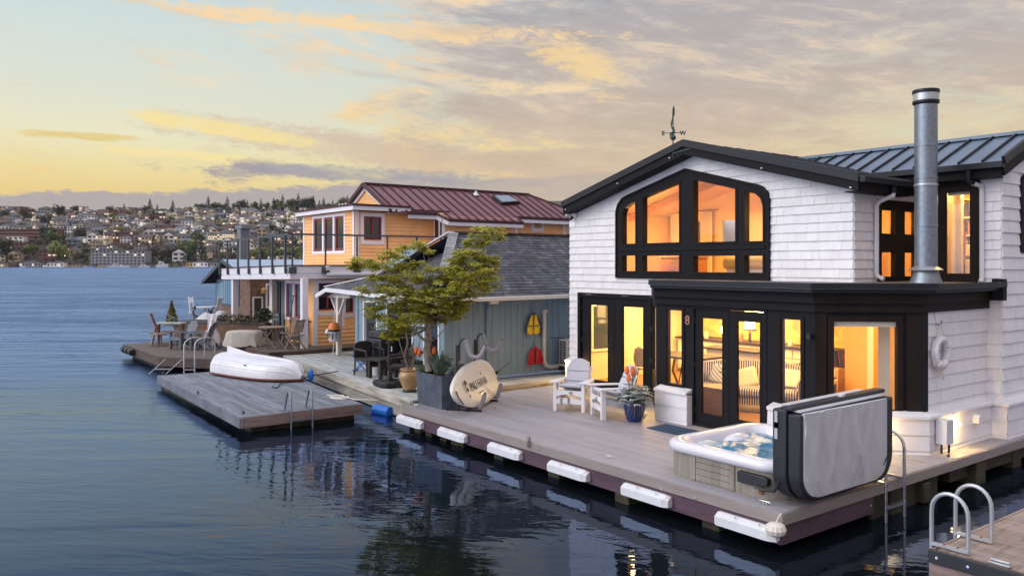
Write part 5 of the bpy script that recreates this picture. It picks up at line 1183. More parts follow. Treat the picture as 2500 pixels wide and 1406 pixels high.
def lobed(name, lb, c, r, h, n, mat, s=.05, cat='plant'):
    mb = MB()
    for _ in range(n):
        a = random.uniform(0, 6.283); q = r * math.sqrt(random.random()); zz = h * random.uniform(0, 1) * (1 - .5 * (q / r) ** 2)
        p = Vector((c[0] + q * math.cos(a), c[1] + q * math.sin(a), c[2] + zz)); d = Vector((math.cos(a), math.sin(a), random.uniform(.1, 1.2)))
        for k in range(5):
            b = (k - 2) * .5; dd = Vector((d.x * math.cos(b) - d.y * math.sin(b), d.x * math.sin(b) + d.y * math.cos(b), d.z)); blade(mb, p, dd, s * random.uniform(1., 1.9), s * .7, .5, 2)
    return tag(mk(name, mb, mat, smooth=.9, recalc=False, merge=False), lb, cat)
def tulip(lb, x, y, z, h, s=.045, lean=(0, 0), group='orange tulips'):
    t = thing('tulip', lb, 'flower', (x, y, z), group=group); tx, ty, tz = x + lean[0], y + lean[1], z + h
    mk('stem', MB().tube([(x, y, z), (x + lean[0] * .4, y + lean[1] * .4, z + h * .5), (tx, ty, tz)], .005, 6), leaf_g, t)
    mb = MB()
    for k in range(6):
        a = k * 1.047; rr_ = s * .75
        pts = []
        for (u, v, w_) in ((0, 0, .3), (.9, .35, .9), (1., .75, .9), (.8, 1.15, .5), (.62, 1.5, .05)):
            c_ = Vector((tx + math.cos(a) * rr_ * u, ty + math.sin(a) * rr_ * u, tz + s * 2.1 * v)); sd = Vector((-math.sin(a), math.cos(a), 0)) * s * .5 * w_; pts.append((c_ - sd, c_ + sd))
        for p, q in zip(pts, pts[1:]): mb.face([p[0], p[1], q[1], q[0]])
    mk('flower', mb, tul, t, smooth=.9, recalc=False, merge=False)
    mb = MB()
    for a in (.5, 3.4): blade(mb, (x, y, z), (math.cos(a) * .5, math.sin(a) * .5, 1), h * .75, .045, .25)
    mk('leaf', mb, leaf_g, t, smooth=.9, recalc=False, merge=False)
# blue pot
pt = thing('blue_pot', 'cobalt blue glazed pot of tulips and silver foliage beside the white chair', 'pot', (-4.93, 2.60, .5))
mk('pot_body', MB().lathe([(.0, 0), (.125, 0), (.145, .03), (.185, .16), (.20, .30), (.185, .36), (.195, .385), (.175, .385), (.165, .34), (0, .33)], (-4.93, 2.60, .5), 32), cobalt, pt)
mk('soil', MB().lathe([(0, .34), (.168, .345)], (-4.93, 2.60, .5), 20), soil, pt)
lobed('dusty_miller', 'silver leaved foliage spilling from the blue pot', (-4.90, 2.56, .86), .28, .36, 210, leaf_s, .065)
tuft('grass_plant', 'fine dry trailing grass at the right side of the blue pot', (-4.80, 2.58, .86), .1, .42, 60, grass_m, .005, 1.5, spread=1.0)
lobed('violet_flowers', 'violet flowers at the left side of the blue pot', (-5.09, 2.50, .84), .10, .16, 36, pansy_p, .028, 'flower')
tuft('leafy_plant', 'broad green leaves under the tulips in the blue pot', (-5.0, 2.56, .85), .1, .26, 26, leaf_g, .05, .35, spread=.7)
for k, (a, b, h, lb) in enumerate(((-.10, .0, .50, 'leftmost orange tulip in the blue pot'), (-.03, .05, .46, 'small orange tulip between the others in the blue pot'), (.03, -.02, .52, 'tallest orange tulip in the blue pot'), (-.01, -.06, .38, 'lowest yellow orange tulip in the blue pot'))): tulip(lb, -4.97 + a * .3, 2.58 + b * .3, .84, h, .052, (a, b))
# zinc planter with tree
pln = thing('zinc_planter', 'large square blue grey metal planter at the left end of the deck', 'planter', (-8.55, .8, .5))
mb = MB(); x0, x1, y0, y1 = -9.05, -8.04, .34, 1.30
mb.add([(x0 + .03, y0 + .03, .5), (x1 - .03, y0 + .03, .5), (x1 - .03, y1 - .03, .5), (x0 + .03, y1 - .03, .5), (x0, y0, 1.17), (x1, y0, 1.17), (x1, y1, 1.17), (x0, y1, 1.17), (x0 + .03, y0 + .03, 1.17), (x1 - .03, y0 + .03, 1.17), (x1 - .03, y1 - .03, 1.17), (x0 + .03, y1 - .03, 1.17), (x0 + .03, y0 + .03, 1.08), (x1 - .03, y0 + .03, 1.08), (x1 - .03, y1 - .03, 1.08), (x0 + .03, y1 - .03, 1.08)],
       [(0, 3, 2, 1), (0, 1, 5, 4), (1, 2, 6, 5), (2, 3, 7, 6), (3, 0, 4, 7)] + [(4 + i, 4 + (i + 1) % 4, 8 + (i + 1) % 4, 8 + i) for i in range(4)] + [(8 + i, 8 + (i + 1) % 4, 12 + (i + 1) % 4, 12 + i) for i in range(4)])
mk('planter_box', mb, slate_pl, pln, smooth=0, bevel=.006)
mb = MB(); n = 14
for i in range(n):
    for j in range(n):
        P_ = lambda a, b: (x0 + .03 + (x1 - x0 - .06) * a / n, y0 + .03 + (y1 - y0 - .06) * b / n, 1.10 + .03 * math.sin(a * 2.1) * math.cos(b * 1.7)); mb.face([P_(i, j), P_(i + 1, j), P_(i + 1, j + 1), P_(i, j + 1)])
mk('soil', mb, soil, pln)
for k, (px, py, lb) in enumerate(((1016, 862, 'leftmost orange tulip in the zinc planter'), (1024, 868, 'second orange tulip from the left in the zinc planter'), (1038, 862, 'orange tulip in the middle of the zinc planter'), (1046, 856, 'tallest orange tulip in the zinc planter'), (1060, 864, 'rightmost orange tulip, half hidden by the tree trunk'))):
    p = FY(px, py, .55 + .03 * k); tulip(lb, p.x + .02, p.y + .02, 1.10, p.z - 1.13, .062, (-.02, -.02))
tuft('sword_leaf_plant', 'tuft of grey green sword leaves in the middle of the zinc planter', (-8.45, .55, 1.1), .20, .58, 120, leaf_b, .036, .14, spread=.5)
tuft('feathery_plant', 'bright green feathery plant at the left corner of the zinc planter', (-8.75, .50, 1.1), .22, .34, 150, leaf_g, .024, .3, spread=.8)
lobed('dusty_miller', 'silver cut-leaf plant on the right of the zinc planter', (-8.25, .75, 1.12), .17, .42, 130, leaf_s, .055)
tuft('grass_plant', 'sparse long thin stems at the right of the zinc planter', (-8.15, 1.0, 1.1), .1, .75, 14, grass_m, .008, .1, spread=.6)
lobed('pansies', 'dark red pansies at the right edge of the zinc planter', (-8.15, .95, 1.15), .19, .24, 120, pansy_r, .036, 'flower')
lobed('pansies', 'small dark red pansies over the front edge of the zinc planter', (-8.28, .42, 1.12), .12, .10, 40, pansy_r, .026, 'flower')
lobed('pansies', 'violet pansies over the left front edge of the zinc planter', (-8.62, .40, 1.12), .07, .08, 14, pansy_p, .024, 'flower')
tuft('dry_foliage', 'dry curled foliage at the left end of the zinc planter', (-8.95, .45, 1.1), .1, .18, 26, grass_m, .02, .6, spread=.9)
# tree
def deck_tree():
    t = thing('japanese_maple', 'layered green maple tree with pale gnarled trunk in the zinc planter', 'tree', (-8.5, .85, 1.1))
    D = 16.45
    def Q(px, py, dd=0.): return DP(px, py, D + dd)
    trunk = [Q(1048, 905, .1), Q(1046, 880, .1), Q(1042, 852, .12), Q(1048, 826, .1), Q(1044, 800, .05), Q(1046, 770, 0), Q(1040, 740, 0), Q(1044, 712, 0), Q(1050, 690, .05)]
    mb = MB(); mb.tube(trunk, [.085, .08, .075, .062, .05, .045, .04, .034, .026], 12); mk('trunk', mb, bark, t)
    pads = [(1188, 572, 42, 22, .2), (1165, 592, 30, 16, .2), (1136, 626, 48, 20, -.1), (1172, 640, 45, 22, .3), (1195, 668, 26, 14, .5), (1146, 668, 56, 24, -.3), (1108, 672, 42, 18, .4), (1182, 690, 40, 18, .0), (1142, 706, 55, 22, .4), (1100, 706, 45, 20, -.5), (1062, 700, 46, 18, .2), (1034, 722, 40, 16, -.2),
            (1030, 603, 30, 12, -.3), (1046, 612, 22, 9, .1), (964, 626, 36, 18, -.2), (985, 612, 24, 12, .2), (884, 640, 36, 10, -.4), (868, 652, 16, 8, -.5), (910, 648, 30, 11, -.1), (940, 652, 34, 14, .3), (1008, 655, 36, 16, .3), (936, 686, 44, 16, -.3), (985, 690, 44, 17, .2), (1010, 676, 30, 14, -.4), (905, 715, 34, 18, .1), (990, 716, 46, 18, -.5),
            (955, 742, 54, 20, .2), (916, 762, 30, 18, -.1), (1004, 752, 50, 18, .5), (1060, 745, 52, 18, -.4), (1112, 738, 48, 18, .1), (1090, 772, 44, 16, .3), (1120, 765, 26, 14, -.2), (1040, 782, 44, 14, .0), (985, 778, 48, 16, -.4), (950, 790, 34, 18, .3), (975, 812, 34, 14, .0), (958, 825, 22, 12, -.2), (1000, 806, 30, 12, .4), (1075, 690, 38, 18, .1), (1058, 662, 26, 12, 0), (1078, 755, 42, 18, .3), (1030, 762, 42, 16, .2), (1022, 738, 40, 16, .5), (1070, 722, 36, 16, .6), (1128, 650, 30, 16, .0)]
    # limbs reach to the pads
    mb = MB(); br = []
    hubs = [Q(1046, 770), Q(1040, 742), Q(1044, 712), Q(1050, 690, .05), Q(1044, 800, .05)]
    for (px, py, a, b, dd) in pads:
        c = Q(px, py, dd); h = min(hubs, key=lambda q: abs(q.z - (c.z - .12)) * 1.2 + (q - c).length * .3); mid = (h + c) / 2 + Vector((0, 0, -.06 - .05 * random.random()))
        mb.tube([h, (h + mid) / 2 + Vector((random.uniform(-.03, .03), random.uniform(-.03, .03), 0)), mid, (mid + c) / 2 + Vector((0, 0, .02)), c], [.018, .014, .010, .006, .003], 6)
    mk('branch', mb, bark, t)
    mb = MB(); mb.tube([Q(1047, 838, .1), Q(1026, 822, .0), Q(1012, 805, -.1), Q(1000, 790, -.1), Q(990, 770, 0)], [.035, .028, .022, .015, .01], 8); mb.tube([Q(1050, 835, .1), Q(1068, 822, .2), Q(1082, 808, .2), Q(1092, 790, .2)], [.014, .01, .007, .004], 6); mk('lower_limb', mb, bark, t)
    rnd = random.Random(5); mbs = [MB(), MB(), MB()]
    right = Vector((CS, SN, 0)); fwd = Vector((-SN, CS, 0)); k = D / F0
    for (px, py, a, b, dd) in pads:
        c = Q(px, py, dd); ra = a * k; rb = b * k; sub = []
        for _ in range(max(12, int(a * b / 24))):
            u = rnd.uniform(-1, 1); v = rnd.uniform(-1, 1); w = rnd.uniform(-1, 1)
            if u * u + w * w > 1: continue
            sub.append((c + right * (u * ra) + fwd * (w * ra * .9) + Vector((0, 0, rb * (v * .95 - .15) * (1 - .4 * u * u) + .02)), rnd.uniform(.05, .105)))
        for sc, sr in sub:
            for _ in range(46):
                th = rnd.uniform(0, 6.283); rr_ = sr * math.sqrt(rnd.random()) * 1.3; off = Vector((math.cos(th) * rr_, math.sin(th) * rr_, rnd.gauss(0, .018) + .02 - rr_ * .25))
                p = sc + off; az_ = th + rnd.uniform(-.8, .8); L = rnd.uniform(.026, .052)
                tilt = rnd.uniform(-.5, .25); f = Vector((math.cos(az_), math.sin(az_), tilt)); s_ = Vector((-math.sin(az_), math.cos(az_), rnd.uniform(-.5, .5)))
                m = mbs[0 if rnd.random() < .55 else (1 if rnd.random() < .6 else 2)]
                m.face([p - f * L * .4, p + s_ * L * .55 + f * L * .1, p + f * L, p - s_ * L * .55 + f * L * .1])
    cols = [(.30, .30, .045), (.47, .46, .08), (.21, .15, .045)]
    for i, m in enumerate(mbs):
        lm = pm('maple_leaf_%d' % i, cols[i], .55, var=.3, vs=6, isl=.35)
        # thin leaves let light through
        tt = lm.node_tree; b = tt.nodes['Principled BSDF']; tr = tt.nodes.new('ShaderNodeBsdfTranslucent'); tr.inputs[0].default_value = (*[min(1, c * 2.2) for c in cols[i]], 1); mx = tt.nodes.new('ShaderNodeMixShader'); mx.inputs[0].default_value = .4
        tt.links.new(b.outputs[0], mx.inputs[1]); tt.links.new(tr.outputs[0], mx.inputs[2]); tt.links.new(mx.outputs[0], tt.nodes['Material Output'].inputs[0])
        mk('crown', m, lm, t, smooth=0, recalc=False, merge=False)
deck_tree()
# board rack and board
def rack():
    N0 = Vector((-7.79, .557, .5)); ax = Vector((-.631, .776, 0)); nn = Vector((.776, .631, 0))
    t = thing('board_rack', 'black steel board rack with grey foam padded arms', 'rack', tuple(N0 + ax * .6))
    def W_(s, n, z): return tuple(N0 + ax * s + nn * n + Vector((0, 0, z)))
    for s in (0, 1.24):
        mb = MB(); mb.beam(W_(s, 0, 0), W_(s, 0, 1.30), .06, .06, up=nn); mb.beam(W_(s, .035, 1.0), W_(s, .035, 1.24), .05, .05, up=nn); mk('post', mb, blk_plas, t, bevel=.004)
        mk('upper_arm', MB().tube([W_(s, .035, 1.2), W_(s, .04, 1.32), W_(s, .07, 1.39), W_(s, .11, 1.42), W_(s, .17, 1.42)], .018, 8), blk_plas, t)
        arm = [W_(s, .165, 1.42), W_(s, .20, 1.33), W_(s, .24, 1.18), W_(s, .27, 1.11), W_(s, .33, 1.075), W_(s, .42, 1.07), W_(s, .475, 1.10), W_(s, .51, 1.16), W_(s, .58, 1.30)]
        mk('foam_pad', MB().tube(arm, .043, 12), foam, t); mk('end_cap', MB().tube([arm[-1], W_(s, .59, 1.32)], .022, 8), blk_plas, t)
        mk('lower_arm', MB().tube([W_(s, .03, .30), W_(s, .08, .14), W_(s, .15, .10), W_(s, .45, .08), W_(s, .50, .12)], .018, 8), blk_plas, t)
        a2 = [W_(s, .44, .08), W_(s, .49, .11), W_(s, .52, .20), W_(s, .565, .36)]
        mk('foam_pad', MB().tube(a2, .045, 12), foam, t); mk('end_cap', MB().tube([a2[-1], W_(s, .57, .385)], .022, 8), blk_plas, t)
        mk('foot', MB().beam(W_(s, -.25, .02), W_(s, .5, .02), .05, .03), blk_plas, t)
    mk('cross_bar', MB().beam(W_(0, 0, .3), W_(1.24, 0, .3), .04, .04), blk_plas, t); mk('base_bar', MB().beam(W_(-.1, .2, .03), W_(1.34, .2, .03), .04, .03), blk_plas, t)
    # board: width runs from the lower arm up and back to the post
    b = thing('paddle_board', 'cream stand-up paddle board on its edge in the black rack, lettered', 'board', tuple(N0 + ax * .6 + Vector((0, 0, .1))))
    lo_ = Vector((.48, .10)); hi_ = Vector((.15, .92)); wd = (hi_ - lo_); w = wd.length; wd /= w; nm = Vector((wd.y, -wd.x))
    sc_, Lh = .62, 1.50
    def Bp(s, q, h):     # s along, q across -1..1, h out of face
        c_ = (lo_ + hi_) / 2; v = c_ + wd * (q * w / 2) + nm * h; return W_(sc_ + s, v.x, v.y)
    prof = lambda u: (max(0., 1 - abs(u) ** 2.7)) ** .55
    vs = []; fs = []; NS = 40; NR = 16
    for i in range(NS + 1):
        u = -math.cos(math.pi * i / NS); wv = prof(u) if 0 < i < NS else .02; rock = .10 * abs(u) ** 3
        for j in range(NR):
            a = 2 * math.pi * j / NR; x = math.cos(a); y = math.sin(a)
            vs.append(Bp(u * Lh, wv * math.copysign(abs(x) ** .8, x), -.055 + .055 * math.copysign(abs(y) ** .6, y) * min(1, wv * 3) - rock))
    for i in range(NS):
        for j in range(NR): fs.append((i * NR + j, i * NR + (j + 1) % NR, (i + 1) * NR + (j + 1) % NR, (i + 1) * NR + j))
    fs += [tuple(range(NR)), tuple(NS * NR + j for j in range(NR))[::-1]]
    mk('board_body', MB().add(vs, fs), board_m, b, smooth=.9)
    ink = pm('faded_black_print', (.03, .03, .028), .6, var=.3)
    fn = lambda a, c, z: Bp(-.30 + a, (-.18 + c) / (w / 2), .001 + z * .3)
    text_mesh('PAU HANA', .27, ink, lambda a, c, z: Bp(-.22 + a * .86, (-.09 + c * .85) / (w / 2), .002 + z * .3), b, 'lettering', .002, shear=.15, bold=.004)
    text_mesh('SURF SUPPLY', .055, ink, lambda a, c, z: Bp(-.22 + a * 1.2, (-.21 + c) / (w / 2), .002 + z * .3), b, 'lettering', .002)
    m = MB(); cx0, cy0 = -.98, .0
    fnl = lambda u, v, z: Bp(cx0 + u, (cy0 + v) / (w / 2), .001 + z)
    m.prism([(-.09, .04), (-.06, .13), (.0, .17), (.07, .13), (.09, .03), (.03, .09), (-.02, .08), (-.05, .03)], fnl, 0, .002); m.prism([(-.05, -.01), (.0, .04), (.05, -.02), (.03, -.08), (-.03, -.07)], fnl, 0, .002); m.prism([(-.03, -.15), (.04, -.13), (.02, -.19), (-.01, -.20)], fnl, 0, .002)
    mk('emblem', m, ink, b, smooth=0)
    m = MB(); m.beam(Bp(1.15, .05, .0), Bp(1.15, .05, .06), .05, .06); m.tube([Bp(1.15, .05, .06), Bp(1.25, .3, .35)], .006, 6); mk('leash_plug', m, blk_plas, b)
    m = MB(); m.tube([Bp(-1.35, -.55, -.06), Bp(-1.43, -.2, -.07), Bp(-1.45, .1, -.07)], .012, 6); mk('rail_tape', m, purple, b)
rack()
# door mat
t = MB(); M_ = Matrix.Translation((-3.42, 2.62, .505)) @ Matrix.Rotation(0, 4, 'Z')
g1 = G(1623, 1050); mb = MB(); nx = 30
for i in range(nx):
    for j in range(14): mb.box(-.50 + i / nx, -.26 + j * .037, 0, -.50 + (i + .7) / nx, -.26 + j * .037 + .024, .022, Matrix.Translation((-3.82, 2.55, .503)))
mb.box(-.5, -.265, 0, .5, .265, .008, Matrix.Translation((-3.82, 2.55, .503)))
tag(mk('door_mat', mb, mat_m, smooth=0, merge=False), 'navy woven door mat in front of the middle doors', 'mat')
# hot tub
def hot_tub():
    X0, X1, Y0, Y1, rr_ = -2.12, -.16, .22, 2.36, .34
    t = thing('hot_tub', 'sunken hot tub with speckled white rim, grey skirt and bubbling blue water', 'hot tub', ((X0 + X1) / 2, (Y0 + Y1) / 2, .5))
    def rrect(d, r_, n=8):
        pts = []; r_ = max(.02, r_)
        for cx_, cy_, a0 in ((X1 - d - r_, Y1 - d - r_, 0), (X0 + d + r_, Y1 - d - r_, 90), (X0 + d + r_, Y0 + d + r_, 180), (X1 - d - r_, Y0 + d + r_, 270)):
            for i in range(n + 1): a = R(a0 + 90 * i / n); pts.append((cx_ + r_ * math.cos(a), cy_ + r_ * math.sin(a)))
        return pts
    def loops(ls, nm, mat, **k):
        vs = []; fs = []; n = len(ls[0][0])
        for pts, z in ls: vs += [(x, y, z) for x, y in pts]
        for i in range(len(ls) - 1):
            for j in range(n): fs.append((i * n + j, i * n + (j + 1) % n, (i + 1) * n + (j + 1) % n, (i + 1) * n + j))
        return mk(nm, MB().add(vs, fs), mat, t, recalc=False, **k)
    loops([(rrect(.05, rr_ - .03), .5), (rrect(.05, rr_ - .03), .86)], 'skirt', tub_sd)
    mb = MB()   # horizontal boards of the access panel and vertical corner strips
    for i in range(4): mb.box(-1.50, Y0 + .035, .515 + i * .083, -.94, Y0 + .06, .515 + i * .083 + .078)
    for x in (-1.58, -.94): mb.box(x, Y0 + .03, .505, x + .075, Y0 + .06, .86)
    mk('skirt_panel', mb, tub_sd, t, bevel=.006)
    loops([(rrect(.05, rr_), .84), (rrect(0, rr_ + .02), .85), (rrect(-.012, rr_ + .02), .90), (rrect(-.005, rr_ + .02), .945), (rrect(.03, rr_), .975), (rrect(.12, rr_ - .05), .985), (rrect(.19, rr_ - .09), .975), (rrect(.235, rr_ - .1), .93), (rrect(.26, rr_ - .1), .80), (rrect(.30, rr_ - .1), .60)], 'rim', tub_rim, smooth=1.2)
    # contoured seats: pillows and side shelves
    mb = MB(); mb.ball((X0 + .42, Y0 + .50, .86), .20, 16, sc=(.7, 1.2, .45)); mk('headrest', mb, pm('pale_blue_pillow', (.42, .50, .52), .3, var=.1), t)
    mb = MB(); mb.ball((X0 + .30, Y0 + 1.35, .76), .28, 16, sc=(.6, 1.3, .6)); mk('moulded_seat', mb, tub_rim, t)
    mb = MB(); mb.box(-1.40, Y1 - .38, .80, -.80, Y1 - .26, .935); mk('waterfall_spout', mb, pm('brown_gloss_plastic', (.10, .035, .015), .25, var=.2), t, bevel=.01)
    mb = MB(); mb.box(-1.45, Y1 - .42, .935, -.75, Y1 - .22, .965); mk('spout_cap', mb, tub_rim, t, bevel=.012)
    # foaming water
    rn = random.Random(3); nw = 64; mb = MB(); hh = {}
    lump = [(rn.uniform(X0 + .3, X1 - .3), rn.uniform(Y0 + .3, Y1 - .3), rn.uniform(.06, .22), rn.uniform(.012, .05)) for _ in range(60)]
    for i in range(nw + 1):
        for j in range(nw + 1):
            x = X0 + .25 + (X1 - X0 - .5) * i / nw; y = Y0 + .25 + (Y1 - Y0 - .5) * j / nw; z = .845
            for lx, ly, lr, lh in lump: z += lh * math.exp(-((x - lx) ** 2 + (y - ly) ** 2) / lr ** 2) * .6
            hh[i, j] = (x, y, z + rn.uniform(-.003, .003))
    for i in range(nw):
        for j in range(nw): mb.face([hh[i, j], hh[i + 1, j], hh[i + 1, j + 1], hh[i, j + 1]])
    wm = pm('foaming_water', (.055, .21, .34), .12, var=.15, vs=4, bump=.4, bs=25, col2=(.42, .58, .68), c2lo=.48, c2hi=.72)
    mk('foaming_water', mb, wm, t, smooth=1.5, recalc=False)
    # cover lifter bracket and arm
    mb = MB(); mb.prism([(-.78, .66), (-.42, .66), (-.33, .70), (-.33, .78), (-.42, .80), (-.78, .80)], lambda u, v, n: (u, n, v), Y0 - .03, Y0 + .05); mk('lifter_bracket', mb, blk_plas, t, bevel=.012)
    mk('lifter_arm', MB().tube([(-.50, Y0 - .05, .67), (-.35, Y0 - .06, .655), (-.20, Y0 - .07, .68), (-.14, Y0 - .07, .78), (-.13, Y0 - .07, 1.6)], .02, 8), blk_plas, t)
    mk('rust_streak', MB().prism([(-.50, .56), (-.44, .56), (-.44, .66), (-.50, .66)], lambda u, v, n: (u, n, v), Y0 + .03, Y0 + .036), rust, t)
    # folded cover
    c = thing('folded_cover', 'grey and black padded cover folded and standing on the right side of the tub', 'cover', (0, 1.1, .6))
    def slab(xa, xb, nm, ya, yb, zb, zt, rc, mat, ins=0., th_m=None):
        pts = []; n = 8
        for cy_, cz_, a0 in ((yb - rc, zb + rc, 270), (ya + rc, zb + rc, 180)):
            for i in range(n + 1):
                a = R(a0 + (90 * i / n if a0 == 270 else 90 * i / n)); pts.append((cy_ + rc * math.cos(a), cz_ + rc * math.sin(a)))
        r1 = [p for p in pts[:n + 1]][::-1]; r2 = pts[n + 1:][::-1]
        poly = [(yb, zt)] + r1 + r2[::1] + [(ya, zt - .02)]
        mb = MB(); mb.prism(poly, lambda u, v, q: (q, u, v), xa, xb); return mk(nm, mb, mat, c, smooth=.5, bevel=.02)
    slab(-.21, -.02, 'inner_panel', .12, 2.20, .58, 1.70, .34, cov_b); slab(.0, .17, 'outer_panel', .12, 2.22, .60, 1.66, .34, cov_b)
    # grey vinyl face, gently creased
    mb = MB(); n = 40; mm = 26; rn = random.Random(9); gr = {}
    creases = [(rn.uniform(.3, 2.0), rn.uniform(-.5, .5), rn.uniform(.02, .06), rn.uniform(-.004, .034)) for _ in range(26)]
    for i in range(n + 1):
        for j in range(mm + 1):
            zt = 1.655; u = j / mm; z = .64 + (zt - .64) * u; ya, yb = .18, 2.03; rc = .28
            dz_ = max(0, (.64 + rc) - z); e_ = rc - math.sqrt(max(0, rc * rc - dz_ * dz_)); a_, b_ = ya + e_, yb - e_; y = a_ + (b_ - a_) * i / n; x = .19
            for cy_, sl_, w_, h_ in creases: x += min(1, (z - .60) / .25) * .75 * h_ * math.exp(-((y - cy_ - sl_ * (z - 1.1)) / w_) ** 2)
            gr[i, j] = (x, y, z)
    for i in range(n):
        for j in range(mm): mb.face([gr[i, j], gr[i + 1, j], gr[i + 1, j + 1], gr[i, j + 1]])
    for j in range(mm): mb.face([gr[0, j], gr[0, j + 1], (.15, *gr[0, j + 1][1:]), (.15, *gr[0, j][1:])]); mb.face([gr[n, j], gr[n, j + 1], (.15, *gr[n, j + 1][1:]), (.15, *gr[n, j][1:])])
    for i in range(n): mb.face([gr[i, mm], gr[i + 1, mm], (.15, *gr[i + 1, mm][1:]), (.15, *gr[i, mm][1:])]); mb.face([gr[i, 0], gr[i + 1, 0], (.15, *gr[i + 1, 0][1:]), (.15, *gr[i, 0][1:])])
    mk('grey_face', mb, cov_g, c, smooth=1.2, recalc=False)
    mb = MB(); mb.beam((-.12, .25, 1.715), (-.12, 1.95, 1.735), .10, .02); mb.beam((.07, .2, 1.665), (.07, 2.05, 1.685), .12, .02); mk('top_strip', mb, cov_g, c, bevel=.004)
    mb = MB(); mb.beam((-.03, .14, 1.69), (-.03, 2.25, 1.72), .16, .05); mk('hinge_flap', mb, cov_b, c, bevel=.015)
    for y, z in ((.105, 1.45), (.105, 1.32)): mk('strap', MB().box(-.17, y, z, -.13, y + .012, z + .2), cov_g, c)
    mk('tag_label', MB().box(-.04, 1.25, 1.70, .02, 1.33, 1.76), plast_w, c, bevel=.003)
    mk('strap', MB().beam((.19, 1.93, .80), (.18, 2.12, .98), .012, .03), cov_b, c)
hot_tub()
# life ring
lr = thing('life_ring', 'faded white life ring hanging on the side wall by a rope', 'life ring', (XS + .07, 4.76, 2.03))
mb = MB(); ring_p = [(XS + .085, 4.76 + .205 * math.cos(a * math.pi / 16), 2.03 + .205 * math.sin(a * math.pi / 16)) for a in range(32)]
mb.tube(ring_p, .058, 14, closed=True); mk('ring_body', mb, pm('faded_ring_vinyl', (.70, .68, .70), .55, var=.12, vs=12), lr)
for a in (35, 140, 230, 320):
    ca, sa = math.cos(R(a)), math.sin(R(a)); mb = MB(); pts = [(XS + .085 + .062 * math.cos(q * .785), 4.76 + (.205 + .062 * math.sin(q * .785)) * ca, 2.03 + (.205 + .062 * math.sin(q * .785)) * sa) for q in range(8)]; mb.tube(pts, .014, 6, closed=True); mk('band', mb, white_pt, lr)
op = [(XS + .10, 4.76 + .275 * math.cos(a * math.pi / 16) * (1 + .04 * math.sin(a * 2)), 2.02 + .275 * math.sin(a * math.pi / 16) * (1 + .04 * math.cos(a * 1.6))) for a in range(32)]
mk('grab_rope', MB().tube(op, .010, 6, closed=True), rope_m, lr); mk('hanging_rope', MB().tube([(XS + .09, 4.66, 2.27), (XS + .07, 4.76, 2.47), (XS + .09, 4.86, 2.27)], .008, 6), rope_m, lr)
mk('loose_end', MB().tube([(XS + .12, 4.66, 1.80), (XS + .12, 4.76, 1.66), (XS + .1, 4.80, 1.60)], .010, 6), rope_m, lr)
hk = MB(); hk.tube([(XS + .01, 4.68, 2.66), (XS + .02, 4.69, 2.55), (XS + .03, 4.72, 2.46), (XS + .06, 4.80, 2.45), (XS + .05, 4.86, 2.52)], .007, 6); tag(mk('wall_hook', hk, blk_plas), 'black double wall hook above the life ring', 'hook')
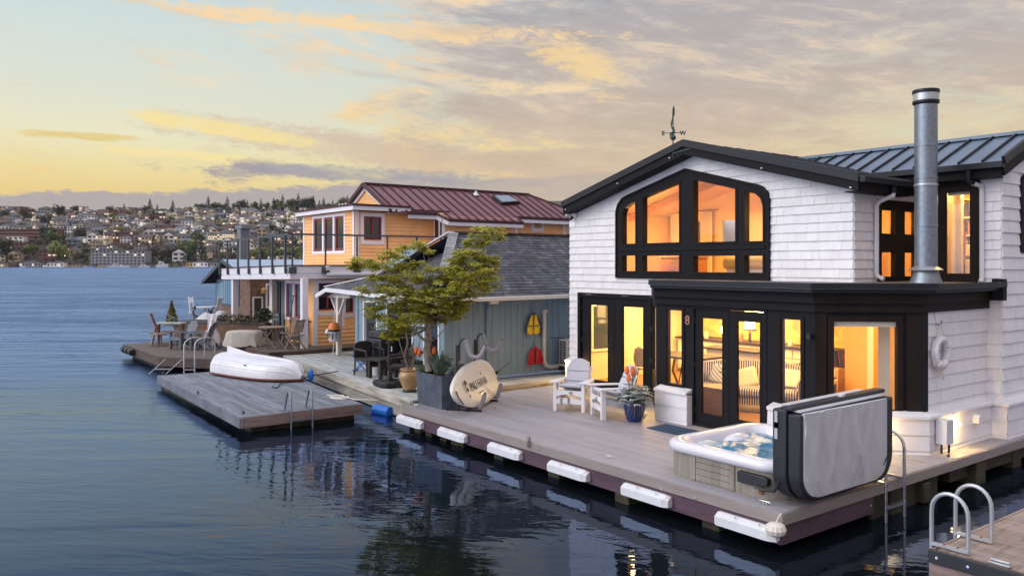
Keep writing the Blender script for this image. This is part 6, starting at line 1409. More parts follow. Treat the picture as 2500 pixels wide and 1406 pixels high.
# blue cottage -------------------------------------------------------------
def cottage():
    C_ = thing('blue_cottage', 'low blue board cottage with mossy grey hipped shingle roof', 'cottage', (-14, 6, .5))
    XW = -10.8; FWc = Frame((XW, 0, 0), (0, 1, 0), (1, 0, 0)); YW = 2.17
    mb = MB(); y = YW
    while y < 9.5: w_ = .198; mb.prism(rect(y + .004, .6, min(y + w_ - .004, 9.5), 2.62), FWc, -.03, random.uniform(-.003, .003)); y += w_
    mb.prism(rect(YW, .6, 9.5, 2.62), FWc, -.1, -.02); mk('wall', mb, blue_pt, C_, smooth=0, bevel=0)
    fd = Vector((-8.1, .83, 0)).normalized(); FF = Frame((XW, YW, 0), tuple(fd), (-.83, -8.1, 0)); L = 8.14
    hol = [rect(.35, .95, 1.15, 2.3), rect(1.9, .6, 3.6, 2.35), rect(4.4, 1.0, 5.4, 2.3)]
    mb = MB(); panel(mb, FF, [rect(0, .5, 6.2, 2.7)], hol, -.1, 0); mk('wall', mb, blue_pt, C_, smooth=0)
    for u0, v0, u1, v1 in ((.35, .95, 1.15, 2.3), (1.9, .6, 3.6, 2.35), (4.4, 1.0, 5.4, 2.3)):
        mb = MB(); frame_ring(mb, FF, u0 - .06, v0 - .06, u1 + .06, v1 + .06, .07, -.05, .03); o = mk('window', mb, white_pt, C_, smooth=0); pane(FF, u0, v0, u1, v1, -.05, o, dark_gl)
    mb = MB(); mb.prism(rect(-.0, .6, .06, 2.6), FF, .0, .03); mb.prism(rect(5.9, .6, 6.05, 2.6), FF, 0, .03); mk('corner_board', mb, blue_pt, C_, smooth=0)
    # roof: eaves at z 2.58; main ridge along Y
    XE, ZE = -10.45, 2.60; RX, RZ, RY0 = -12.9, 4.27, 3.77
    ex = XE; eY = 1.72; LX = -15.35
    A = Vector((XE, eY, ZE)); Bk = Vector((XE, 9.9, ZE)); T0 = Vector((RX, RY0, RZ)); T1 = Vector((RX, 9.9, RZ)); Lf = Vector((-19.3, 2.45, 2.46)); Lb = Vector((-19.3, 9.9, 2.46))
    P1 = FY(797, 702, 2.60); P2 = FY(888, 712, 2.55); P0 = FY(772, 718, 2.60); PT = Vector((-16.6, 3.3, 3.02))
    def courses(mb, quad, ch=.13, wid=(.22, .34)):
        """shingle courses over a planar polygon: quad[0]->quad[1] is the eave"""
        o = quad[0]; U = (quad[1] - quad[0]).normalized(); nrm = U.cross(quad[-1] - quad[0]).normalized()
        if nrm.z < 0: nrm = -nrm
        V = nrm.cross(U);
        if V.z < 0: V = -V
        pts = [((p - o).dot(U), (p - o).dot(V)) for p in quad]; Fq = lambda u, v, n=0.: tuple(o + U * u + V * v + nrm * n)
        class Q: pass
        siding(mb, Fq, pts if area(pts) > 0 else pts[::-1], [], ch, t=.016, wid=wid, jit=.0, gap=.006, v0=-.001)
        mb.prism(pts, Fq, -.06, -.004)
    mb = MB(); courses(mb, [A, Bk, T1, T0]); mk('roof', mb, roof_sh, C_, smooth=0, merge=False)
    mb = MB(); courses(mb, [P2, A, T0, Vector((RX - .15, RY0 + .1, RZ)), PT]); rf = mk('roof', mb, roof_sh, C_, smooth=0, merge=False)
    mb = MB(); courses(mb, [P1, P2, PT]); mk('roof', mb, roof_sh, C_, smooth=0, merge=False)
    mb = MB(); mb.add([tuple(P0), tuple(P1), tuple(PT), (-18.5, 6.5, 2.5)], [(0, 1, 2, 3)]); mb.add([tuple(T0), tuple(PT), (-18.5, 6.5, 2.5), (-18.5, 9.9, 2.5), tuple(T1)], [(0, 1, 2, 3, 4)]); mk('roof', mb, roof_sh, C_, smooth=0, recalc=False)
    # hip and ridge caps
    mb = MB(); d = (T0 - A); n = 26
    for i in range(n):
        a = A + d * (i / n); b = A + d * ((i + 1.25) / n); up = Vector((.4, -.3, 1)).normalized(); mb.beam(a + up * .025, b + up * (.012), .26, .016, up=up)
    mk('hip_cap', mb, roof_hip, C_, smooth=0, merge=False)
    mb = MB(); y = RY0
    while y < 9.8: mb.beam((RX, y, RZ + .03), (RX, y + .28, RZ + .02), .2, .02); y += .22
    mk('ridge_cap', mb, roof_sh, C_, smooth=0, merge=False)
    mb = MB(); mb.beam((XE + .04, eY, ZE - .05), (XE + .04, 9.9, ZE - .02), .10, .10); mk('gutter', mb, cream_pt, C_, bevel=.015)
    mb = MB()
    for a, b in ((P0, P1), (P1, P2), (P2, A)): mb.beam(a + Vector((0, -.02, -.07)), b + Vector((0, -.02, -.07)), .03, .13)
    mk('fascia', mb, white_pt, C_, smooth=0)
    mb = MB(); mb.beam(P1 + Vector((-.12, .0, .03)), PT + Vector((-.05, .0, .03)), .10, .03); mb.beam(PT + Vector((-.05, 0, .03)), T0 + Vector((-.2, 0, .03)), .10, .03); mk('rake_trim', mb, white_pt, C_, smooth=0)
    mb = MB(); mb.add([tuple(P0 + Vector((0, .03, -.12))), tuple(P1 + Vector((0, .03, -.12))), tuple(P2 + Vector((0, .03, -.12))), (-16, 4.2, 2.5), (-18.9, 4.6, 2.4)], [(0, 1, 2, 3, 4)]); mk('porch_soffit', mb, pm('brown_soffit', (.10, .055, .035), .7), C_, smooth=0)
    # porch post and braces
    pb = G(827, 866, .5); zt = 2.40
    mb = MB(); mb.box(pb.x - .07, pb.y - .07, .5, pb.x + .07, pb.y + .07, zt); mk('post', mb, cream_pt, C_, bevel=.006)
    mb = MB(); mb.beam((pb.x - .85, pb.y + .05, zt - .02), (pb.x + 1.1, pb.y - .1, zt + .02), .10, .12); mb.beam((pb.x - .6, pb.y + .02, zt - .05), (pb.x - .02, pb.y, zt - .65), .08, .07); mb.beam((pb.x + .6, pb.y - .05, zt - .05), (pb.x + .02, pb.y, zt - .65), .08, .07); mb.beam((pb.x, pb.y, zt), (pb.x + .1, pb.y + 1.6, zt), .1, .12); mk('brace', mb, cream_pt, C_, smooth=0)
    # skylight on the front slope
    o = A; c0 = Vector((-14.2, 2.9, 3.25))
    s0, s1, s2, s3 = [pl4(px, py, P2, A, T0) for px, py in ((934, 655), (962, 664), (1042, 612), (1012, 606))]
    nrm = (A - P2).cross(T0 - P2).normalized(); nrm = nrm if nrm.z > 0 else -nrm
    mb = MB(); a = [p + nrm * .02 for p in (s0, s1, s2, s3)]; b = [p + nrm * .12 for p in (s0, s1, s2, s3)]; mb.add(a + b, [(4, 5, 6, 7), (0, 1, 5, 4), (1, 2, 6, 5), (2, 3, 7, 6), (3, 0, 4, 7)]); o = mk('skylight', mb, blk_plas, C_, smooth=0)
    ce = (s0 + s1 + s2 + s3) / 4; mb = MB(); mb.face([ce + (p - ce) * .88 + nrm * .128 for p in (s0, s1, s2, s3)]); mk('skylight_pane', mb, pm('reflective_glass', (.35, .42, .50), .08, metal=.6, var=0), o, smooth=0)
    # downspout, pipe cover, heat pump
    yd = FWc.hit(1187, 760)[0]; mb = MB(); mb.tube([(XW + .3, yd, ZE - .08), (XW + .2, yd, ZE - .16), (XW + .05, yd, ZE - .28), (XW + .05, yd, .65)], .035, 8); mk('downspout', mb, blue_pt, C_); mb = MB(); mb.cbox((XW + .32, yd, ZE - .12), (.12, .26, .10)); mk('gutter_outlet', mb, cream_pt, C_, bevel=.03)
    y0 = FWc.hit(1325, 800)[0]; z0 = FWc.hit(1325, 756)[1]; z1 = FWc.hit(1340, 900)[1] + .05
    mb = MB(); mb.box(XW + .01, y0 - .07, z0 - .08, XW + .12, y0 + .07, z0); mb.tube([(XW + .06, y0, z0 - .04), (XW + .06, y0, z1 + .2), (XW + .06, y0 + .06, z1 + .05), (XW + .06, y0 + .2, z1), (XW + .06, 5.75, z1)], .055, 8); mk('pipe_cover', mb, acw, C_, bevel=0)
    ac = thing('heat_pump', 'ivory outdoor heat pump unit on the wall beside the white houseboat', 'heat pump', (-10.5, 6.0, .6))
    mb = MB(); mb.box(-10.70, 5.66, .72, -10.36, 6.5, 1.42); mk('casing', mb, acw, ac, bevel=.015)
    Fm = Frame((0, 5.66, 0), (1, 0, 0), (0, -1, 0)); mb = MB()
    for i in range(2):
        for j in range(9): mb.prism(rect(-10.66 + i * .13, .78 + j * .068, -10.55 + i * .13, .835 + j * .068), Fm, .001, .006)
    mk('grille', mb, slate_pl, ac, smooth=0)
    mb = MB(); mb.tube([(-10.35, 6.05, 1.07), (-10.34, 6.05, 1.07)], .26, 24); mk('fan_grille', mb, blk_plas, ac)
    mb = MB(); mb.box(-10.75, 5.66, .6, -10.3, 6.5, .72); mk('stand', mb, blk_plas, ac); mk('bracket_rod', MB().tube([(XW, 5.45, 1.47), (XW + .4, 5.6, 1.47)], .01, 6), blk_plas, ac)
    # life vests
    def vest(lb, y, z, m1, m2, h, w_, gp):
        t = thing('life_vest', lb, 'life vest', (XW + .1, y, z), group=gp)
        for s in (-1, 1):
            mb = MB(); mb.prism([(y + s * w_ * .06, z + h * .52), (y + s * w_ * .24, z + h * .54), (y + s * w_ * .30, z + h * .15), (y + s * w_ * .46, z - h * .08), (y + s * w_ * .44, z - h * .46), (y + s * w_ * .22, z - h * .55), (y + s * .015, z - h * .48), (y + s * .03, z + h * .05)], lambda u, v, n: (XW + n, u, v), .03, .12); mk('panel', mb, m1, t, smooth=.5, bevel=.03)
        mb = MB()
        for s in (-1, 1): mb.tube([(XW + .08, y + s * .02, z + h * .62), (XW + .10, y + s * w_ * .34, z + h * .35), (XW + .09, y + s * w_ * .55, z - h * .2), (XW + .08, y + s * w_ * .50, z - h * .72)], [.02, .03, .03, .008], 8)
        mk('side_panel', mb, m2, t); mk('strap', MB().tube([(XW + .13, y - w_ * .45, z - .03), (XW + .15, y, z - .05), (XW + .13, y + w_ * .45, z - .02)], .012, 6), m2, t)
        mk('hook_loop', MB().tube([(XW + .02, y, z + h * .95), (XW + .05, y, z + h * .5)], .008, 6), blk_plas, t)
    ya_ = FWc.hit(1303, 790, .1)[0]; vest('yellow and navy life vest hanging on the blue wall above the red one', ya_, FWc.hit(1303, 792, .1)[1], yel_v, nav_v, .48, .46, 'life vests on the blue wall')
    ya_ = FWc.hit(1307, 870, .1)[0]; vest('red life vest hanging low on the blue wall', ya_, FWc.hit(1307, 870, .1)[1], red_v, red_v, .40, .44, 'life vests on the blue wall')
def pl4(px, py, a, b, c):
    n = (b - a).cross(c - a); d = Vector(ray(px, py)); e = Vector(EYE); return e + d * ((a - e).dot(n) / d.dot(n))
cottage()
# ---------------------------------------------------------------- orange houseboat
def orange_house():
    O = thing('orange_houseboat', 'orange two-storey houseboat with white trim and burgundy metal roof', 'houseboat', (-23, 6, .6))
    XU, YU, X2, X3 = -21.6, 5.05, -20.98, -21.6; XLf = -26.37
    FUf = Frame((0, YU, 0), (1, 0, 0), (0, -1, 0)); FUr = Frame((XU, 0, 0), (0, 1, 0), (1, 0, 0)); F2 = Frame((X2, 0, 0), (0, 1, 0), (1, 0, 0))
    def wl(F, poly, holes, n0=-.1):
        mb = MB(); siding(mb, F, poly, holes, .135, t=.04, v0=min(p[1] for p in poly)); mk('siding', mb, orange, O, smooth=0, merge=False); mb = MB(); panel(mb, F, [poly], holes, n0, -.004); mk('wall', mb, orange, O, smooth=0)
    zt = 5.40
    tw = [FUf.hit(766, 527), FUf.hit(842, 612)]; tu0, tu1, tv0, tv1 = -25.40, -22.40, 3.93, 5.27
    wl(FUf, rect(XLf, 3.34, XU, zt), [rect(tu0, tv0, tu1, tv1)])
    mb = MB(); wv = (tu1 - tu0) / 3
    frame_ring(mb, FUf, tu0 - .02, tv0 - .1, tu1 + .02, tv1 + .08, .10, -.05, .04)
    for k in (1, 2): mb.prism(rect(tu0 + k * wv - .07, tv0, tu0 + k * wv + .07, tv1), FUf, -.05, .035)
    o = mk('window', mb, orange_w, O, smooth=0)
    for k in range(3):
        m = MB(); frame_ring(m, FUf, tu0 + k * wv + .08, tv0 + .02, tu0 + (k + 1) * wv - .08, tv1 - .03, .07, -.06, -.01); mk('sash', m, red_sash, o, smooth=0); pane(FUf, tu0 + k * wv + .1, tv0 + .05, tu0 + (k + 1) * wv - .1, tv1 - .06, -.04, o, dark_gl)
    y = lambda px: FUr.hit(px, 560)[0]; zz = lambda px, py: FUr.hit(px, py)[1]
    wv0, wv1 = zz(910, 586), zz(910, 529)
    wl(FUr, rect(YU, 3.34, 8.75, zt - .02), [rect(y(888), wv0, y(932), wv1)])
    mb = MB(); frame_ring(mb, FUr, y(880), wv0 - .16, y(938), wv1 + .12, .12, -.04, .04); o = mk('window', mb, orange_w, O, smooth=0)
    mb = MB(); frame_ring(mb, FUr, y(887), wv0, y(932), wv1, .06, -.06, .0); mb.prism(rect((y(887) + y(932)) / 2 - .03, wv0, (y(887) + y(932)) / 2 + .03, wv1), FUr, -.06, 0); mk('sash', mb, red_sash, o, smooth=0); pane(FUr, y(887), wv0, y(932), wv1, -.05, o, dark_gl)
    # small face with window where the wall steps out
    yS = FUr.hit(1058, 560)[0]; FS2 = Frame((0, yS, 0), (1, 0, 0), (0, -1, 0))
    mb = MB(); panel(mb, FS2, [rect(XU, 3.34, X2, zt)], [], -.1, 0); mk('wall', mb, orange, O, smooth=0)
    mb = MB(); mb.prism(rect(XU + .08, 4.35, X2 - .10, 5.25), FS2, 0, .03); o = mk('window', mb, orange_w, O, smooth=0); mb = MB(); mb.prism(rect(XU + .16, 4.45, X2 - .18, 5.2), FS2, .03, .035); mk('sash', mb, red_sash, o, smooth=0); mb = MB(); mb.prism(rect(XU + .20, 4.5, X2 - .22, 5.15), FS2, .035, .04); mk('pane', mb, dark_gl, o, smooth=0)
    yE = F2.hit(1262, 560)[0]
    wl(F2, rect(yS, 3.3, yE, zt - .1), [])
    wl(FUr, rect(yE - .2, 3.3, 15.4, zt + .18), [])
    wi = (FUr.hit(1303, 560)[0], FUr.hit(1320, 560)[0], FUr.hit(1310, 557)[1], FUr.hit(1310, 537)[1]); mb = MB(); frame_ring(mb, FUr, wi[0] - .15, wi[2] - .15, wi[1] + .15, wi[3] + .13, .14, .0, .04); o = mk('window', mb, orange_w, O, smooth=0); mb = MB(); mb.prism(rect(wi[0], wi[2], wi[1], wi[3]), FUr, 0, .02); mk('pane', mb, dark_gl, o, smooth=0)
    mb = MB(); w = .13
    for F, u in ((FUr, YU + w / 2), (FUf, XU - w / 2), (FUf, XLf + w / 2), (F2, yS + w / 2), (F2, yE - w / 2), (FUr, 15.2)):
        m = MB(); m.prism(rect(u - w / 2, 3.34, u + w / 2, zt - (.02 if F is not F2 else .1)), F, .016, .04); mk('corner_board', m, orange_w, O, smooth=0)
    # band and flat roof
    mb = MB(); mb.box(XLf - .3, YU - .25, zt, XU + .3, YU - .21, zt + .15); mb.box(XU + .30, YU - .25, zt, XU + .34, 7.2, zt + .15)
    mk('white_band', mb, orange_w, O, smooth=0)
    mb = MB(); mb.box(XLf - .32, YU - .28, zt + .15, XU + .36, YU - .20, zt + .23); mb.box(XU + .28, YU - .2, zt + .15, XU + .37, 7.2, zt + .23); mb.box(XLf - .3, YU - .2, zt + .02, XU + .3, 9, zt + .12); mk('flat_roof', mb, red_tr, O, smooth=0)
    # main gable roof
    RXx, RZ = -23.5, 6.60; sl = (RZ - 5.40) / (RXx + 21.2); sl = -sl
    zf = lambda x: RZ - abs(x - RXx) * .52
    e1, e2 = -21.2, -20.72; Yg = 6.48; y1 = FX(1066, 526, e1).y; yend = 14.68; y0 = FX(995, 516, e1).y; yEe = FX(1278, 536, e2).y; Yk = 15.4
    def slab(pts, nm='roof'):
        mb = MB(); t = [(x, yy, zf(x)) for x, yy in pts]; b = [(x, yy, zf(x) - .10) for x, yy in pts]; k = len(pts); mb.add(t + b, [tuple(range(k)), tuple(range(k, 2 * k))[::-1]] + [(i, (i + 1) % k, k + (i + 1) % k, k + i) for i in range(k)]); return mb
    rf = mk('roof', slab([(RXx, Yg - .12), (-21.35, Yg - .1), (e1, y0), (e1, y1), (e2, y1 + .25), (e2, yEe), (e1, yEe), (e1, 16.9), (RXx, yend)]), met_red, O, smooth=0)
    mk('roof', slab([(RXx, Yg - .12), (RXx, yend), (-26.2, yend), (-26.2, Yg - .12)]), met_red, O, smooth=0)
    mb = MB(); yy = Yg + .1
    k = 0
    while yy < 15.6:
        xe = e1 if (yy < y1 or yy > yEe) else e2
        ys_ = yy; xs = RXx
        if yy > yend: xs = RXx + (yy - yend) * 1.05
        mb.beam((xs, yy, zf(xs) + .02), (xe, yy, zf(xe) + .02), .05, .06); yy += .43
    mk('standing_seams', mb, red_tr, rf, smooth=0)
    mb = MB(); mb.beam((RXx, Yg - .14, RZ + .04), (RXx, yend, RZ + .04), .18, .06); mb.beam((RXx, yend, RZ + .03), (e1, 16.9, zf(e1) + .03), .12, .05)
    mb.beam((RXx, Yg - .14, RZ + .0), (-21.35, Yg - .14, zf(-21.35)), .06, .14, up=(0, -1, 0)) if False else None
    mb.beam((RXx, Yg - .16, RZ - .01), (-21.2, Yg - .16, zf(-21.2) - .01), .08, .14); mb.beam((RXx, Yg - .16, RZ - .01), (-25.6, Yg - .16, zf(-25.6) - .01), .08, .14)
    mb.beam((e1, y0, zf(e1) - .03), (e1, y1, zf(e1) - .03), .07, .10); mb.beam((e1, y1, zf(e1) - .03), (e2, y1 + .25, zf(e2) - .03), .07, .10); mb.beam((e2, y1 + .25, zf(e2) - .03), (e2, yEe, zf(e2) - .03), .07, .10)
    mb.beam((e1, yEe, zf(e1) - .02), (e1, 16.9, zf(e1) - .02), .06, .10); mk('roof_edge', mb, red_tr, rf, smooth=0)
    mb = MB(); dz_ = .16
    mb.beam((XU + .32, 7.1, zf(e1) - dz_), (e1 - .04, y1, zf(e1) - dz_), .04, .16); mb.beam((e1 - .02, y1, zf(e1) - dz_), (e2 - .02, y1 + .25, zf(e2) - dz_), .04, .16); mb.beam((e2 - .02, y1 + .25, zf(e2) - dz_), (e2 - .02, yEe, zf(e2) - dz_), .04, .16); mb.box(e1 - .04, yEe - .1, zf(e1) - dz_ - .08, e1, 16.9, zf(e1) - dz_ + .08)
    mk('fascia', mb, orange_w, rf, smooth=0)
    mb = MB(); FG = Frame((0, Yg, 0), (1, 0, 0), (0, -1, 0)); siding(mb, FG, [(-25.0, 5.5), (-21.7, 5.5), (RXx, RZ - .15)], [], .125, t=.016); mk('gable_siding', mb, orange, O, smooth=0, merge=False)
    mb = MB(); mb.beam((RXx, Yg - .05, RZ - .17), (-21.5, Yg - .05, zf(-21.5) - .17), .05, .14); mb.beam((RXx, Yg - .05, RZ - .17), (-25.4, Yg - .05, zf(-25.4) - .17), .05, .14); mk('barge_board', mb, orange_w, O, smooth=0)
    # skylight, vent
    nrm = Vector((.52, 0, 1)).normalized(); A_ = Vector((RXx, 7, zf(RXx))); B_ = Vector((RXx, 9, zf(RXx))); C_ = Vector((e1, 7, zf(e1)))
    q = [pl4(px, py, A_, B_, C_) for px, py in ((1200, 484), (1240, 483), (1268, 499), (1222, 502))]
    mb = MB(); a = [p + nrm * .01 for p in q]; b = [p + nrm * .14 for p in q]; mb.add(a + b, [(4, 5, 6, 7), (0, 1, 5, 4), (1, 2, 6, 5), (2, 3, 7, 6), (3, 0, 4, 7)]); o = mk('skylight', mb, blk_plas, rf, smooth=0)
    ce = sum(q, Vector()) / 4; mb = MB(); mb.face([ce + (p - ce) * .82 + nrm * .148 for p in q]); mk('skylight_pane', mb, bpy.data.materials['reflective_glass'], o, smooth=0)
    p = pl4(1162, 478, A_, B_, C_); mk('roof_vent', MB().lathe([(.16, 0), (.05, .16), (.05, .2), (0, .2)], tuple(p), 10), orange_w, rf)
    # rooftop rails, loungers
    mb = MB()
    for x in (-23.8, -24.6): mb.tube([(x, 8.6, zt + .1), (x, 8.6, 6.25)], .03, 6)
    mk('roof_post', mb, rail_m, O)
    mb = MB()
    for k in range(3): mb.tube([(-24.3 - k * .3, 5.9, zt + .12), (-24.4 - k * .3, 5.9, zt + .35), (-24.2 - k * .3, 5.9, zt + .45), (-24.0 - k * .3, 5.9, zt + .35)], .03, 6)
    mk('roof_hoop', mb, plast_w, O)
    # balcony slab: slightly out of level, as in the photograph
    R0, R1 = Vector((-20.15, 2.0, 3.38)), Vector((-20.15, 9.0, 3.40)); L0 = DP(541, 654, 32.4); zb = lambda: .45
    Lb = Vector((L0.x - .3, 9, 3.3))
    def wallstrip(a, b, z0, z1, th=.05): m = MB(); d = b - a; m.beam(a + Vector((0, 0, (z0 + z1) / 2)), b + Vector((0, 0, (z0 + z1) / 2)), th, z1 - z0); return m
    for nm, z0, z1, mt, off in (('fascia', -.27, -.03, orange_w, 0.), ('beam', -.46, -.272, orange_w, .015), ('deck_edge', -.03, .01, red_tr, -.03)):
        mb = MB(); o_ = Vector((0, off, 0)); ox = Vector((-off, 0, 0))
        for a, b, q_ in ((L0, R0, o_), (R0, R1, ox)): mb.beam(a + q_ + Vector((0, 0, (z0 + z1) / 2)), b + q_ + Vector((0, 0, (z0 + z1) / 2)), .05, z1 - z0)
        mk(nm, mb, mt, O, smooth=0)
    mb = MB(); c = [L0, R0, R1, Lb]; mb.add([tuple(p + Vector((0, 0, -.04))) for p in c] + [tuple(p + Vector((0, 0, -.30))) for p in c], [(0, 1, 2, 3), (7, 6, 5, 4)]); mk('balcony_floor', mb, orange_w, O, smooth=0)
    mb = MB(); g0 = FX(796, 678, R0.x + .1); mb.beam((R0.x + .08, FX(795, 670, R0.x).y, 3.07), (R0.x + .08, 8, 3.07), .10, .10); mk('gutter', mb, orange_w, O, bevel=.02)
    # railing
    H_ = 1.03; up = Vector((0, 0, 1)); off = Vector((0, -.07, 0)); rl = []
    Rl = thing('balcony_railing', 'grey metal railing around the upper deck of the orange houseboat', 'railing', tuple(R0))
    mb = MB(); cr = R0 + Vector((.06, -.07, H_)); mb.beam(L0 + off + up * H_, cr, .07, .06); mb.beam(cr, R1 + Vector((.06, 0, H_)), .07, .06); mk('top_rail', mb, rail_m, Rl)
    for px in (541, 560, 586, 612, 640, 670, 702):
        t = [(L0 + (R0 - L0) * s) for s in (k / 400 for k in range(401))]; p = min(t, key=lambda v: abs(pxof(v) - px)); p = p + off
        mb = MB(); mb.box(p.x - .035, p.y - .04, p.z - .25, p.x + .035, p.y + .02, p.z + H_); mb.box(p.x - .055, p.y - .02, p.z - .28, p.x + .055, p.y + .06, p.z - .1); mk('post', mb, rail_m, Rl, smooth=0)
    for px in (714, 795, 872, 946, 1018):
        yy = FX(px, 620, R0.x + .06).y; mb = MB(); mb.box(R0.x + .03, yy - .025, 3.35, R0.x + .07, yy + .025, 3.38 + H_); mb.box(R0.x + .02, yy - .13, 3.10, R0.x + .10, yy + .13, 3.32); mk('post', mb, rail_m, Rl, smooth=0)
    mb = MB(); bx = FX(888, 655, R0.x); mb.box(R0.x + .03, bx.y - .12 - 1.35, 3.20, R0.x + .12, bx.y + .04 - 1.35, 3.36); mk('deck_light', mb, plast_w, O, bevel=.02)
    # pillars
    for (px, py, z, w_) in ((744, 851, .62, .20),): p = G(px, py, z); mb = MB(); mb.box(p.x - w_ / 2 - .05, p.y - w_ / 2, z - .05, p.x + w_ / 2 - .05, p.y + w_ / 2, 2.95); mk('pillar', mb, orange_w, O, bevel=.006)
    p = DP(573, 700, 31.6); mb = MB(); mb.box(p.x - .10, p.y - .10, .6, p.x + .10, p.y + .10, 2.85); mk('pillar', mb, orange_w, O, bevel=.006)
    p = FY(667, 700, 2.9); mb = MB(); mb.box(p.x - .14, 2.8, .6, p.x + .14, 3.05, 2.95); mk('pillar', mb, cream_pt, O, bevel=.006)
    # lower storey
    XLr, YLf = -20.45, 3.0; FL1 = Frame((XLr, 0, 0), (0, 1, 0), (1, 0, 0)); FLf = Frame((0, YLf, 0), (1, 0, 0), (0, -1, 0))
    a0, a1 = FL1.hit(776, 700)[0], FL1.hit(823, 700)[0]; v0, v1 = FL1.hit(800, 757)[1], FL1.hit(800, 690)[1]
    wl(FL1, rect(2.92, .62, 4.0, 2.92), [rect(a0, v0, a1, v1)]); wl(FL1, rect(4.0, .62, 4.9, 1.22), [])
    mb = MB(); frame_ring(mb, FL1, a0 - .1, v0 - .18, a1 + .1, v1 + .1, .11, -.03, .04); o = mk('window', mb, orange_w, O, smooth=0)
    mb = MB(); frame_ring(mb, FL1, a0, v0, a1, v1, .05, -.06, .0); mb.prism(rect((a0 + a1) / 2 - .03, v0, (a0 + a1) / 2 + .03, v1), FL1, -.06, 0); mk('sash', mb, red_sash, o, smooth=0); pane(FL1, a0, v0, a1, v1, -.05, o, dark_gl)
    mb = MB(); mb.prism(rect(2.93, .62, 3.07, 2.92), FL1, .016, .045); mb.prism(rect(4.0, 1.22, 4.06, 2.9), FL1, .0, .045); mk('corner_board', mb, orange_w, O, smooth=0)
    aA, aB = Vector((XLr, 4.03, 0)), Vector((-20.98, 4.75, 0)); dU = (aB - aA).normalized(); FA2 = Frame(tuple(aA), tuple(dU), (dU.y, -dU.x, 0)); La = (aB - aA).length
    mb = MB(); panel(mb, FA2, [rect(0, 1.2, La, 2.9)], [rect(.15, 1.7, La - .15, 2.65)], -.08, 0); mk('wall', mb, orange, O, smooth=0)
    mb = MB(); frame_ring(mb, FA2, .06, 1.55, La - .06, 2.75, .09, -.02, .03); mb.prism(rect(La - .02, 1.22, La + .08, 2.9), FA2, .0, .05); o = mk('window', mb, orange_w, O, smooth=0); mb = MB(); frame_ring(mb, FA2, .15, 1.7, La - .15, 2.65, .05, -.05, 0); mk('sash', mb, red_sash, o, smooth=0); pane(FA2, .15, 1.7, La - .15, 2.65, -.04, o, dark_gl)
    FW3 = Frame((-20.98, 0, 0), (0, 1, 0), (1, 0, 0)); wl(FW3, rect(4.75, 1.0, 8, 2.9), [])
    mb = MB(); mb.add([(XLr, 4.03, 1.225), (XLr, 4.9, 1.225), (-20.98, 4.9, 1.225), (-20.98, 4.75, 1.225)], [(0, 1, 2, 3)]); mb.box(-20.98, 4.86, .62, XLr, 4.9, 1.22); mk('ledge', mb, orange, O, smooth=0)
    p = FW3.hit(901, 800); mk('downspout', MB().tube([(-20.9, p[0] - .25, 1.75), (-20.9, p[0], 1.5), (-20.9, p[0], .7)], .04, 8), orange_w, O)
    # front wall with door and red sashes
    hx = [FLf.hit(px, 700)[0] for px in (672, 696, 700, 716, 721, 737)]
    mb = MB(); mb.prism(rect(hx[1], .62, XLr, 1.45), FLf, -.1, 0); mb.prism(rect(-24.6, 2.78, XLr, 2.95), FLf, -.1, 0); mb.prism(rect(hx[5] + .02, 1.4, XLr, 2.8), FLf, -.1, 0); mk('wall', mb, orange, O, smooth=0)
    for a, b in ((hx[2], hx[3]), (hx[4], hx[5])):
        mb = MB(); frame_ring(mb, FLf, a - .12, 1.38, b + .1, 2.82, .10, -.05, .03); o = mk('window', mb, orange_w, O, smooth=0); mb = MB(); frame_ring(mb, FLf, a - .03, 1.45, b + .02, 2.75, .09, -.06, -.01); mk('sash', mb, red_sash, o, smooth=0); pane(FLf, a, 1.5, b, 2.7, -.04, o, pm('grey_blue_pane', (.10, .12, .15), .1, var=.2))
    mb = MB(); mb.prism(rect(hx[0], .64, hx[0] + .48, 2.78), FLf, -.05, 0); o = mk('door', mb, dark_gl, O, smooth=0); mb = MB(); frame_ring(mb, FLf, hx[0] - .06, .62, hx[1], 2.8, .07, -.02, .03); mb.prism(rect(hx[0] + .45, .64, hx[0] + .52, 2.78), FLf, -.02, .02); mk('door_frame', mb, rail_m, o, smooth=0); mb = MB(); mb.prism(rect(hx[0] + .52, .64, hx[1] - .06, 2.78), FLf, -.06, -.03); mk('door_pane', mb, curtain_g, o, smooth=0)
    mb = MB(); mb.box(-27.5, 3.1, .55, -20.5, 9, .6); mk('hull_float', mb, dark_sd, O)
    mb = MB(); mb.box(-24.7, YLf, .62, -24.6, 8.8, 2.95); mb.box(-26.3, 8.9, 3.3, XU, 9.0, 5.4); mb.box(XLf, YU + .1, 3.34, XLf + .1, 9, 5.4); mk('wall', mb, orange, O, smooth=0)
    # buoy lettered 816
    by = thing('lettered_buoy', 'orange and white crab buoy with black numbers hanging by the porch post', 'buoy', (0, 0, 0))
    q = DP(815, 806, 25.6); by.location = q; MW[by.name] = Matrix.Translation(q)
    mk('buoy_body', MB().lathe([(0, .26), (.10, .24), (.17, .14), (.185, .03)], (0, 0, 0), 18), plastic_or, by, world=False)
    mk('lower_body', MB().lathe([(.185, .03), (.17, -.0), (.17, -.3), (.13, -.36), (0, -.38)], (0, 0, 0), 18), pm('white_red_buoy_paint', (.68, .64, .66), .5, var=.1, vs=9, col2=(.30, .03, .05), c2lo=.55, c2hi=.58), by, world=False)
    mk('band', MB().lathe([(.187, .03), (.187, -.04)], (0, 0, 0), 18), blk_plas, by, world=False)
    text_mesh('816', .25, blk_plas, lambda a, b, c: (q.x + a * CS + (.19 + c) * SN, q.y + a * SN - (.19 + c) * CS, q.z - .26 + b), by, 'number', .004, bold=.006)
